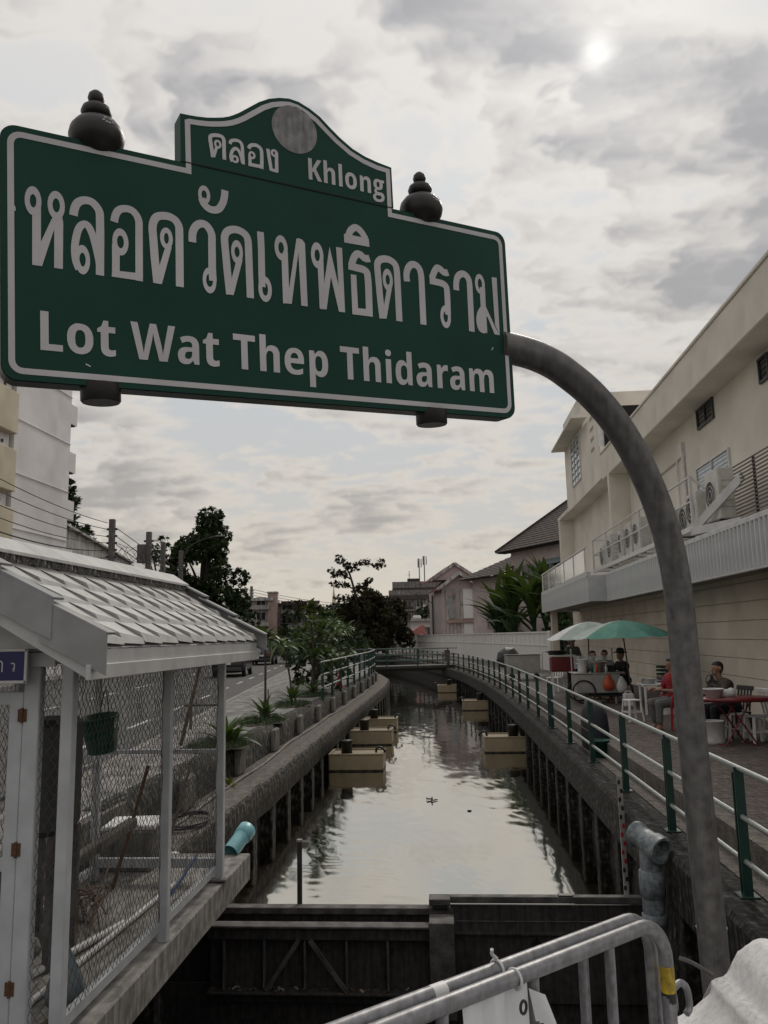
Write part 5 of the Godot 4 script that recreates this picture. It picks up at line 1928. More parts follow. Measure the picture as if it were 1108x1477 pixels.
func make_aircon():
	var t := thing("aircon_platform", "white steel platform with railing above the awning, carrying a row of air conditioners", "platform")
	var b: B
	for q in [[5.36, 0.07, 0.12], [6.2, 0.06, 0.1]]:
		b = B.new()
		b.box(Vector3(q[0], 4.03, -23.65), Vector3(q[1], q[2], 12.1), Basis.IDENTITY, 0.005)
		part(t, "beam", b, "white_metal")
	for i in 12:
		b = B.new()
		b.box(Vector3(5.78, 4.02, -17.8 - i * 1.06), Vector3(0.84, 0.05, 0.05))
		part(t, "cross_bar", b, "white_metal")
	for h in [5.16, 4.62]:
		b = B.new()
		b.smooth()
		b.tube([Vector3(5.36, h, -17.62), Vector3(5.36, h, -29.68)], 0.024, 10)
		part(t, "rail", b, "white_metal")
	for z in [-17.65, -20.0, -22.4, -24.8, -27.2, -29.65]:
		b = B.new()
		b.box(Vector3(5.36, 4.58, z), Vector3(0.06, 1.2, 0.06), Basis.IDENTITY, 0.004)
		part(t, "post", b, "white_metal")
	b = B.new()
	b.bar(Vector3(5.36, 5.16, -29.65), Vector3(6.55, 5.16, -29.65), 0.05, 0.05)
	b.bar(Vector3(5.36, 4.62, -29.65), Vector3(6.55, 4.62, -29.65), 0.05, 0.05)
	b.bar(Vector3(5.36, 5.16, -17.65), Vector3(6.0, 4.62, -17.65), 0.04, 0.04)
	part(t, "end_rail", b, "white_metal")
	b = B.new()
	b.bar(Vector3(5.4, 4.05, -17.6), Vector3(5.92, 4.86, -16.1), 0.04, 0.2, Vector3.UP, 0.004)
	part(t, "gusset", b, "awning_trim")
	b = B.new()
	b.bar(Vector3(5.38, 3.95, -17.65), Vector3(5.75, 3.9, -15.7), 0.2, 0.16, Vector3.UP, 0.004)
	part(t, "gusset", b, "awning_trim")
	# units: width along z, depth along x
	var spec := [
		[-17.3, 1.08, 0.86, 5.85, "tall grey air conditioner nearest the louvred screen"],
		[-18.45, 0.8, 0.8, 5.75, "air conditioner with a dark fan grille just behind the platform's right end post"],
		[-19.75, 0.72, 0.8, 5.95, "low air conditioner under the white jalousie window"],
		[-20.8, 0.78, 0.8, 5.7, "air conditioner standing beside the wall duct"],
		[-22.0, 0.75, 0.78, 5.95, "air conditioner half hidden behind the sign post's bend"],
		[-23.3, 0.95, 0.8, 5.62, "air conditioner visible just left of the sign post"],
		[-24.35, 0.95, 0.8, 5.62, "second air conditioner left of the sign post"],
		[-25.6, 0.9, 0.8, 5.66, "third air conditioner left of the sign post"],
		[-27.6, 1.0, 0.82, 5.7, "white air conditioner near the left end of the platform, with a gap before it"],
		[-29.2, 0.8, 0.6, 5.75, "last air conditioner at the platform's far left end"],
	]
	var proto: Node3D
	for i in spec.size():
		var q: Array = spec[i]
		var u := thing("air_conditioner", q[4], "air conditioner", Vector3(q[3], 4.09, q[0]), 0.0, "air conditioners on the platform")
		var h: float = q[1]
		var w: float = q[2]
		b = B.new()
		b.box(Vector3(0, h / 2 + 0.03, 0), Vector3(0.34, h, w), Basis.IDENTITY, 0.02)
		part(u, "casing", b, "ac_white")
		b = B.new()
		b.smooth()
		var c := Vector3(-0.172, h * 0.52 + 0.03, -0.05)
		for k in 28:
			var a := TAU * k / 28
			var e := TAU * (k + 1) / 28
			b.tri(c, c + Vector3(0, sin(a), cos(a)) * 0.3, c + Vector3(0, sin(e), cos(e)) * 0.3)
		part(u, "fan_opening", b, "ac_dark")
		for rad in [0.3, 0.2, 0.1]:
			b = B.new()
			b.smooth()
			var ring := []
			for k in 20: ring.append(c + Vector3(-0.012, sin(TAU * k / 20) * rad, cos(TAU * k / 20) * rad))
			b.tube(ring, 0.008, 5, false, true)
			part(u, "grille_ring", b, "ac_white")
		for k in 5:
			b = B.new()
			b.box(Vector3(0.02, h * 0.25 + k * h * 0.13, w / 2 + 0.001), Vector3(0.22, 0.012, 0.006))
			if i % 2 == 0: part(u, "side_vent", b, "soffit")
		for s in [-1.0, 1.0]:
			b = B.new()
			b.box(Vector3(0, 0.015, s * w * 0.35), Vector3(0.3, 0.03, 0.06))
			part(u, "foot", b, "ac_dark")

# ---------------------------------------------------------------- people: one continuous surface from tapered bones
func flesh(bones: Array, cell := 0.028, k := 0.03) -> B:
	var lo := Vector3(1e9, 1e9, 1e9)
	var hi := -lo
	for q in bones:
		var r: float = maxf(q[2], q[3]) + 0.05
		lo = lo.min(q[0] - Vector3.ONE * r).min(q[1] - Vector3.ONE * r)
		hi = hi.max(q[0] + Vector3.ONE * r).max(q[1] + Vector3.ONE * r)
	var n := Vector3i(((hi - lo) / cell).ceil()) + Vector3i.ONE
	var f := PackedFloat32Array()
	f.resize(n.x * n.y * n.z)
	f.fill(1.0)
	for q in bones:
		var a: Vector3 = q[0]
		var b: Vector3 = q[1]
		var r: float = maxf(q[2], q[3]) + 0.06
		var i0 := Vector3i(((a.min(b) - Vector3.ONE * r - lo) / cell).floor()).clamp(Vector3i.ZERO, n - Vector3i.ONE)
		var i1 := Vector3i(((a.max(b) + Vector3.ONE * r - lo) / cell).ceil()).clamp(Vector3i.ZERO, n - Vector3i.ONE)
		var ab := b - a
		var l2 := maxf(ab.length_squared(), 1e-8)
		for z in range(i0.z, i1.z + 1):
			for y in range(i0.y, i1.y + 1):
				var row := (z * n.y + y) * n.x
				for x in range(i0.x, i1.x + 1):
					var p := lo + Vector3(x, y, z) * cell
					var t := clampf((p - a).dot(ab) / l2, 0.0, 1.0)
					var d: float = p.distance_to(a + ab * t) - lerpf(q[2], q[3], t)
					var o := f[row + x]
					var h := maxf(k - absf(o - d), 0.0) / k
					f[row + x] = minf(o, d) - h * h * k * 0.25
	var at_ := {}
	var verts := []
	var bd := B.new()
	bd.smooth()
	var sx := 1
	var sy := n.x
	var sz := n.x * n.y
	for z in n.z - 1:
		for y in n.y - 1:
			for x in n.x - 1:
				var i := z * sz + y * sy + x
				var m := 0
				for c in 8:
					if f[i + (c & 1) * sx + ((c >> 1) & 1) * sy + ((c >> 2) & 1) * sz] < 0.0: m |= 1 << c
				if m == 0 or m == 255: continue
				var s := Vector3.ZERO
				var cnt := 0
				for e in [[0, 1], [2, 3], [4, 5], [6, 7], [0, 2], [1, 3], [4, 6], [5, 7], [0, 4], [1, 5], [2, 6], [3, 7]]:
					var u: int = e[0]
					var v: int = e[1]
					if ((m >> u) & 1) == ((m >> v) & 1): continue
					var pu := Vector3(u & 1, (u >> 1) & 1, (u >> 2) & 1)
					var pv := Vector3(v & 1, (v >> 1) & 1, (v >> 2) & 1)
					var fu := f[i + int(pu.x) * sx + int(pu.y) * sy + int(pu.z) * sz]
					var fv := f[i + int(pv.x) * sx + int(pv.y) * sy + int(pv.z) * sz]
					s += pu.lerp(pv, fu / (fu - fv))
					cnt += 1
				at_[i] = lo + (Vector3(x, y, z) + s / cnt) * cell
	for i in at_:
		var inside := f[i] < 0.0
		for ax in 3:
			var d: int = [sx, sy, sz][ax]
			if (f[i + d] < 0.0) == inside: continue
			var u: int = [sy, sz, sx][ax]
			var v: int = [sz, sx, sy][ax]
			if not (at_.has(i - u) and at_.has(i - v) and at_.has(i - u - v)): continue
			if inside: bd.quad(at_[i - u - v], at_[i - v], at_[i], at_[i - u])
			else: bd.quad(at_[i - u - v], at_[i - u], at_[i], at_[i - v])
	return bd

func hand(b: B, w: Vector3, d: Vector3, side: float):   # palm and five bent fingers, added to the body
	d = d.normalized()
	var s := d.cross(Vector3.UP).normalized() * side
	var n := s.cross(d) * side
	b.smooth(5)
	b.tube([w - d * 0.01, w + d * 0.03, w + d * 0.085, w + d * 0.1], [0.024, 0.034, 0.036, 0.02], 8)
	var ls := [0.07, 0.08, 0.075, 0.058]
	for i in 4:
		var o := w + d * 0.09 + s * (i - 1.5) * 0.019
		b.tube([o, o + d * ls[i] * 0.5 - n * 0.008, o + d * ls[i] * 0.9 - n * 0.032], [0.0095, 0.0085, 0.0065], 6)
	var th := w + d * 0.03 - s * 0.03
	b.tube([th, th + d * 0.03 - s * 0.025, th + d * 0.062 - s * 0.026 - n * 0.01], [0.012, 0.0105, 0.008], 6)

func seated(called: String, label: String, at_: Vector3, turn: float, top: String, legs: String, lean: float, seat := 0.45, head_turn := 0.0, arm := 0.0, hat := false, bare := false) -> Node3D:
	# faces +z at turn 0; the seat point is the origin's height plus seat
	var t := thing("person", label, "person", at_, turn)
	var hip := Vector3(0, seat + 0.1, 0)
	var chest := hip + Vector3(0, 0.36 * cos(lean), 0.36 * sin(lean))
	var neck := hip + Vector3(0, 0.50 * cos(lean), 0.50 * sin(lean) + 0.01)
	var hd := neck + Vector3(0, 0.17, 0.035)
	var bones := [[hip + Vector3(-0.08, 0, 0), hip + Vector3(0.08, 0, 0), 0.12, 0.12], [hip, chest, 0.125, 0.135], [chest + Vector3(-0.1, 0.02, 0), chest + Vector3(0.1, 0.02, 0), 0.105, 0.105], [neck + Vector3(-0.15, -0.06, 0), neck + Vector3(0.15, -0.06, 0), 0.06, 0.06], [neck - Vector3(0, 0.04, 0), neck + Vector3(0, 0.07, 0.015), 0.058, 0.05]]
	var body: B
	var hands := []
	for s in [-1.0, 1.0]:
		var knee := Vector3(s * 0.14, seat + 0.06, 0.42)
		var foot := Vector3(s * 0.15, 0.07, 0.40 + 0.05 * s)
		bones.append([hip + Vector3(s * 0.09, -0.01, 0.02), knee, 0.095, 0.065])
		bones.append([knee, foot, 0.062, 0.042])
		bones.append([foot - Vector3(0, 0.02, 0.03), foot + Vector3(0, -0.032, 0.15), 0.04, 0.034])
		var sh := neck + Vector3(s * 0.185, -0.07, 0)
		var el := sh + Vector3(s * 0.06, -0.24, 0.12 + arm * 0.1)
		var wr := el + Vector3(-s * 0.09, 0.02 + arm * 0.12, 0.22)
		bones.append([sh, el, 0.052, 0.042])
		bones.append([el, wr, 0.041, 0.028])
		hands.append([wr, wr - el, s])
	body = flesh(bones, 0.027, 0.04)
	for h in hands: hand(body, h[0], h[1], h[2])
	part(t, "body", body, "skin")
	# clothes: the same bones, a little fatter
	var shirt := []
	var trousers := []
	for i in bones.size():
		var q: Array = bones[i]
		var fat := [q[0], q[1], q[2] + 0.014, q[3] + 0.014]
		if i < 4: shirt.append(fat)
		if i == 0: trousers.append(fat)
		if i >= 5:
			var j := (i - 5) % 5
			if j == 0: trousers.append(fat)
			if j == 1: trousers.append([q[0], q[0].lerp(q[1], 0.75), q[2] + 0.014, q[3] + 0.022])
			if j == 3: shirt.append([q[0], q[0].lerp(q[1], 0.7), q[2] + 0.014, q[3] + 0.018])
	if not bare: part(t, "shirt", flesh(shirt, 0.027, 0.04), top)
	part(t, "trousers", flesh(trousers, 0.027, 0.04), legs)
	head(t, hd, head_turn, hat)
	return t

func head(t: Node3D, hd: Vector3, head_turn: float, hat: bool):
	var bs := Basis(Vector3.UP, head_turn)
	var hb := [[Vector3(0, 0.02, -0.015), Vector3(0, 0.02, 0.01), 0.088, 0.085], [Vector3(0, -0.03, 0.03), Vector3(0, -0.065, 0.045), 0.062, 0.045], [Vector3(0, 0.005, 0.09), Vector3(0, -0.018, 0.108), 0.012, 0.016], [Vector3(0.088, -0.005, 0), Vector3(0.092, 0.02, -0.008), 0.014, 0.016], [Vector3(-0.088, -0.005, 0), Vector3(-0.092, 0.02, -0.008), 0.014, 0.016], [Vector3(0, -0.05, 0.082), Vector3(0, -0.05, 0.083), 0.016, 0.016], [Vector3(0, -0.06, 0.0), Vector3(0, -0.16, -0.02), 0.055, 0.056]]
	var b := flesh(hb, 0.011, 0.012)
	var h := part(t, "head", b, "skin", Transform3D(bs, hd))
	for s in [-1.0, 1.0]:
		b = B.new()
		b.blob(Vector3(s * 0.032, 0.012, 0.083), Vector3(0.013, 0.008, 0.008), 8)
		part(h, "eye", b, "hair")
	b = B.new()
	b.blob(Vector3(0, -0.048, 0.098), Vector3(0.022, 0.005, 0.006), 8)
	part(h, "mouth", b, "plastic_dark_red")
	part(h, "hair", flesh([[Vector3(0, 0.045, -0.03), Vector3(0, 0.05, 0.005), 0.088, 0.08], [Vector3(0, -0.01, -0.05), Vector3(0, -0.04, -0.05), 0.07, 0.05]], 0.014, 0.02), "hair")
	if hat:
		b = B.new()
		b.smooth()
		b.lathe([Vector2(0.2, 0.0), Vector2(0.205, 0.01), Vector2(0.12, 0.03), Vector2(0.1, 0.1), Vector2(0.06, 0.135), Vector2(0.0, 0.14)], 18, Transform3D(Basis.IDENTITY, Vector3(0, 0.07, -0.01)))
		part(h, "hat", b, "cloth_dark")

func standing(called: String, label: String, at_: Vector3, turn: float, top: String, legs: String, lean: float, hat: bool) -> Node3D:
	var t := thing("person", label, "person", at_, turn)
	var hip := Vector3(0, 0.92, 0)
	var chest := hip + Vector3(0, 0.34, 0.34 * sin(lean))
	var neck := hip + Vector3(0, 0.50, 0.5 * sin(lean))
	var bones := [[hip + Vector3(-0.07, 0, 0), hip + Vector3(0.07, 0, 0), 0.12, 0.12], [hip, chest, 0.12, 0.13], [chest + Vector3(-0.09, 0.02, 0), chest + Vector3(0.09, 0.02, 0), 0.1, 0.1], [neck + Vector3(-0.14, -0.06, 0), neck + Vector3(0.14, -0.06, 0), 0.058, 0.058], [neck - Vector3(0, 0.04, 0), neck + Vector3(0, 0.07, 0.01), 0.056, 0.05]]
	var hands := []
	for s in [-1.0, 1.0]:
		var knee := Vector3(s * 0.1, 0.5, 0.03)
		var foot := Vector3(s * 0.11, 0.07, -0.01)
		bones.append([hip + Vector3(s * 0.085, -0.03, 0), knee, 0.095, 0.062])
		bones.append([knee, foot, 0.06, 0.042])
		bones.append([foot - Vector3(0, 0.02, 0.03), foot + Vector3(0, -0.03, 0.15), 0.04, 0.034])
		var sh := neck + Vector3(s * 0.175, -0.07, 0)
		var el := sh + Vector3(s * 0.06, -0.26, 0.05)
		var wr := el + Vector3(-s * 0.05, 0.02, 0.23)
		bones.append([sh, el, 0.05, 0.04])
		bones.append([el, wr, 0.039, 0.027])
		hands.append([wr, wr - el, s])
	var body := flesh(bones, 0.027, 0.04)
	for h in hands: hand(body, h[0], h[1], h[2])
	part(t, "body", body, "skin")
	var shirt := []
	var trousers := []
	for i in bones.size():
		var q: Array = bones[i]
		var fat := [q[0], q[1], q[2] + 0.015, q[3] + 0.015]
		if i < 4: shirt.append(fat)
		if i == 0: trousers.append(fat)
		if i >= 5:
			var j := (i - 5) % 5
			if j == 0: trousers.append(fat)
			if j == 1: trousers.append([q[0], q[0].lerp(q[1], 0.9), q[2] + 0.014, q[3] + 0.025])
			if j == 3: shirt.append(fat)
			if j == 4: shirt.append([q[0], q[0].lerp(q[1], 0.6), q[2] + 0.015, q[3] + 0.018])
	part(t, "shirt", flesh(shirt, 0.027, 0.04), top)
	part(t, "trousers", flesh(trousers, 0.027, 0.04), legs)
	head(t, neck + Vector3(0, 0.17, 0.03), 0.0, hat)
	return t

# ---------------------------------------------------------------- food stall on the walkway
func parasol(label: String, at_: Vector3, r: float, apex: float, rim: float, ms: Array, tilt: float, lean: Vector3):
	var t := thing("parasol", label, "parasol", at_, 0.0, "stall parasols")
	var n := 10
	var bs := Basis(Vector3(0.2, 0, 1).normalized(), tilt)
	var o := Vector3(0, apex, 0)
	for k in n:
		var b := B.new()
		b.smooth()
		var a := TAU * k / n
		var e := TAU * (k + 1) / n
		var rows := []
		for i in 6:
			var f := i / 5.0
			var y := (rim - apex) * pow(f, 1.6)
			var row := []
			for j in 5:
				var g := j / 4.0
				var sagv := 1.0 - 0.055 * sin(PI * g) * f
				var an := lerpf(a, e, g)
				row.append(o + bs * Vector3(cos(an) * r * f * sagv, y - 0.03 * sin(PI * g) * f * f, sin(an) * r * f * sagv))
			rows.append(row)
		for i in 5:
			for j in 4:
				if i == 0: b.tri(rows[0][0], rows[1][j + 1], rows[1][j])
				else: b.quad(rows[i][j], rows[i][j + 1], rows[i + 1][j + 1], rows[i + 1][j])
		part(t, "canopy_panel", b, ms[k % ms.size()])
		b = B.new()
		b.smooth()
		b.tube([rows[1][0] - Vector3(0, 0.012, 0), rows[3][0] - Vector3(0, 0.015, 0), rows[5][0] - Vector3(0, 0.012, 0)], 0.006, 5)
		part(t, "rib", b, "plastic_white")
	var b2 := B.new()
	b2.smooth()
	b2.tube([lean, o + Vector3(0, 0.06, 0)], 0.018, 8)
	part(t, "pole", b2, "wood")

func make_chair(called: String, label: String, m: String, arms: bool) -> Node3D:
	var t := thing(called, label, "chair")
	var b := B.new()
	b.box(Vector3(0, 0.44, 0), Vector3(0.42, 0.025, 0.42), Basis.IDENTITY, 0.01)
	part(t, "seat", b, m)
	for q in [[-1, -1], [1, -1], [-1, 1], [1, 1]]:
		b = B.new()
		b.bar(Vector3(q[0] * 0.21, 0.0, q[1] * 0.22), Vector3(q[0] * 0.18, 0.44, q[1] * 0.18), 0.045, 0.03, Vector3.BACK, 0.005)
		part(t, "leg", b, m)
	for i in 5:
		b = B.new()
		b.bar(Vector3(-0.16 + i * 0.08, 0.46, -0.2), Vector3(-0.16 + i * 0.08, 0.82, -0.27), 0.045, 0.015, Vector3.BACK, 0.004)
		part(t, "back_slat", b, m)
	b = B.new()
	b.box(Vector3(0, 0.84, -0.275), Vector3(0.44, 0.08, 0.025), Basis(Vector3.RIGHT, -0.2), 0.01)
	part(t, "back_rail", b, m)
	if arms:
		for s in [-1.0, 1.0]:
			b = B.new()
			b.bar(Vector3(s * 0.22, 0.64, -0.22), Vector3(s * 0.23, 0.64, 0.18), 0.05, 0.02, Vector3.UP, 0.006)
			b.bar(Vector3(s * 0.23, 0.64, 0.17), Vector3(s * 0.21, 0.44, 0.2), 0.04, 0.025, Vector3.BACK, 0.005)
			part(t, "arm", b, m)
	return t

func make_stool(called: String, label: String, m: String) -> Node3D:
	var t := thing(called, label, "stool")
	var b := B.new()
	b.box(Vector3(0, 0.435, 0), Vector3(0.29, 0.03, 0.29), Basis.IDENTITY, 0.012)
	part(t, "seat", b, m)
	for q in [[-1, -1], [1, -1], [-1, 1], [1, 1]]:
		b = B.new()
		b.bar(Vector3(q[0] * 0.165, 0.0, q[1] * 0.165), Vector3(q[0] * 0.125, 0.43, q[1] * 0.125), 0.05, 0.03, Vector3(1, 0, 1).normalized() if q[0] * q[1] > 0 else Vector3(1, 0, -1).normalized(), 0.005)
		part(t, "leg", b, m)
	for s in [-1.0, 1.0]:
		b = B.new()
		b.box(Vector3(0, 0.2, s * 0.145), Vector3(0.27, 0.03, 0.015))
		part(t, "stretcher", b, m)
		b = B.new()
		b.box(Vector3(s * 0.145, 0.2, 0), Vector3(0.015, 0.03, 0.27))
		part(t, "stretcher", b, m)
	return t

func put(o: Node3D, p: Vector3, turn := 0.0, group := ""):
	o.position = p
	o.rotation.y = turn
	if group: o.set_meta("group", group)

func pot(called: String, label: String, cat: String, p: Vector3, r: float, h: float, m: String):
	var t := thing(called, label, cat, p)
	var b := B.new()
	b.smooth()
	b.lathe([Vector2(0, 0), Vector2(r * 0.9, 0), Vector2(r, h * 0.15), Vector2(r, h), Vector2(r * 1.06, h), Vector2(r * 1.06, h * 1.04), Vector2(r * 0.95, h * 1.04), Vector2(r * 0.9, h * 0.3), Vector2(0, h * 0.3)], 16)
	part(t, "vessel", b, m)
	for s in [-1.0, 1.0]:
		b = B.new()
		b.smooth()
		b.tube([Vector3(s * r, h * 0.7, -r * 0.25), Vector3(s * r * 1.25, h * 0.72, 0), Vector3(s * r, h * 0.7, r * 0.25)], 0.012, 5)
		part(t, "handle", b, m)

func make_stall():
	parasol("large green parasol with sun-faded panels over the food cart", Vector3(4.42, 0, -21.2), 1.3, 2.14, 1.72, ["canvas_green", "canvas_green", "canvas_green", "canvas_green", "canvas_pale", "canvas_green", "canvas_green"], 0.02, Vector3(0.25, 0, -0.3))
	parasol("faded whitish parasol behind and left of the green one", Vector3(4.1, 0, -24.2), 1.25, 2.16, 1.7, ["canvas_pale", "plastic_white", "canvas_pale"], 0.04, Vector3(-0.1, 0, 0.2))
	# cart
	var t := thing("food_cart", "stainless steel street food cart with bicycle wheels under the green parasol", "food cart", Vector3(3.85, 0, -22.1))
	var b := B.new()
	b.box(Vector3(0, 0.52, 0), Vector3(1.15, 0.5, 0.8), Basis.IDENTITY, 0.015)
	part(t, "cabinet", b, "stainless")
	b = B.new()
	b.box(Vector3(0.02, 0.785, 0), Vector3(1.3, 0.03, 0.9), Basis.IDENTITY, 0.006)
	part(t, "counter", b, "stainless")
	b = B.new()
	b.box(Vector3(0.05, 0.21, 0), Vector3(1.25, 0.05, 0.7))
	part(t, "chassis", b, "plastic_black")
	for s in [-0.44, 0.44]:
		b = B.new()
		b.smooth()
		var ring := []
		for k in 24: ring.append(Vector3(-0.38 + cos(TAU * k / 24) * 0.29, 0.31 + sin(TAU * k / 24) * 0.29, s))
		b.tube(ring, 0.022, 7, false, true)
		var wh := part(t, "wheel", b, "tyre")
		for k in 8:
			b = B.new()
			b.smooth()
			b.tube([Vector3(-0.38, 0.31, s), Vector3(-0.38 + cos(TAU * k / 8) * 0.28, 0.31 + sin(TAU * k / 8) * 0.28, s)], 0.005, 4)
			part(wh, "spoke", b, "stainless")
	b = B.new()
	b.box(Vector3(0.45, 0.1, 0.3), Vector3(0.05, 0.2, 0.05))
	part(t, "leg", b, "stainless")
	for q in [[-0.55, -0.38], [0.55, -0.38]]:
		b = B.new()
		b.box(Vector3(q[0], 1.1, q[1]), Vector3(0.03, 0.62, 0.03))
		part(t, "upright", b, "stainless")
	b = B.new()
	b.box(Vector3(0, 1.05, -0.3), Vector3(1.0, 0.34, 0.008))
	part(t, "glass_front", b, "glass_clear")
	pot("soup_pot", "large steel pot with two handles in the middle of the cart counter", "pot", Vector3(3.95, 0.8, -22.0), 0.17, 0.26, "stainless")
	pot("small_pot", "small dark pot at the right end of the cart counter", "pot", Vector3(4.28, 0.8, -22.1), 0.12, 0.16, "ac_dark")
	pot("steamer", "tall pale steamer at the left end of the cart counter", "steamer", Vector3(3.55, 0.8, -22.15), 0.14, 0.32, "white_metal")
	for k in 5:
		t = thing("sauce_bottle", ["dark sauce bottle at the left of the bottle row on the cart", "green sauce bottle in the cart's bottle row", "orange sauce bottle in the middle of the cart's bottle row", "brown sauce bottle near the right of the cart's bottle row", "white sauce bottle at the right end of the cart's bottle row"][k], "bottle", Vector3(3.6 + k * 0.12, 0.8, -21.75), 0.0, "sauce bottles on the cart")
		b = B.new()
		b.smooth()
		b.lathe([Vector2(0, 0), Vector2(0.034, 0), Vector2(0.036, 0.13), Vector2(0.014, 0.18), Vector2(0.014, 0.22)], 10)
		part(t, "bottle_body", b, ["ac_dark", "plastic_green", "plastic_orange", "rust", "plastic_white"][k])
		b = B.new()
		b.smooth()
		b.lathe([Vector2(0.016, 0.22), Vector2(0.016, 0.25), Vector2(0, 0.25)], 10)
		part(t, "cap", b, "plastic_red")
	# hanging bags
	for k in 2:
		t = thing("hanging_bag", ["orange plastic bag hanging on the front of the food cart", "white plastic bag hanging at the right corner of the food cart"][k], "bag", [Vector3(4.1, 0.34, -21.6), Vector3(4.42, 0.28, -21.55)][k])
		b = B.new()
		b.smooth()
		b.lathe([Vector2(0, 0), Vector2(0.1, 0.02), Vector2(0.15, 0.1), Vector2(0.14, 0.22), Vector2(0.08, 0.34), Vector2(0.03, 0.42), Vector2(0.0, 0.43)], 9, Transform3D(Basis.from_scale(Vector3(1, 1, 0.7)), Vector3.ZERO))
		part(t, "bag_body", b, ["plastic_orange", "plastic_white"][k])
	# maroon ice box on a stand, black pan on top
	t = thing("ice_box", "dark red cool box on a white stand left of the food cart", "cool box", Vector3(3.35, 0, -24.6))
	b = B.new()
	b.box(Vector3(0, 0.93, 0), Vector3(0.72, 0.44, 0.45), Basis.IDENTITY, 0.03)
	part(t, "box_body", b, "plastic_dark_red")
	b = B.new()
	b.box(Vector3(0, 1.17, 0), Vector3(0.76, 0.06, 0.48), Basis.IDENTITY, 0.02)
	part(t, "lid", b, "plastic_white")
	for q in [[-1, -1], [1, -1], [-1, 1], [1, 1]]:
		b = B.new()
		b.box(Vector3(q[0] * 0.32, 0.355, q[1] * 0.18), Vector3(0.04, 0.71, 0.04))
		part(t, "leg", b, "plastic_white")
	pot("black_basin", "wide black basin on top of the dark red cool box", "basin", Vector3(3.2, 1.2, -24.6), 0.26, 0.12, "plastic_black")
	# jerrycan
	t = thing("water_jug", "white plastic jerrycan standing on the paving right of the food cart", "jerrycan", Vector3(4.39, 0, -20.7))
	b = B.new()
	b.box(Vector3(0, 0.17, 0), Vector3(0.27, 0.34, 0.2), Basis.IDENTITY, 0.04)
	part(t, "can_body", b, "plastic_white")
	b = B.new()
	b.smooth()
	b.tube([Vector3(-0.08, 0.33, 0), Vector3(-0.06, 0.385, 0), Vector3(0.06, 0.385, 0), Vector3(0.08, 0.33, 0)], 0.015, 6)
	part(t, "handle", b, "plastic_white")
	# wash table with tubs
	t = thing("wash_table", "low white table with tubs and cloths between the cart and the red chair", "table", Vector3(4.75, 0, -18.9))
	b = B.new()
	b.box(Vector3(0, 0.66, 0), Vector3(0.95, 0.03, 0.6), Basis.IDENTITY, 0.008)
	part(t, "tabletop", b, "plastic_white")
	for q in [[-1, -1], [1, -1], [-1, 1], [1, 1]]:
		b = B.new()
		b.box(Vector3(q[0] * 0.42, 0.32, q[1] * 0.25), Vector3(0.045, 0.65, 0.045), Basis.IDENTITY, 0.006)
		part(t, "leg", b, "plastic_white")
	pot("blue_tub", "blue plastic tub on the wash table", "tub", Vector3(4.95, 0.68, -18.8), 0.18, 0.13, "plastic_blue")
	pot("wok", "large black wok upturned at the right of the wash table", "wok", Vector3(5.15, 0.82, -18.95), 0.26, 0.16, "pump_black")
	pot("grey_bowl", "grey metal bowl at the left of the wash table", "bowl", Vector3(4.45, 0.68, -18.85), 0.15, 0.1, "stainless")
	pot("white_tub", "white tub on the ground under the wash table", "tub", Vector3(4.8, 0, -18.6), 0.2, 0.34, "plastic_white")
	# people
	seated("vendor", "person in dark clothes and a dark hat seated beside the food cart", Vector3(4.68, 0.0, -22.4), -1.1, "cloth_dark", "cloth_dark", 0.12, 0.45, 0.0, 0.3, true)
	seated("customer", "dark haired person in grey sitting behind the food cart", Vector3(3.98, 0.0, -23.4), 0.3, "cloth_grey", "cloth_dark", 0.2)
	seated("customer", "person in brown behind the cart, half hidden by the pot", Vector3(4.42, 0.0, -23.6), -0.4, "cloth_brown", "cloth_dark", 0.05)
	for q in [[Vector3(4.68, 0, -22.4), "dark plastic stool under the person with the hat", "plastic_black"], [Vector3(3.98, 0, -23.4), "grey stool under the person in grey behind the cart", "cloth_grey"], [Vector3(4.42, 0, -23.6), "brown stool under the person in brown behind the cart", "wood"]]:
		var s := make_stool("stool", q[1], q[2])
		put(s, q[0], 0.3)
	seated("diner", "person in red sitting in the red plastic chair beside the sign post", Vector3(4.24, 0, -15.9), -1.3, "cloth_red", "cloth_grey", 0.02, 0.44)
	put(make_chair("plastic_chair", "red plastic armchair under the person in red", "plastic_red", true), Vector3(4.24, 0, -15.9), -1.35)
	seated("diner", "bare shouldered man with cropped hair leaning on the red folding table", Vector3(4.8, 0, -14.55), -1.25, "cloth_brown", "cloth_dark", 0.35, 0.44, 0.0, 0.4)
	put(make_chair("plastic_chair", "dark plastic chair behind the man at the red table", "plastic_black", false), Vector3(4.85, 0, -14.6), -1.25)
	standing("server", "person in a grey shirt standing between the dark red cool box and the cart", Vector3(3.72, 0, -25.2), 0.3, "cloth_grey", "cloth_dark", 0.15, false)
	seated("diner", "person in dark blue seated by the wall behind the wash table", Vector3(5.55, 0, -19.9), -1.4, "plastic_blue", "cloth_dark", 0.2)
	put(make_stool("stool", "blue stool under the person in dark blue by the wall", "plastic_blue"), Vector3(5.55, 0, -19.9), 0.2)
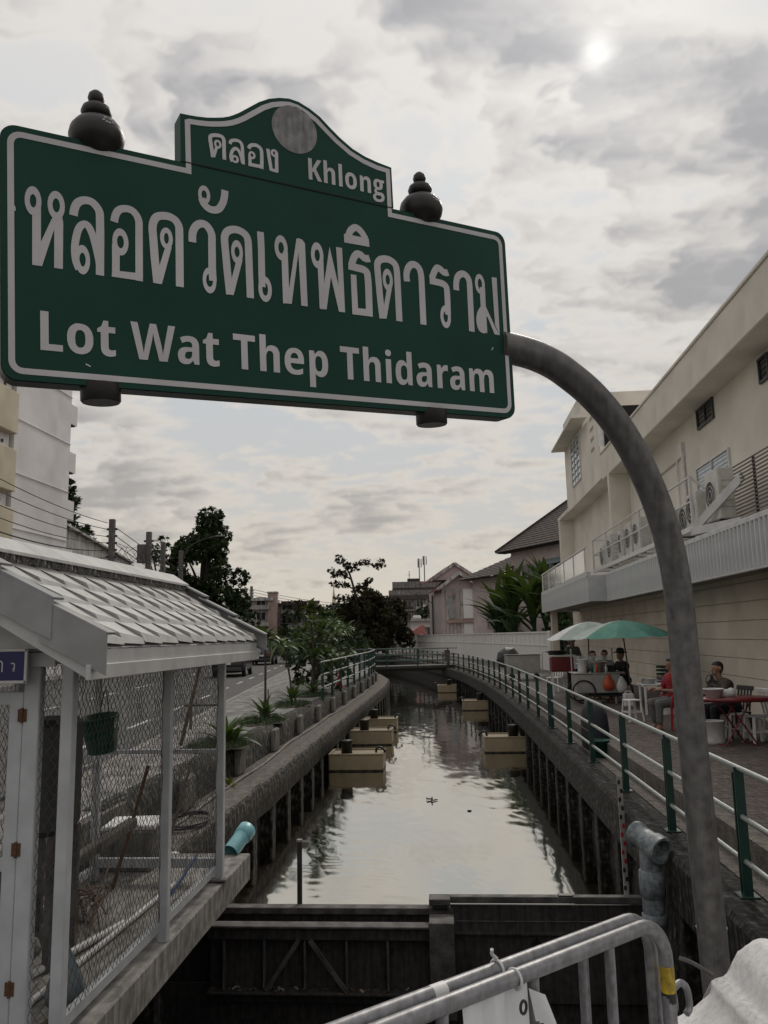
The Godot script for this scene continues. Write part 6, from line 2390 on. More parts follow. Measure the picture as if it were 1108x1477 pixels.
	for k in 3:
		var cr := thing("drinks_crate", ["red drinks crate at the bottom of the stack by the wall behind the cart", "blue drinks crate in the middle of the stack by the wall", "green drinks crate on top of the stack by the wall"][k], "crate", Vector3(5.75, k * 0.31, -22.2), 0.1 * k, "stacked drinks crates")
		b = B.new()
		b.box(Vector3(0, 0.02, 0), Vector3(0.44, 0.03, 0.34))
		part(cr, "bottom", b, ["plastic_red", "plastic_blue", "plastic_green"][k])
		for q in [[0.21, 0.0, 0.02, 0.34], [-0.21, 0.0, 0.02, 0.34], [0.0, 0.16, 0.44, 0.02], [0.0, -0.16, 0.44, 0.02]]:
			for y in [0.09, 0.19, 0.28]:
				b = B.new()
				b.box(Vector3(q[0], y, q[1]), Vector3(q[2], 0.055, q[3]))
				part(cr, "side_bar", b, ["plastic_red", "plastic_blue", "plastic_green"][k])
	var s2 := make_stool("stool", "white plastic stool left of the person in red", "plastic_white")
	put(s2, Vector3(3.75, 0, -17.4), 0.3)
	copy(s2, "white plastic stool close to the wall beyond the wash table", Vector3(5.3, 0, -18.0), 0.7)
	copy(s2, "white plastic stool by the wall near the drinks crates", Vector3(5.5, 0, -21.2), 0.1)
	# red folding table
	t = thing("folding_table", "dark red folding table with crossed legs where the man sits", "table", Vector3(4.62, 0, -13.75), 0.1)
	b = B.new()
	b.smooth()
	b.lathe([Vector2(0, 0.7), Vector2(0.97, 0.7), Vector2(1.0, 0.715), Vector2(1.0, 0.745), Vector2(0.98, 0.755), Vector2(0.0, 0.755)], 28, Transform3D(Basis.from_scale(Vector3(0.66, 1, 0.4)), Vector3.ZERO))
	part(t, "tabletop", b, "plastic_dark_red")
	for z in [-0.24, 0.24]:
		for s in [-1.0, 1.0]:
			b = B.new()
			b.smooth()
			b.tube([Vector3(-0.06 + s * 0.26, 0.01, z + s * 0.015), Vector3(-0.06 - s * 0.2, 0.71, z + s * 0.015)], 0.014, 8)
			part(t, "leg", b, "plastic_dark_red")
	for x in [-0.32, 0.2]:
		b = B.new()
		b.smooth()
		b.tube([Vector3(x, 0.02, -0.26), Vector3(x, 0.02, 0.26)], 0.012, 8)
		part(t, "foot_bar", b, "plastic_dark_red")
	t = thing("white_basket", "white wire basket at the left end of the red folding table", "basket", Vector3(4.28, 0.745, -13.75))
	b = B.new()
	b.smooth()
	b.lathe([Vector2(0, 0), Vector2(0.11, 0), Vector2(0.16, 0.14), Vector2(0.17, 0.14), Vector2(0.17, 0.155), Vector2(0.15, 0.155), Vector2(0.1, 0.012), Vector2(0, 0.012)], 14)
	part(t, "bowl", b, "plastic_white")
	t = thing("white_bag", "crumpled white bag on the red table in front of the man", "bag", Vector3(4.52, 0.745, -13.85))
	b = B.new()
	b.blob(Vector3(0, 0.06, 0), Vector3(0.16, 0.075, 0.1), 10)
	b.blob(Vector3(0.07, 0.1, 0.02), Vector3(0.07, 0.06, 0.06), 8)
	part(t, "bag_body", b, "plastic_white")
	t = thing("table_fan", "black table fan behind the white basket", "fan", Vector3(4.35, 0.745, -14.0))
	b = B.new()
	b.smooth()
	b.tube([Vector3(0, 0, 0), Vector3(0, 0.2, 0)], 0.015, 6)
	part(t, "stand", b, "plastic_black")
	b = B.new()
	b.box(Vector3(0, 0.008, 0), Vector3(0.16, 0.016, 0.12), Basis.IDENTITY, 0.005)
	part(t, "base", b, "plastic_black")
	b = B.new()
	b.smooth()
	var rg2 := []
	for k in 18: rg2.append(Vector3(cos(TAU * k / 18) * 0.1, 0.27 + sin(TAU * k / 18) * 0.1, 0))
	b.tube(rg2, 0.008, 5, false, true)
	part(t, "guard", b, "plastic_black")
	for k in 3:
		b = B.new()
		b.box(Vector3(0, 0.27, 0) + Basis(Vector3.BACK, TAU * k / 3) * Vector3(0, 0.045, 0), Vector3(0.05, 0.08, 0.01), Basis(Vector3.BACK, TAU * k / 3))
		part(t, "blade", b, "plastic_black")
	pot("white_bucket", "white bucket on the paving left of the table's crossed legs", "bucket", Vector3(4.28, 0, -13.9), 0.17, 0.36, "plastic_white")
	# stools and chairs near the right edge
	var s0 := make_stool("stool", "white plastic stool standing in front of the red table's right end", "plastic_white")
	put(s0, Vector3(4.98, 0, -13.9), 0.2, "white plastic stools by the red table")
	copy(s0, "white plastic stool behind the front one, under the red table", Vector3(4.82, 0, -14.35), -0.15, "white plastic stools by the red table")
	put(make_chair("plastic_chair", "white plastic armchair at the right edge beside the stools", "plastic_white", true), Vector3(5.42, 0, -14.0), 1.9)
	var s1 := make_stool("stool", "small dark red stool at the far right edge of the walkway", "plastic_dark_red")
	put(s1, Vector3(5.12, 0, -13.1), 0.4)
	put(make_chair("plastic_chair", "white plastic chair left of the dark red cool box", "plastic_white", false), Vector3(3.35, 0, -26.5), -0.6)
	# grey trunk on wheels and black umbrella farther along
	t = thing("metal_chest", "large grey metal chest on a trolley beside the white wall's end", "trunk", Vector3(2.95, 0, -33.6), 0.1)
	b = B.new()
	b.box(Vector3(0, 0.62, 0), Vector3(1.35, 0.72, 0.7), Basis.IDENTITY, 0.02)
	part(t, "chest_body", b, "stainless")
	b = B.new()
	b.box(Vector3(0, 0.995, 0), Vector3(1.4, 0.04, 0.74), Basis.IDENTITY, 0.01)
	part(t, "lid", b, "apartment_grey")
	for x in [-0.5, 0.5]:
		b = B.new()
		b.smooth()
		b.tube([Vector3(x, 0.13, 0.3), Vector3(x, 0.13, 0.36)], 0.13, 14)
		part(t, "wheel", b, "tyre")
	b = B.new()
	b.smooth()
	b.tube(curve([Vector3(0.78, 0.2, 0.2), Vector3(0.8, 1.0, 0.2), Vector3(0.88, 1.12, 0.2), Vector3(1.1, 1.12, 0.2), Vector3(1.18, 1.0, 0.2), Vector3(1.18, 0.2, 0.2)], 4), 0.022, 8)
	part(t, "push_handle", b, "white_metal")
	t = thing("black_umbrella", "open black umbrella leaning over the left end of the grey metal chest", "umbrella", Vector3(2.3, 0, -33.9))
	for k in 8:
		b = B.new()
		b.smooth()
		var bs := Basis(Vector3(1, 0, 0.3).normalized(), 1.1)
		var o := Vector3(0.05, 1.0, -0.1)
		var p0 := o + bs * Vector3(cos(TAU * k / 8) * 0.5, -0.28, sin(TAU * k / 8) * 0.5)
		var p1 := o + bs * Vector3(cos(TAU * (k + 1) / 8) * 0.5, -0.28, sin(TAU * (k + 1) / 8) * 0.5)
		var m0 := o + bs * Vector3(cos(TAU * k / 8) * 0.28, -0.08, sin(TAU * k / 8) * 0.28)
		var m1 := o + bs * Vector3(cos(TAU * (k + 1) / 8) * 0.28, -0.08, sin(TAU * (k + 1) / 8) * 0.28)
		b.tri(o, m1, m0)
		b.quad(m0, m1, p1, p0)
		part(t, "canopy_panel", b, "plastic_black")
	b = B.new()
	b.smooth()
	b.tube([Vector3(0.05, 1.0, -0.1), Vector3(0.02, 0.3, 0.2)], 0.012, 6)
	part(t, "shaft", b, "stainless")
	# dark bundle at the railing
	t = thing("covered_bundle", "dark cloth covered bundle leaning inside the right railing", "bundle", Vector3(2.62, -0.24, -15.4))
	b = B.new()
	b.smooth()
	b.lathe([Vector2(0, 0), Vector2(0.95, 0), Vector2(1.0, 0.3), Vector2(0.9, 0.62), Vector2(0.6, 0.82), Vector2(0.0, 0.86)], 14, Transform3D(Basis.from_scale(Vector3(0.22, 1, 0.85)), Vector3.ZERO))
	part(t, "cover", b, "cloth_dark")
	b = B.new()
	b.smooth()
	b.tube([Vector3(-0.2, 0.35, -0.55), Vector3(-0.235, 0.37, 0), Vector3(-0.2, 0.35, 0.55)], 0.012, 6)
	part(t, "rope", b, "wood")

# ---------------------------------------------------------------- plants
func leaf_mesh(len: float, wid: float, droop: float, fold := 0.15, seg := 6) -> B:   # a blade from the origin along +z, rising then drooping
	var b := B.new()
	b.smooth()
	var l := []
	var m := []
	var r := []
	for i in seg + 1:
		var f := float(i) / seg
		var w := wid * 0.5 * sin(PI * pow(f, 0.75) * 0.94 + 0.08)
		var y := len * (0.18 * f - droop * f * f)
		var z := len * f * (1.0 - 0.25 * droop * f)
		m.append(Vector3(0, y, z))
		l.append(Vector3(-w, y + w * fold * 2.0, z))
		r.append(Vector3(w, y + w * fold * 2.0, z))
	for i in seg:
		b.quad(l[i], m[i], m[i + 1], l[i + 1])
		b.quad(m[i], r[i], r[i + 1], m[i + 1])
	return b

var leafs := {}

func crown_leaves(par: Node3D, called: String, clumps: Array, per: int, size: float, m: String, flat_ := 0.5):
	# clumps: [centre, radius]; leaf sprays scattered through the clumps' volume, thicker near their shells
	if not leafs.has("spray"):
		var b := B.new()
		b.smooth()
		for k in 5:
			var a := -1.2 + k * 0.6
			var d := Vector3(sin(a), 0.12 * cos(k * 2.0), cos(a))
			var s := d.cross(Vector3.UP).normalized()
			var ln := 1.0 - 0.15 * absf(a)
			b.quad(Vector3.ZERO, d * ln * 0.5 + s * 0.2, d * ln + Vector3(0, -0.12, 0), d * ln * 0.5 - s * 0.2)
		leafs["spray"] = b.mesh()
	var xfs := []
	var cols := []
	for c in clumps:
		var n := int(per * pow(c[1], 2.0))
		for i in n:
			var d := Vector3(rr(-1, 1), rr(-1, 1), rr(-1, 1))
			if d.length() > 1.0 or d.length() < 0.1: continue
			d = d.normalized() * pow(d.length(), 0.5)
			var p: Vector3 = c[0] + d * c[1] * Vector3(1, 0.8, 1)
			var bs := Basis(Vector3(rr(-1, 1), rr(-1, 1), rr(-1, 1)).normalized(), rr(0, TAU))
			xfs.append(Transform3D(bs.scaled(Vector3.ONE * size * rr(0.6, 1.25)), p))
			var v := rr(0.6, 1.25)
			cols.append(Color(v * rr(0.9, 1.15), v, v * rr(0.8, 1.0)))
	many(par, called, leafs["spray"], m, xfs, cols)

func limb(b: B, pts: Array, r0: float, r1: float):
	var q := curve(pts, 4)
	var rs := []
	for i in q.size(): rs.append(lerpf(r0, r1, float(i) / (q.size() - 1)))
	b.tube(q, rs, 8)

func tree(label: String, at_: Vector3, h: float, spread: float, clumps_n: int, seed_: int, m: String, size := 0.45, base := 0.35, per := 120, group := "") -> Node3D:
	rng.seed = seed_
	var t := thing("tree", label, "tree", at_, 0.0, group)
	var b := B.new()
	b.smooth()
	limb(b, [Vector3(0, -0.1, 0), Vector3(rr(-0.2, 0.2), h * 0.3, rr(-0.2, 0.2)), Vector3(rr(-0.4, 0.4), h * 0.7, rr(-0.3, 0.3))], h * 0.03 + 0.05, h * 0.012)
	part(t, "trunk", b, "bark")
	var clumps := []
	for i in clumps_n:
		var f := (i + 0.5) / clumps_n
		var a := i * 2.4 + rr(-0.4, 0.4)
		var y := h * lerpf(base, 0.93, f)
		var env := sin(PI * clampf(lerpf(0.25, 1.0, f), 0, 1)) * 0.75 + 0.25
		var rad := spread * env * sqrt(rr(0.15, 1.0))
		var c := Vector3(cos(a) * rad, y + rr(-0.05, 0.05) * h, sin(a) * rad)
		var cr := spread * rr(0.26, 0.44)
		clumps.append([c, cr])
		if i % 2 == 0:
			b = B.new()
			b.smooth()
			limb(b, [Vector3(0, y * 0.55, 0), Vector3(c.x * 0.5, y * 0.8, c.z * 0.5), c], h * 0.012 + 0.02, 0.02)
			part(t, "limb", b, "bark")
	crown_leaves(t, "crown", clumps, per, size, m)
	return t

func rosette(par: Node3D, o: Vector3, n: int, len: float, wid: float, droop: float, m: String, up0: float, up1: float, called := "leaf"):
	var key := "%f_%f_%f" % [len, wid, droop]
	if not leafs.has(key):
		leafs[key] = [leaf_mesh(len, wid, droop * 0.7).mesh(), leaf_mesh(len * 0.85, wid, droop).mesh(), leaf_mesh(len * 1.1, wid * 0.9, droop * 1.3).mesh()]
	for i in n:
		var bs := Basis(Vector3.UP, i * 2.39996 + rr(-0.3, 0.3)) * Basis(Vector3.RIGHT, -rr(up0, up1)) * Basis(Vector3.BACK, rr(-0.3, 0.3))
		part(par, called, leafs[key][i % 3], m, Transform3D(bs.scaled(Vector3.ONE * rr(0.8, 1.15)), o + Vector3(rr(-0.03, 0.03), rr(-0.02, 0.06), rr(-0.03, 0.03))))

func make_planting():
	# strip plants, nearest first
	var t := thing("fern_plant", "low bushy fern-like plant nearest the shed on the planting strip", "plant", Vector3(-4.0, 0.0, -14.3))
	rosette(t, Vector3(0, 0.05, 0), 26, 0.62, 0.11, 0.35, "leaf_bright", 0.3, 1.25)
	rosette(t, Vector3(0.12, 0.03, -0.2), 16, 0.5, 0.1, 0.4, "leaf_mid", 0.2, 1.1)
	var b: B
	for q in [
		[-4.22, -18.4, 1.78, 0.0, "slender palm with a drooping dark crown and leafy base on the planting strip", "leaf_dark", "leaf_mid", 30],
		[-4.45, -22.8, 1.62, -0.28, "thin leaning sapling with a yellow-green crown, staked near its foot", "leaf_bright", "leaf_mid", 22]]:
		t = thing("young_tree", q[4], "plant", Vector3(q[0], 0, q[1]))
		b = B.new()
		b.smooth()
		limb(b, [Vector3(0, 0, 0), Vector3(q[3] * 0.3, q[2] * 0.5, 0), Vector3(q[3], q[2], 0.0)], 0.035, 0.018)
		part(t, "trunk", b, "bark")
		rosette(t, Vector3(q[3], q[2], 0), q[7], 0.6, 0.12, 0.75, q[5], -0.1, 1.2)
		rosette(t, Vector3(0, 0.05, 0), 26, 0.62, 0.1, 0.4, q[6], 0.35, 1.3)
		b = B.new()
		b.smooth()
		b.tube([Vector3(0.08, 0, 0.03), Vector3(0.07, 0.72, 0.03)], 0.014, 6)
		part(t, "stake", b, "wood")
	var specs := [
		[-4.45, -26.2, 2.5, "tall leafy shrub beside the left railing's near post", "leaf_dark", 1.0],
		[-4.75, -27.8, 3.0, "dark bushy sapling just behind the leafy shrub at the railing", "leaf_dark", 1.1],
		[-4.9, -31.0, 2.5, "bright green broad-leaved sapling behind the left railing", "leaf_mid", 1.2],
		[-5.2, -34.5, 2.5, "yellowish broad-leaved sapling midway along the left railing", "leaf_bright", 1.3],
		[-5.4, -38.5, 2.7, "green broad-leaved sapling toward the far end of the left railing", "leaf_mid", 1.35],
		[-5.9, -43.0, 2.7, "last broad-leaved sapling by the left railing, before the footbridge", "leaf_bright", 1.4]]
	for q in specs:
		t = thing("sapling", q[3], "plant", Vector3(q[0], 0, q[1]), 0.0, "saplings along the left bank")
		b = B.new()
		b.smooth()
		limb(b, [Vector3.ZERO, Vector3(0.05, q[2] * 0.5, 0.03), Vector3(-0.05, q[2] * 0.85, 0)], 0.05, 0.02)
		part(t, "trunk", b, "bark")
		for k in 7:
			var a := k * 1.3
			var e := Vector3(cos(a) * 0.42 * q[5], q[2] * (0.4 + 0.09 * k), sin(a) * 0.42 * q[5])
			b = B.new()
			b.smooth()
			limb(b, [Vector3(0, q[2] * (0.22 + 0.08 * k), 0), e * Vector3(0.6, 0.95, 0.6), e], 0.025, 0.012)
			part(t, "branch", b, "bark")
			rosette(t, e, 15, 0.5, 0.15, 0.5, q[4], -0.3, 1.1)
		if q[1] > -30: rosette(t, Vector3(0, 0.05, 0), 18, 0.6, 0.1, 0.5, "leaf_mid", 0.4, 1.3)
	tree("leafy dark bush at the foot of the saplings beside the left railing", Vector3(-4.9, 0, -29.3), 1.7, 0.9, 9, 61, "leaf_dark", 0.22, 0.12, 520, "bushes along the left bank")
	tree("second dark bush farther along the left railing", Vector3(-5.3, 0, -36.4), 1.9, 1.0, 9, 62, "leaf_mid", 0.22, 0.12, 480, "bushes along the left bank")
	# bare soil patches with grass round the plants
	for q in [[-4.1, -14.3, 0.55, 0.9], [-4.25, -18.3, 0.5, 0.9], [-4.4, -22.6, 0.5, 0.9], [-4.5, -26.4, 0.5, 1.0]]:
		b = B.new()
		b.smooth()
		for k in 20:
			var a := TAU * k / 20
			var e := TAU * (k + 1) / 20
			var f := func(an: float) -> Vector3: return Vector3(q[0] + cos(an) * q[2] * (1.0 + 0.2 * sin(an * 3.0)), 0.014, q[1] + sin(an) * q[3] * (1.0 + 0.15 * sin(an * 4.0 + 1.0)))
			b.tri(Vector3(q[0], 0.045, q[1]), f.call(e), f.call(a))
		struct("soil_patch", b, "soil")
		var xfs := []
		var cols := []
		if not leafs.has("grass"):
			var gb := B.new()
			for k in 5:
				var d := Vector3(cos(k * 1.9), 0, sin(k * 1.9)) * 0.04
				var s := Vector3(-d.z, 0, d.x) * 0.12
				gb.tri(d * 0.2 - s, d * 0.2 + s, d * 1.6 + Vector3(0, 0.11, 0))
			leafs["grass"] = gb.mesh()
		for i in 320:
			var an := rr(0, TAU)
			var ra := sqrt(rng.randf())
			xfs.append(Transform3D(Basis(Vector3.UP, rr(0, TAU)).scaled(Vector3.ONE * rr(0.6, 1.4)), Vector3(q[0] + cos(an) * ra * q[2], 0.02, q[1] + sin(an) * ra * q[3])))
			var v := rr(0.6, 1.2)
			cols.append(Color(v, v, v * 0.8))
		many(self, "grass", leafs["grass"], "leaf_mid", xfs, cols)
	# weed on the ledge
	t = thing("ledge_weed", "small yellow-green weed growing from the left canal ledge", "weed", Vector3(-3.6, -0.49, -13.2))
	rosette(t, Vector3.ZERO, 9, 0.16, 0.06, 0.3, "leaf_yellow", 0.3, 1.2)
	# low metal rail on the strip
	t = thing("low_rail", "low dark metal rail on the planting strip behind the fern-like plant", "rail", Vector3(-4.9, 0, -17.0))
	for x in [-0.6, 0.0]:
		b = B.new()
		b.box(Vector3(x, 0.25, 0), Vector3(0.05, 0.5, 0.05))
		part(t, "post", b, "gate_steel")
	b = B.new()
	b.box(Vector3(-0.35, 0.49, 0), Vector3(0.8, 0.04, 0.04))
	part(t, "bar", b, "gate_steel")

func make_bananas():
	if not leafs.has("banana"):
		var v := []
		for k in 3:
			var b := leaf_mesh(2.6 + 0.35 * k, 0.5, [0.12, 0.3, 0.55][k], 0.2, 9)
			v.append(b.mesh())
		leafs["banana"] = v
	var specs := [[6.6, -47.5, 4.6, "nearest banana plant, beside the cream building's far end"], [5.2, -50.0, 5.2, "tall banana plant second from the building behind the white wall"], [4.3, -53.5, 5.2, "banana plant in the middle of the clump behind the white wall"], [6.3, -53.0, 5.8, "banana plant at the back of the clump with upright leaves"], [3.6, -58.0, 5.0, "leftmost banana plant of the clump behind the white wall"]]
	for q in specs:
		var t := thing("banana_plant", q[3], "banana plant", Vector3(q[0], 0, q[1]), 0.0, "banana plants behind the white wall")
		var b := B.new()
		b.smooth()
		b.tube([Vector3(0, 0, 0), Vector3(0.03, q[2] * 0.5, 0), Vector3(0.0, q[2] * 0.85, 0)], [0.16, 0.13, 0.08], 10)
		part(t, "stem", b, "leaf_banana")
		for i in 32:
			var bs := Basis(Vector3.UP, i * 2.39996 + rr(-0.3, 0.3)) * Basis(Vector3.RIGHT, -rr(0.45, 1.3)) * Basis(Vector3.BACK, rr(-0.35, 0.35))
			part(t, "leaf", leafs["banana"][i % 3], "leaf_yellow" if i == 11 and q[1] > -51 else "leaf_banana", Transform3D(bs.scaled(Vector3.ONE * rr(0.75, 1.1)), Vector3(0, q[2] * rr(0.3, 0.85), 0)))
	tree("dense low bush under the banana plants behind the white wall", Vector3(6.7, 0, -47.0), 3.2, 1.7, 10, 31, "leaf_mid", 0.3, 0.15, 300)
	tree("dark bush between the banana plants and the pink gabled house", Vector3(5.0, 0, -63.0), 3.6, 1.6, 10, 32, "leaf_dark", 0.3, 0.15, 260)

func make_trees():
	tree("dark rounded tree crown showing past the right edge of the tall white building", Vector3(-33.6, 0, -66), 16.8, 3.4, 18, 41, "leaf_dark", 0.5, 0.45, 150, "street trees on the left")
	tree("big dark tree rising above the shed roof, tallest on the left", Vector3(-19.2, 0, -62), 11.9, 3.0, 30, 42, "leaf_dark", 0.3, 0.28, 420, "street trees on the left")
	tree("thinner dark tree left of the big one, behind the utility poles", Vector3(-23.0, 0, -63), 10.3, 2.2, 16, 43, "leaf_dark", 0.3, 0.4, 230, "street trees on the left")
	tree("low dark tree right of the big one, by the far utility pole", Vector3(-19.6, 0, -72), 6.6, 2.2, 14, 44, "leaf_dark", 0.4, 0.3, 130, "street trees on the left")
	tree("street tree in front of the old shop block", Vector3(-19.2, 0, -98), 6.0, 3.0, 16, 45, "leaf_dark", 0.5, 0.3, 90, "street trees on the left")
	tree("pale hazy street tree farther down the road beyond the shop block", Vector3(-19.5, 0, -120), 6.2, 3.5, 16, 46, "leaf_dark", 0.55, 0.3, 70, "street trees on the left")
	# centre group
	var t := tree("dark reddish-leaved dense tree at the bend of the canal", Vector3(-8.2, 0, -82), 6.4, 3.0, 28, 47, "leaf_brown", 0.3, 0.2, 330, "trees at the canal bend")
	tree("broad dark tree right of the sparse crown, at the canal bend", Vector3(-6.6, 0, -86), 6.2, 2.9, 24, 48, "leaf_brown", 0.3, 0.2, 330, "trees at the canal bend")
	tree("green tree left of the dark ones at the canal bend", Vector3(-11.6, 0, -82), 4.6, 2.4, 18, 49, "leaf_mid", 0.38, 0.25, 170, "trees at the canal bend")
	tree("low dark hedge-like tree closing the far end of the street", Vector3(-17.0, 0, -128), 6.6, 4.6, 20, 50, "leaf_dark", 0.6, 0.2, 80, "trees at the canal bend")
	tree("small round dark tree beside the far grey apartment block", Vector3(-1.2, 0, -106), 7.4, 2.5, 16, 51, "leaf_dark", 0.4, 0.3, 150, "trees at the canal bend")
	# sparse spreading crown above the centre group
	rng.seed = 52
	t = thing("tree", "sparse spreading tree with a long bent branch, tallest at the canal bend", "tree", Vector3(-9.3, 0, -80), 0.0, "trees at the canal bend")
	var b := B.new()
	b.smooth()
	limb(b, [Vector3(0.6, 0, 0), Vector3(0.5, 3.0, 0), Vector3(0.1, 6.0, 0), Vector3(-0.5, 8.3, 0)], 0.22, 0.09)
	part(t, "trunk", b, "bark")
	var cl := []
	for q in [[[-0.5, 8.2, 0], [0.2, 9.0, 0.2], [1.2, 9.2, 0.3], [2.1, 8.9, 0.2], [2.6, 8.95, 0.1]], [[-0.3, 7.6, 0], [-1.3, 8.1, 0.2], [-2.0, 8.0, 0.3], [-2.3, 8.4, 0.3]], [[0.0, 6.6, 0], [-0.9, 7.0, -0.2], [-1.9, 7.2, -0.2]], [[0.1, 6.4, 0], [0.9, 6.9, 0.2], [1.5, 7.3, 0.3]], [[-0.5, 8.2, 0], [-0.9, 9.0, 0], [-1.3, 9.5, 0.1]], [[0.2, 5.6, 0], [1.2, 6.0, 0.1], [2.2, 5.9, 0.2]], [[0.2, 5.2, 0], [-0.9, 5.6, 0.1], [-1.7, 5.7, 0.2]]]:
		var pts := []
		for v in q: pts.append(Vector3(v[0], v[1], v[2]))
		b = B.new()
		b.smooth()
		limb(b, pts, 0.09, 0.03)
		part(t, "limb", b, "bark")
		for k in range(1, pts.size()):
			cl.append([pts[k] + Vector3(rr(-0.2, 0.2), rr(0.0, 0.2), rr(-0.3, 0.3)), rr(0.32, 0.55)])
			cl.append([pts[k - 1].lerp(pts[k], 0.5) + Vector3(rr(-0.3, 0.3), rr(-0.1, 0.2), rr(-0.3, 0.3)), rr(0.25, 0.4)])
	crown_leaves(t, "crown", cl, 300, 0.26, "leaf_brown")
	# flat-topped little tree left of the centre
	t = thing("tree", "small flat-topped tree left of the sparse one, above the parked cars", "tree", Vector3(-12.6, 0, -70), 0.0, "trees at the canal bend")
	b = B.new()
	b.smooth()
	limb(b, [Vector3(0, 0, 0), Vector3(0.1, 2.2, 0), Vector3(0.2, 4.2, 0)], 0.12, 0.05)
	part(t, "trunk", b, "bark")
	cl = []
	for k in 9:
		var a := k * 2.4
		cl.append([Vector3(0.2 + cos(a) * (0.4 + 0.13 * k), 4.4 + rr(-0.15, 0.4), sin(a) * 1.0), rr(0.35, 0.5)])
	crown_leaves(t, "crown", cl, 300, 0.26, "leaf_brown")
	tree("bushy shrub row below the flat-topped little tree", Vector3(-12.3, 0, -66), 2.6, 1.8, 10, 53, "leaf_mid", 0.3, 0.2, 220, "trees at the canal bend")
	tree("dark shrub at the canal bend beyond the footbridge", Vector3(-8.2, 0, -62), 2.6, 2.0, 12, 54, "leaf_dark", 0.3, 0.15, 220, "trees at the canal bend")

# ---------------------------------------------------------------- farther buildings
func boxed(par: Node3D, called: String, c: Vector3, s: Vector3, m: String, turn := 0.0, bev := 0.0) -> MeshInstance3D:
	var b := B.new()
	b.box(Vector3.ZERO, s, Basis.IDENTITY, bev)
	return part(par, called, b, m, at(c, turn))

func pane_window(par: Node3D, c: Vector3, w: float, h: float, turn: float, frame := "white_metal", glass := "glass_dark", cols := 2):
	# a recessed dark pane with a frame round it; faces +z at turn 0
	var n := Basis(Vector3.UP, turn)
	var o := boxed(par, "window", c, Vector3(w, h, 0.08), glass, turn)
	for q in [[0, h / 2, w + 0.08, 0.07], [0, -h / 2, w + 0.16, 0.08]]:
		boxed(o, "frame", Vector3(q[0], q[1], 0.03), Vector3(q[2], q[3], 0.1), frame)
	for i in cols + 1:
		boxed(o, "frame", Vector3(-w / 2 + w * i / cols, 0, 0.03), Vector3(0.07, h, 0.09), frame)

func make_white_wall():
	var path := [Vector3(5.1, 0, -40.5), Vector3(3.9, 0, -50.0), Vector3(2.5, 0, -60.0), Vector3(0.5, 0, -72.0), Vector3(-1.8, 0, -82.0), Vector3(-5.2, 0, -95.0)]
	var t := thing("white_wall", "long white boundary wall with a row of square panels near its top, across the walkway", "wall")
	var pts := curve(path, 6)
	var b := B.new()
	b.sweep(pts, [Vector2(-0.1, 0.0), Vector2(-0.1, 1.86), Vector2(0.1, 1.86), Vector2(0.1, 0.0)], true, true)
	part(t, "wall_body", b, "white_wall")
	b = B.new()
	b.sweep(pts, [Vector2(-0.16, 1.86), Vector2(-0.16, 1.94), Vector2(0.16, 1.94), Vector2(0.16, 1.86)], true, true)
	part(t, "coping", b, "white_wall")
	b = B.new()
	b.sweep(pts, [Vector2(-0.13, 1.2), Vector2(-0.13, 1.27), Vector2(-0.1, 1.27), Vector2(-0.1, 1.2)], true, true)
	part(t, "string_course", b, "white_wall")
	var s := 0.0
	var step := 1.15
	for i in pts.size() - 1:
		var a: Vector3 = pts[i]
		var c: Vector3 = pts[i + 1]
		var d := (c - a).normalized()
		var l := a.distance_to(c)
		var turn := atan2(-d.x, -d.z)
		while s < l:
			var p := a + d * s + d.cross(Vector3.UP) * -0.115
			boxed(t, "panel_bar", p + Vector3(0, 1.565, 0), Vector3(0.02, 0.58, 0.06), "white_wall", turn)
			s += step
		s -= l
	boxed(t, "end_pier", Vector3(5.12, 0.98, -40.35), Vector3(0.5, 1.96, 0.5), "white_wall", 0.1, 0.02)
	boxed(t, "far_pier", Vector3(-5.25, 1.2, -95.2), Vector3(0.7, 2.4, 0.7), "pale_wall", 0.2, 0.02)

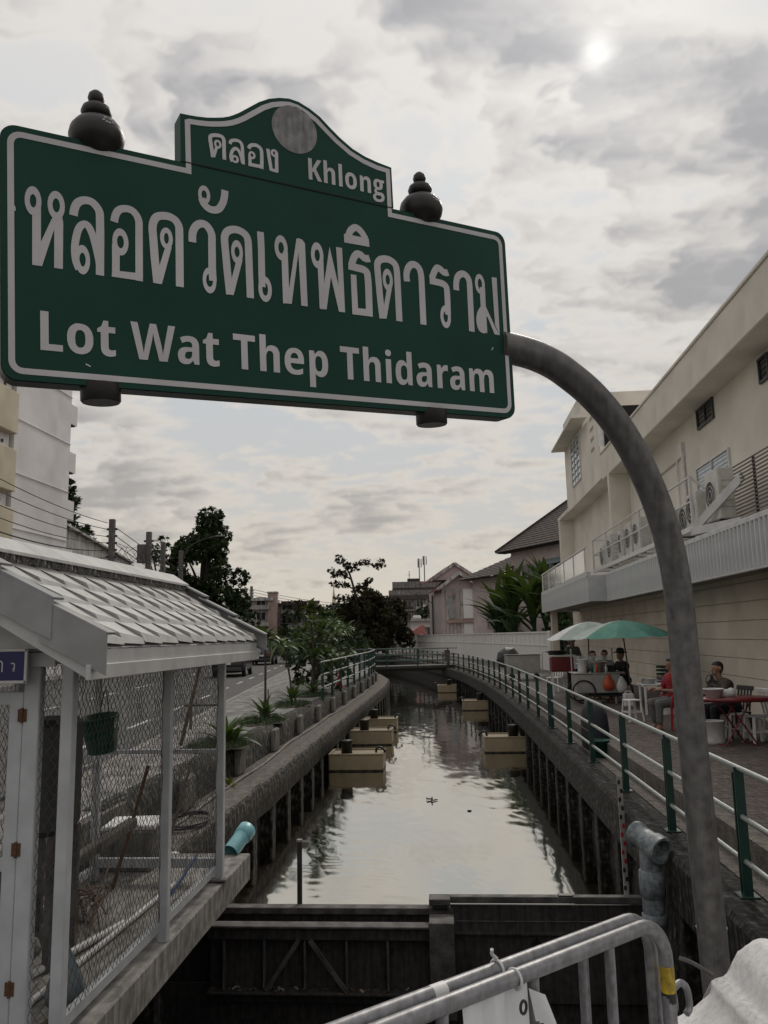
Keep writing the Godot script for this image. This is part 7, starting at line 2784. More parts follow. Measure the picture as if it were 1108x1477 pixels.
func make_houses():
	# big house with the dark hipped roof
	var A := Vector3(7.834, 8.2, -56.0)
	var e := Vector3(-0.4561, 0, -0.8899)
	var r := Vector3(0.8899, 0, -0.4561)
	var turn := atan2(-e.x, -e.z)
	var B0 := A + e * 8.7
	var A0 := A - e * 9.0
	var t := thing("dark_roofed_house", "pinkish house with a big dark tiled hip roof behind the banana plants", "house")
	var up := Vector3.UP
	var lo := Vector3(0, -A.y, 0)
	var w0 := A0 + r * 0.9
	var w1 := B0 + r * 0.9 - e * 0.9
	var b := B.new()
	b.hexa([w0 + lo, w0 + r * 8.5 + lo, w1 + r * 8.5 + lo, w1 + lo, w0 + up * 0.1, w0 + r * 8.5 + up * 0.1, w1 + r * 8.5 + up * 0.1, w1 + up * 0.1])
	part(t, "wall", b, "pink_wall")
	var R0 := A0 + r * 5.0 + up * 4.3
	var R1 := B0 - e * 4.6 + r * 5.0 + up * 4.3
	var roof := Node3D.new()
	roof.name = "roof"
	t.add_child(roof)
	# courses of tiles, each a strip with a real step
	var courses := 20
	for i in courses:
		var f := float(i) / courses
		var g := float(i + 1) / courses + 0.004
		var a0 := A0.lerp(R0, f) + up * 0.05
		var a1 := B0.lerp(R1, f) + up * 0.05
		var c0 := A0.lerp(R0, g)
		var c1 := B0.lerp(R1, g)
		b = B.new()
		b.quad(a0, c0, c1, a1)
		b.quad(a0 - up * 0.06, a0, a1, a1 - up * 0.06)
		part(roof, "tile_course", b, "roof_brown")
		var B9 := B0 + r * 10.0
		var h0 := B0.lerp(R1, f) + up * 0.05
		var h1 := B9.lerp(R1, f) + up * 0.05
		var k0 := B0.lerp(R1, g)
		var k1 := B9.lerp(R1, g)
		b = B.new()
		b.quad(h0, k0, k1, h1)
		b.quad(h0 - up * 0.06, h0, h1, h1 - up * 0.06)
		part(roof, "tile_course", b, "roof_brown")
	b = B.new()
	b.bar(B0 + up * 0.08, R1 + up * 0.08, 0.18, 0.14)
	part(roof, "hip_cap", b, "roof_dark")
	b = B.new()
	b.bar(R0 + up * 0.06, R1 + up * 0.06, 0.2, 0.16)
	part(roof, "ridge_cap", b, "roof_dark")
	b = B.new()
	b.quad(B0 - up * 0.07, A0 - up * 0.07, A0 + r * 0.95 - up * 0.07, B0 + r * 0.95 - up * 0.07)
	part(roof, "eaves_soffit", b, "roof_dark")
	b = B.new()
	b.quad(R0, R0 + r * 5.0 - up * 4.3, R1 + r * 5.0 - up * 4.3 + e * 4.6, R1)
	part(roof, "rear_slope", b, "roof_brown")
	var face := turn - PI / 2
	for q in [[1.5, 2.4, 1.5, 6.3], [5.0, 2.4, 1.6, 6.2]]:
		pane_window(t, A + e * q[0] + r * 0.88 + Vector3(0, q[3] - A.y, 0), q[1], q[2], face, "pink_dark", "glass_dark", 3)
	b = B.new()
	var aw := A + e * -0.2 + Vector3(0, -1.05, 0)
	b.hexa([aw - r * 0.3 - up * 0.5, aw + r * 0.9, aw + r * 0.9 + e * 3.4, aw - r * 0.3 + e * 3.4 - up * 0.5, aw - r * 0.3 - up * 0.45, aw + r * 0.9 + up * 0.05, aw + r * 0.9 + e * 3.4 + up * 0.05, aw - r * 0.3 + e * 3.4 - up * 0.45])
	part(t, "window_awning", b, "frame_blue")
	# lower wing of the same house with its own dark hip roof
	var C0 := B0 + e * 5.5 + Vector3(-0.2, -1.75, 0) - r * 0.3
	var C1 := B0 - e * 1.3 + Vector3(0, -1.75, 0) - r * 0.3
	var D := B0 + e * 1.6 + r * 3.4 + Vector3(0, 0.3, 0)
	var D2 := B0 - e * 1.3 + r * 3.4 + Vector3(0, 0.3, 0)
	for i in 12:
		var f := i / 12.0
		var g := (i + 1) / 12.0 + 0.005
		b = B.new()
		b.quad(C1.lerp(D2, f) + up * 0.05, C1.lerp(D2, g), C0.lerp(D, g), C0.lerp(D, f) + up * 0.05)
		b.quad(C1.lerp(D2, f) - up * 0.02, C1.lerp(D2, f) + up * 0.05, C0.lerp(D, f) + up * 0.05, C0.lerp(D, f) - up * 0.02)
		part(roof, "tile_course", b, "roof_brown")
		var C9 := C0 + r * 7.0
		b = B.new()
		b.quad(C0.lerp(D, f) + up * 0.05, C0.lerp(D, g), C9.lerp(D, g), C9.lerp(D, f) + up * 0.05)
		part(roof, "tile_course", b, "roof_brown")
	b = B.new()
	b.quad(C0 - up * 0.04, C1 - up * 0.04, C1 + r * 3.0 - up * 0.04, C0 + r * 3.0 - up * 0.04)
	part(roof, "eaves_soffit", b, "roof_dark")
	b = B.new()
	var v0 := C1 + r * 1.0
	var v1 := C0 + r * 1.0 - e * 0.8
	var lo2 := Vector3(0, -C0.y, 0)
	b.hexa([v0 + lo2, v0 + r * 5 + lo2, v1 + r * 5 + lo2, v1 + lo2, v0, v0 + r * 5, v1 + r * 5, v1])
	part(t, "wing_wall", b, "pink_wall")
	pane_window(t, (v0 + v1) * 0.5 + Vector3(0, -3.4, 0) - r * 0.02, 1.6, 1.4, face, "pink_dark", "glass_dark", 2)
	# pink gabled house
	t = thing("pink_gabled_house", "narrow pink house with a red gable roof behind the white wall", "house")
	var o := Vector3(1.0, 0, -80.0)
	var gt := 0.18
	var gb := Basis(Vector3.UP, gt)
	var X := func(v: Vector3) -> Vector3: return o + gb * v
	b = B.new()
	b.box(Vector3(0.1, 3.3, -4.0), Vector3(3.4, 6.6, 8.0))
	part(t, "wall", b, "pink_wall", Transform3D(gb, o))
	b = B.new()
	b.prism(PackedVector2Array([Vector2(-1.6, 6.6), Vector2(1.8, 6.6), Vector2(0.1, 7.75)]), Transform3D(gb, o), 0.25)
	part(t, "gable", b, "pink_wall")
	b = B.new()
	b.box(Vector3(2.6, 3.2, -3.2), Vector3(1.7, 6.4, 6.0))
	part(t, "side_wing", b, "pink_dark", Transform3D(gb, o))
	var rf := Node3D.new()
	rf.name = "roof"
	t.add_child(rf)
	for s in [-1.0, 1.0]:
		for k in 2:
			b = B.new()
			var zf: float = [0.7, -1.6][k]
			var dy: float = [0.0, 1.15][k]
			var ex2: float = [2.25, 2.6][k]
			var ap := Vector3(0.1, 7.95 + dy, zf)
			var ev := Vector3(0.1 + s * ex2, 6.35 + dy * 0.9, zf)
			var ring := [ev - up * 0.16, ap - up * 0.16, ap - up * 0.16 + Vector3(0, 0, -5.5), ev - up * 0.16 + Vector3(0, 0, -5.5), ev, ap, ap + Vector3(0, 0, -5.5), ev + Vector3(0, 0, -5.5)]
			if s > 0: ring = [ring[1], ring[0], ring[3], ring[2], ring[5], ring[4], ring[7], ring[6]]
			b.hexa(ring)
			part(rf, "slope", b, "roof_red", Transform3D(gb, o))
			b = B.new()
			b.bar(ev + Vector3(0, -0.04, 0.03), ap + Vector3(0, -0.04, 0.03), 0.12, 0.3)
			part(rf, "verge_board", b, "pale_wall", Transform3D(gb, o))
	b = B.new()
	b.prism(PackedVector2Array([Vector2(-2.3, 7.4), Vector2(2.5, 7.4), Vector2(0.1, 8.95)]), Transform3D(gb, X.call(Vector3(0, 0, -1.75))), 4.0)
	part(t, "upper_gable", b, "pink_wall")
	for x in [-1.1, -0.35, 0.35, 1.6]:
		boxed(t, "pilaster", X.call(Vector3(x, 3.2, 0.08)), Vector3(0.22, 6.2, 0.2), "pale_wall", gt)
	boxed(t, "white_bay", X.call(Vector3(1.0, 4.9, 0.05)), Vector3(1.0, 2.9, 0.12), "white_wall", gt)
	boxed(t, "white_bay", X.call(Vector3(1.0, 1.6, 0.05)), Vector3(1.0, 2.8, 0.12), "white_wall", gt)
	boxed(t, "band", X.call(Vector3(0.4, 3.2, 0.12)), Vector3(3.2, 0.35, 0.28), "pink_dark", gt)
	pane_window(t, X.call(Vector3(-0.72, 4.6, 0.02)), 0.45, 2.2, gt, "pale_wall", "glass_pale", 1)
	for x in [2.2, 3.0]:
		boxed(t, "pier", X.call(Vector3(x, 3.0, 0.0)), Vector3(0.4, 6.0, 0.4), "pink_dark", gt)
	# bare trunks before it
	for k in 2:
		var tr := thing("bare_trunk", ["dark bare lopped trunk before the pink gabled house", "second bare lopped trunk, right of the first at the pink house"][k], "tree trunk", X.call(Vector3(1.55 + k * 1.0, 0, 1.6)))
		b = B.new()
		b.smooth()
		limb(b, [Vector3(0, 0, 0), Vector3(0.05, 2.0, 0), Vector3(-0.05, 4.0 + k * 0.4, 0)], 0.24, 0.16)
		part(tr, "trunk", b, "bark")
		b = B.new()
		b.smooth()
		limb(b, [Vector3(0, 3.3, 0), Vector3(0.3, 3.7, 0), Vector3(0.35, 4.2, 0)], 0.12, 0.1)
		part(tr, "stub", b, "bark")
	# low white kiosk and red canopy at the far end of the wall
	t = thing("white_kiosk", "small white flat roofed building at the far end of the white wall", "building", Vector3(-3.0, 0, -99), 0.3)
	boxed(t, "wall", Vector3(0, 1.8, -2), Vector3(3.4, 3.6, 4), "white_wall")
	boxed(t, "roof", Vector3(-0.4, 3.75, -1.8), Vector3(5.0, 0.25, 5), "pale_wall")
	pane_window(t, Vector3(0.3, 2.2, 0.03), 0.9, 1.4, 0, "pale_wall", "glass_dark", 2)
	boxed(t, "door", Vector3(-1.0, 1.2, 0.02), Vector3(0.9, 2.2, 0.06), "ac_dark")
	boxed(t, "roof_tank", Vector3(-0.6, 4.1, -1), Vector3(0.9, 0.5, 0.9), "white_metal", 0, 0.15)
	t = thing("red_canopy", "red pitched canopy behind the far end of the white wall", "canopy", Vector3(-3.6, 0, -91.0), 0.3)
	b = B.new()
	b.hexa([Vector3(-1.2, 2.0, 0.6), Vector3(1.0, 2.0, 0.6), Vector3(1.0, 2.0, -1), Vector3(-1.2, 2.0, -1), Vector3(0.5, 3.0, 0.1), Vector3(0.9, 3.0, 0.1), Vector3(0.9, 3.0, -0.5), Vector3(0.5, 3.0, -0.5)])
	part(t, "canvas", b, "canvas_red")
	for x in [-1.0, 0.9]: boxed(t, "post", Vector3(x, 1.0, 0.4), Vector3(0.06, 2.0, 0.06), "gate_steel")
	# street lamp leaning over the wall
	t = thing("wall_lamp_post", "thin lamp post with a slanting arm behind the white wall, by the pink house", "street lamp", Vector3(-1.6, 0, -84.5))
	b = B.new()
	b.smooth()
	b.tube([Vector3(0, 0, 0), Vector3(0, 6.0, 0)], 0.09, 8)
	part(t, "pole", b, "gate_steel")
	b = B.new()
	b.smooth()
	b.tube([Vector3(0, 5.2, 0), Vector3(-1.8, 6.2, 0)], 0.05, 6)
	part(t, "arm", b, "gate_steel")
	boxed(t, "lamp_head", Vector3(-1.95, 6.25, 0), Vector3(0.5, 0.1, 0.2), "apartment_grey", 0, 0.03)

func make_apartments():
	# grey apartment block at the end of the canal, with aerials
	var t := thing("grey_apartment_block", "dark grey old apartment block with a mansard top and aerials, closing the view", "building", Vector3(-4.4, 0, -130), 0.06)
	boxed(t, "wall", Vector3(0, 4.6, -5), Vector3(10.2, 9.2, 10), "apartment_grey")
	var b := B.new()
	b.hexa([Vector3(-5.4, 7.7, 0.35), Vector3(5.3, 7.7, 0.35), Vector3(5.3, 7.7, -10), Vector3(-5.4, 7.7, -10), Vector3(-4.4, 9.6, -0.6), Vector3(4.6, 9.6, -0.6), Vector3(4.6, 9.6, -9), Vector3(-4.4, 9.6, -9)])
	part(t, "mansard_roof", b, "roof_dark")
	boxed(t, "parapet", Vector3(-0.2, 10.1, -4.8), Vector3(8.6, 1.0, 8.6), "apartment_grey")
	boxed(t, "roof_hut", Vector3(-1.0, 10.8, -3), Vector3(2.0, 0.8, 2.0), "roof_dark")
	for f in 3:
		var y := 2.1 + f * 2.2
		boxed(t, "balcony", Vector3(-0.2, y - 0.55, 0.25), Vector3(9.6, 0.14, 0.7), "apartment_pale")
		for k in 5:
			var x := -4.0 + k * 1.95
			pane_window(t, Vector3(x, y + 0.45, 0.05), 1.1, 1.25, 0, "apartment_pale", "glass_dark", 2)
			boxed(t, "balcony_front", Vector3(x + 0.1, y - 0.25, 0.56), Vector3(1.5, 0.5, 0.06), "apartment_pale" if (k + f) % 3 else "roof_dark")
			if (k * 3 + f) % 2 == 0: boxed(t, "hung_box", Vector3(x + 0.7, y + 0.1, 0.5), Vector3(0.5, 0.4, 0.35), "ac_white")
	for x in [-4.9, -3.0, 1.0, 2.95, 4.9]:
		boxed(t, "pier", Vector3(x, 3.9, 0.12), Vector3(0.35, 7.6, 0.3), "apartment_pale")
	for k in 2:
		var m := thing("aerial_mast", ["left aerial mast with short panels on the grey apartment block", "right, taller aerial mast on the grey apartment block"][k], "aerial", Vector3(-4.55 + k * 0.85, 10.6, -133), 0.0, "aerials on the far block")
		b = B.new()
		b.smooth()
		b.tube([Vector3(0, -0.2, 0), Vector3(0, 4.0 + k * 0.4, 0)], 0.1, 6)
		part(m, "mast", b, "apartment_grey")
		for i in 3:
			boxed(m, "antenna_panel", Vector3(cos(i * 2.1) * 0.34, 3.2 + k * 0.4, sin(i * 2.1) * 0.34), Vector3(0.16, 1.4, 0.12), "apartment_pale")
	var sp := thing("roof_spike", "small spiked aerial left of the masts on the grey apartment block", "aerial", Vector3(-6.2, 10.9, -132))
	b = B.new()
	b.smooth()
	b.tube([Vector3(0, 0, 0), Vector3(0, 1.6, 0)], 0.05, 5)
	part(sp, "mast", b, "apartment_grey")
	boxed(sp, "cross_bar", Vector3(0, 0.9, 0), Vector3(0.5, 0.06, 0.06), "apartment_grey")
	# lower dark block to its left and pale block to its right
	t = thing("low_dark_block", "low dark building left of the grey apartment block, behind the trees", "building", Vector3(-12.5, 0, -138), 0.1)
	boxed(t, "wall", Vector3(0, 3.9, -4), Vector3(8, 7.8, 8), "roof_dark")
	for k in 4: pane_window(t, Vector3(-3 + k * 2.0, 5.6, 0.05), 1.2, 1.2, 0, "apartment_grey", "glass_dark", 2)
	t = thing("pale_block", "pale plain block right of the grey apartment block", "building", Vector3(3.6, 0, -128), 0.05)
	boxed(t, "wall", Vector3(0, 3.6, -4), Vector3(7, 7.2, 8), "apartment_pale")
	b = B.new()
	b.prism(PackedVector2Array([Vector2(-4.2, 7.0), Vector2(4.2, 7.0), Vector2(2.5, 8.6), Vector2(-1.5, 8.6)]), at(Vector3(0, 0, 0.4)), 8.0)
	part(t, "roof", b, "roof_brown")
	for k in 3: pane_window(t, Vector3(-2.2 + k * 2.2, 4.8, 0.05), 1.1, 1.3, 0, "white_metal", "glass_dark", 2)
	# old shop block by the road on the left
	t = thing("shop_block", "weathered three storey shop block with a tall brownish stair column on the left", "building", Vector3(-21.0, 0, -95), 0.12)
	boxed(t, "wall", Vector3(-2.8, 3.2, -4), Vector3(5.6, 6.4, 8), "apartment_pale")
	boxed(t, "stair_column", Vector3(0.05, 3.6, -0.6), Vector3(1.1, 7.4, 1.6), "pink_dark")
	boxed(t, "column_cap", Vector3(0.05, 7.35, -0.6), Vector3(1.25, 0.2, 1.75), "pale_wall")
	boxed(t, "roof_slab", Vector3(-2.9, 6.55, -3.9), Vector3(6.2, 0.35, 8.6), "pale_wall")
	for f in 3:
		boxed(t, "sun_shade", Vector3(-2.9, 1.6 + f * 2.0, 0.2), Vector3(5.2, 0.5, 0.6), "apartment_pale")
		for k in 3: pane_window(t, Vector3(-4.7 + k * 1.7, 2.8 + f * 1.75, 0.05), 1.1, 0.95, 0, "apartment_pale", "glass_dark", 2)
	# terrace running on behind the column along the road
	boxed(t, "terrace_wall", Vector3(2.6, 2.9, -10), Vector3(4.2, 5.8, 18), "apartment_grey")
	boxed(t, "terrace_roof", Vector3(2.7, 5.95, -10), Vector3(4.8, 0.3, 18.4), "roof_dark")
	for f in 3:
		boxed(t, "balcony", Vector3(4.9, 1.5 + f * 1.75, -10), Vector3(0.6, 0.45, 17), "apartment_pale")
		boxed(t, "balcony", Vector3(2.8, 1.5 + f * 1.75, -0.85), Vector3(3.6, 0.45, 0.5), "apartment_pale")
		for k in 2: pane_window(t, Vector3(1.7 + k * 1.8, 2.4 + f * 1.7, -0.95), 1.2, 0.95, 0, "apartment_pale", "glass_dark", 2)
	# golden spire far away
	t = thing("temple_spire", "tiny pale golden spire far down the street", "spire", Vector3(-47.0, 0, -330))
	b = B.new()
	b.smooth()
	b.lathe([Vector2(4.0, 0), Vector2(3.6, 9.0), Vector2(1.6, 11.5), Vector2(0.9, 15.0), Vector2(0.4, 20.0), Vector2(0.0, 25.0)], 12)
	part(t, "spire_body", b, "tower_beige")
	# long low backdrop of houses at the end of the road
	for k in 5:
		t = thing("far_house", ["far grey house at the end of the road, leftmost of five", "far pale house, second from the left at the end of the road", "far brown roofed house, middle of five at the end of the road", "far pink house, fourth from the left at the end of the road", "far dark house, rightmost of five at the end of the road"][k], "house", Vector3(-52 + k * 8.4, 0, -190 - (k % 2) * 12), 0.1 * k)
		boxed(t, "wall", Vector3(0, 3.0 + k % 3, 0), Vector3(8, 6.0 + 2 * (k % 3), 8), ["apartment_grey", "pale_wall", "apartment_pale", "pink_wall", "apartment_grey"][k])
		boxed(t, "roof", Vector3(0, 6.2 + 2 * (k % 3), 0), Vector3(9, 0.6, 9), ["roof_dark", "roof_brown", "roof_brown", "roof_red", "roof_dark"][k])
		for j in 3: pane_window(t, Vector3(-2.6 + j * 2.6, 4.0, 4.03), 1.4, 1.5, 0, "apartment_pale", "glass_dark", 2)

func make_left_tower():
	var t := thing("tall_white_building", "tall plain white building with beige balconies at the left edge", "building")
	boxed(t, "wall", Vector3(-27.4, 11.5, -42.3), Vector3(10.0, 23.0, 6.2), "tower_white")
	# vertical and horizontal grooves in the wall face
	for k in 6: boxed(t, "floor_band", Vector3(-22.36, 4.9 + k * 2.92, -42.3), Vector3(0.05, 0.03, 6.22), "tower_white")
	for k in 6:
		boxed(t, "rear_balcony", Vector3(-22.95, 6.75 + k * 2.95, -45.75), Vector3(1.1, 1.2, 0.9), "tower_white")
		boxed(t, "painted_balcony_shade", Vector3(-23.0, 6.12 + k * 2.95, -45.7), Vector3(1.0, 0.06, 0.8), "void_dark")  # black sheet paints the shade under each balcony
	for k in 7:
		var y := 4.4 + k * 3.06
		boxed(t, "beige_balcony", Vector3(-23.4, y + 0.2, -36.5), Vector3(2.6, 2.2, 5.0), "tower_beige", 0, 0.03)
		boxed(t, "balcony_recess", Vector3(-23.9, y + 1.75, -36.6), Vector3(2.6, 0.9, 4.9), "tower_white")
		boxed(t, "lamp_box", Vector3(-22.58, y + 1.7, -38.4), Vector3(0.1, 0.14, 0.22), "ac_dark", 0.4)
	boxed(t, "front_wall", Vector3(-27.5, 11.5, -36.4), Vector3(6.0, 23.0, 5.6), "tower_beige")
	# stained lower annex running on along the road
	t = thing("stained_annex", "low grey stained building running on behind the tall white one", "building")
	var b := B.new()
	b.hexa([Vector3(-22.9, -0.1, -45.6), Vector3(-28.6, -0.1, -70.5), Vector3(-38, -0.1, -70.5), Vector3(-34, -0.1, -45.6), Vector3(-22.9, 8.9, -45.6), Vector3(-28.6, 8.9, -70.5), Vector3(-38, 8.9, -70.5), Vector3(-34, 8.9, -45.6)])
	part(t, "wall", b, "stained_wall")
	b = B.new()
	b.bar(Vector3(-22.8, 8.95, -45.6), Vector3(-28.5, 8.95, -70.5), 0.35, 0.14)
	part(t, "coping", b, "stained_wall")
	boxed(t, "lamp_box", Vector3(-22.7, 8.65, -46.1), Vector3(0.5, 0.12, 0.5), "ac_dark")
	boxed(t, "rear_block", Vector3(-31, 3.4, -76), Vector3(9, 6.8, 10), "stained_wall")

func utility_pole(label: String, p: Vector3, h: float, arms: int) -> Node3D:
	var t := thing("utility_pole", label, "utility pole", p, 0.0, "utility poles on the left")
	var b := B.new()
	b.box(Vector3(0, h / 2, 0), Vector3(0.3, h, 0.24), Basis.IDENTITY, 0.02)
	part(t, "pole", b, "pole_concrete")
	for k in arms:
		for s in [-1.0, 1.0]:
			b = B.new()
			b.smooth()
			b.lathe([Vector2(0.0, -0.06), Vector2(0.05, -0.06), Vector2(0.08, 0.0), Vector2(0.05, 0.06), Vector2(0.0, 0.06)], 8, Transform3D(Basis.IDENTITY, Vector3(s * 0.24, h - 0.55 - k * 0.38, 0.0)))
			b.tube([Vector3(s * 0.1, h - 0.55 - k * 0.38, 0), Vector3(s * 0.24, h - 0.55 - k * 0.38, 0)], 0.02, 5)
			part(t, "insulator", b, "ac_dark")
	return t

func cable(label: String, a: Vector3, c: Vector3, sag: float, r := 0.022, group := ""):
	var pts := []
	for i in 13:
		var f := i / 12.0
		pts.append(a.lerp(c, f) - Vector3(0, sag * 4.0 * f * (1.0 - f), 0))
	var b := B.new()
	b.smooth()
	b.tube(pts, r, 5, false)
	solo("overhead_cable", b, "cable", label, "cable", Transform3D.IDENTITY, group)

func make_poles():
	utility_pole("nearest concrete utility pole with insulators, before the stained annex", Vector3(-18.15, 0, -42), 8.5, 5)
	utility_pole("second utility pole, carrying a small transformer box", Vector3(-17.6, 0, -46), 8.3, 3)
	utility_pole("third utility pole, before the big dark tree", Vector3(-18.9, 0, -52), 8.4, 3)
	var p := utility_pole("fourth utility pole, with a curved street lamp arm", Vector3(-19.7, 0, -58), 8.5, 3)
	var b := B.new()
	b.smooth()
	b.tube(curve([Vector3(0.1, 7.6, 0), Vector3(0.5, 8.6, 0), Vector3(1.4, 9.2, 0), Vector3(2.6, 9.5, 0)], 4), 0.03, 6)
	part(p, "lamp_arm", b, "gate_steel")
	var lh := boxed(p, "lamp_head", Vector3(2.9, 9.5, 0), Vector3(0.6, 0.1, 0.22), "apartment_grey", 0, 0.04)
	utility_pole("far utility pole before the weathered shop block", Vector3(-24.0, 0, -97), 8.3, 4)
	boxed(get_node("utility_pole_001"), "transformer_box", Vector3(-0.4, 7.0, 0), Vector3(0.5, 1.1, 0.4), "pole_concrete", 0, 0.03)
	var ys := [8.3, 7.95, 7.55, 7.2, 6.8, 6.4]
	var words := ["topmost cable from the left edge to the nearest utility pole", "second cable from the top at the nearest utility pole", "third cable from the top at the nearest utility pole", "fourth cable from the top at the nearest utility pole", "fifth, thick cable at the nearest utility pole", "lowest, thick cable at the nearest utility pole"]
	for i in 6:
		var y: float = ys[i]
		cable(words[i], Vector3(-18.4, y, -42), Vector3(-15.6, y + 0.5 - 0.12 * i, -18), 0.5 + 0.06 * i, 0.02 if i < 4 else 0.032, "cables crossing the white building")
	for i in 4:
		cable(["upper cable from the nearest pole onward along the road", "second cable from the nearest pole onward along the road", "third cable from the nearest pole onward along the road", "lowest cable from the nearest pole onward along the road"][i], Vector3(-17.9, 8.0 - i * 0.45, -42), Vector3(-24.0, 8.0 - i * 0.4, -97), 1.2 + i * 0.2, 0.022, "cables along the road")
	for i in 3:
		cable(["upper far cable from the shop block's pole toward the canal trees", "middle far cable from the shop block's pole toward the canal trees", "lower far cable from the shop block's pole toward the canal trees"][i], Vector3(-23.8, 7.9 - i * 0.35, -97), Vector3(-10.0, 6.6 - i * 0.3, -120), 0.6, 0.03, "cables by the shop block")
	# tangle of thin wires behind the nearest pole
	var t := thing("wire_tangle", "loose tangle of thin wires hanging between the nearest two utility poles", "wires")
	for k in 7:
		var pts := []
		for i in 9: pts.append(Vector3(-17.9 + i * 0.14 + rr(-0.12, 0.12), 6.7 + sin(i * 1.1 + k) * 0.45 + rr(-0.1, 0.1), -42.2 - i * 0.42))
		b = B.new()
		b.smooth()
		b.tube(curve(pts, 3), 0.012, 4, false)
		part(t, "wire", b, "cable")

# ---------------------------------------------------------------- cars
func car_proto(label: String, m: String) -> Node3D:   # rear at z = 0 facing the viewer, nose toward -z
	var t := thing("car", label, "car")
	var secs := [[0.0, 0.35, 0.95, 0.78], [-0.08, 0.22, 1.08, 0.84], [-0.9, 0.2, 1.1, 0.88], [-3.3, 0.2, 0.98, 0.88], [-4.2, 0.24, 0.82, 0.82], [-4.4, 0.35, 0.62, 0.7]]
	var b := B.new()
	b.smooth()
	var rows := []
	for q in secs:
		var row := []
		for k in 20:
			var a := TAU * k / 20
			var cx: float = signf(cos(a)) * pow(absf(cos(a)), 0.45) * q[3]
			var cy: float = (q[1] + q[2]) / 2 + signf(sin(a)) * pow(absf(sin(a)), 0.5) * (q[2] - q[1]) / 2
			row.append(Vector3(cx, cy, q[0]))
		rows.append(row)
	for i in rows.size() - 1:
		for k in 20: b.quad(rows[i][k], rows[i][(k + 1) % 20], rows[i + 1][(k + 1) % 20], rows[i + 1][k])
	for k in range(1, 19): b.tri(rows[0][0], rows[0][k + 1], rows[0][k])
	part(t, "body", b, m)
	b = B.new()
	b.hexa([Vector3(-0.8, 1.02, -0.25), Vector3(0.8, 1.02, -0.25), Vector3(0.8, 1.0, -3.1), Vector3(-0.8, 1.0, -3.1), Vector3(-0.6, 1.44, -0.85), Vector3(0.6, 1.44, -0.85), Vector3(0.6, 1.44, -2.2), Vector3(-0.6, 1.44, -2.2)])
	part(t, "cabin_glass", b, "glass_dark")
	b = B.new()
	b.box(Vector3(0, 1.455, -1.5), Vector3(1.22, 0.05, 1.5), Basis.IDENTITY, 0.02)
	part(t, "roof", b, m)
	for s in [-1.0, 1.0]:
		b = B.new()
		b.bar(Vector3(s * 0.79, 1.04, -0.26), Vector3(s * 0.6, 1.44, -0.85), 0.08, 0.06)
		part(t, "pillar", b, m)
		b = B.new()
		b.box(Vector3(s * 0.62, 0.86, 0.0), Vector3(0.3, 0.16, 0.08), Basis.IDENTITY, 0.03)
		part(t, "tail_light", b, "tail_lamp")
		b = B.new()
		b.box(Vector3(s * 0.98, 1.06, -2.6), Vector3(0.2, 0.13, 0.1), Basis.IDENTITY, 0.04)
		part(t, "mirror", b, m)
		for z in [-0.85, -3.45]:
			b = B.new()
			b.smooth()
			b.tube([Vector3(s * 0.68, 0.32, z), Vector3(s * 0.88, 0.32, z)], 0.32, 16)
			var wh := part(t, "wheel", b, "tyre")
			b = B.new()
			b.smooth()
			b.tube([Vector3(s * 0.87, 0.32, z), Vector3(s * 0.89, 0.32, z)], 0.19, 12)
			part(wh, "rim", b, "stainless")
	boxed(t, "bumper", Vector3(0, 0.42, 0.0), Vector3(1.5, 0.2, 0.1), "ac_dark", 0, 0.03)
	boxed(t, "number_plate", Vector3(0, 0.72, 0.02), Vector3(0.36, 0.13, 0.02), "plate_white")
	return t

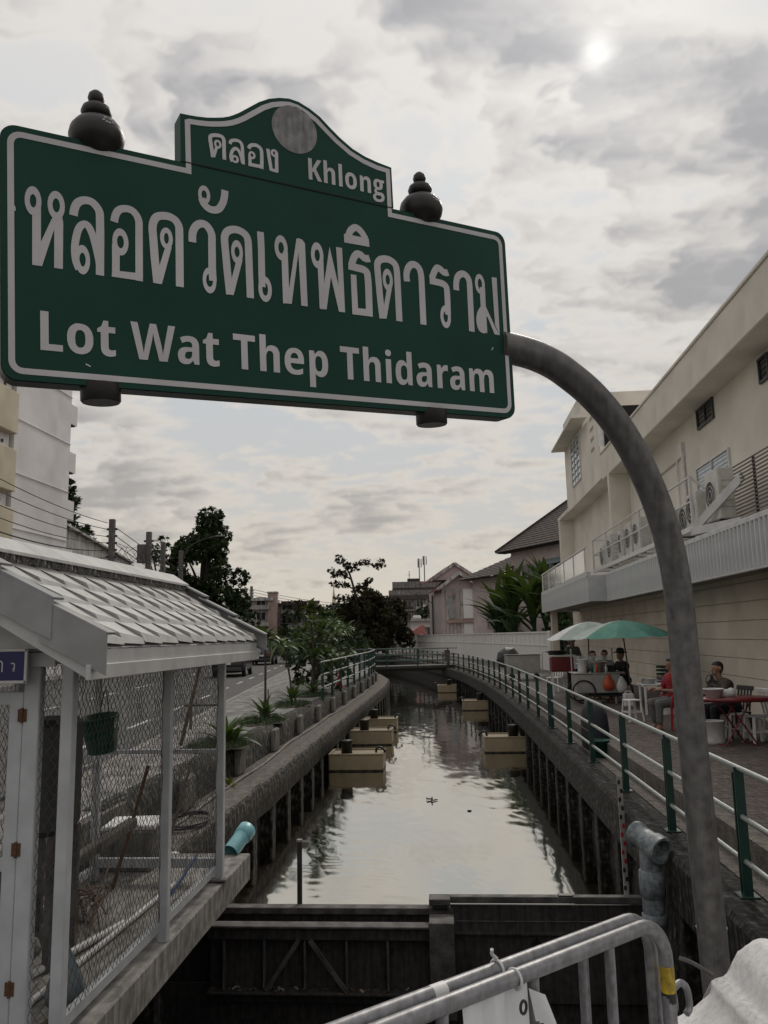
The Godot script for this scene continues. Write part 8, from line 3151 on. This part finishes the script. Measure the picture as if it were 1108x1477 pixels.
func make_cars():
	var dark := car_proto("dark saloon car seen from behind, nearest on the road past the shed", "car_dark")
	put(dark, Vector3(-11.75, -0.12, -42.3), 0.12, "cars on the road")
	copy(dark, "second dark car, farther along the road beside the palm", Vector3(-14.3, -0.12, -61.0), 0.12, "cars on the road")
	var silver := car_proto("silver car farther along the road by the yellow-green sapling", "car_silver")
	put(silver, Vector3(-15.5, -0.12, -92), 0.12, "cars on the road")
	copy(silver, "silver car at the far end of the road, right of the other far cars", Vector3(-15.9, -0.12, -108), 0.12, "cars on the road")
	var white := car_proto("white car on the far road by the foot of the shop block", "car_white")
	put(white, Vector3(-18.6, -0.12, -104), 0.12, "cars on the road")
	copy(white, "white car parked beyond the footbridge, left of the white wall's far pier", Vector3(-8.6, 0, -106), 2.0, "cars beyond the footbridge")
	copy(white, "white car parked farther back beyond the footbridge", Vector3(-11.0, 0, -112), 1.9, "cars beyond the footbridge")
	copy(dark, "dark car parked between the white ones beyond the footbridge", Vector3(-7.6, 0, -113), 1.95, "cars beyond the footbridge")
	copy(dark, "dark car at the far end of the road by the hedge-like tree", Vector3(-19.2, -0.12, -121), 0.12, "cars on the road")
	# lamps and sign at the far end
	for k in 2:
		var t := thing("globe_lamp", ["left pale globe lamp beyond the footbridge", "right pale globe lamp beyond the footbridge"][k], "street lamp", Vector3(-8.0 + k * 0.9, 0, -100), 0.0, "globe lamps")
		var b := B.new()
		b.smooth()
		b.tube([Vector3(0, 0, 0), Vector3(0, 4.4, 0)], 0.05, 6)
		part(t, "post", b, "gate_steel")
		b = B.new()
		b.blob(Vector3(0, 4.6, 0), Vector3(0.22, 0.22, 0.22), 10)
		part(t, "globe", b, "plastic_white")
	var s := thing("white_board", "plain white board standing beyond the footbridge", "board", Vector3(-7.3, 0, -99))
	boxed(s, "board_face", Vector3(0, 2.2, 0), Vector3(1.3, 0.8, 0.08), "plastic_white")
	for x in [-0.5, 0.5]: boxed(s, "post", Vector3(x, 1.0, -0.05), Vector3(0.08, 2.0, 0.08), "gate_steel")

func _ready():
	rng.seed = 4
	make_textures()
	make_materials()
	make_light()
	make_ground()
	make_water()
	make_right_building()
	make_houses()
	make_apartments()
	make_left_tower()
	make_white_wall()
	make_sign()
	make_barricades()
	make_concrete_barrier()
	make_shed()
	make_shed_contents()
	make_gate()
	make_railings()
	make_canal_things()
	make_aircon()
	make_stall()
	make_poles()
	make_cars()
	make_planting()
	make_bananas()
	make_trees()
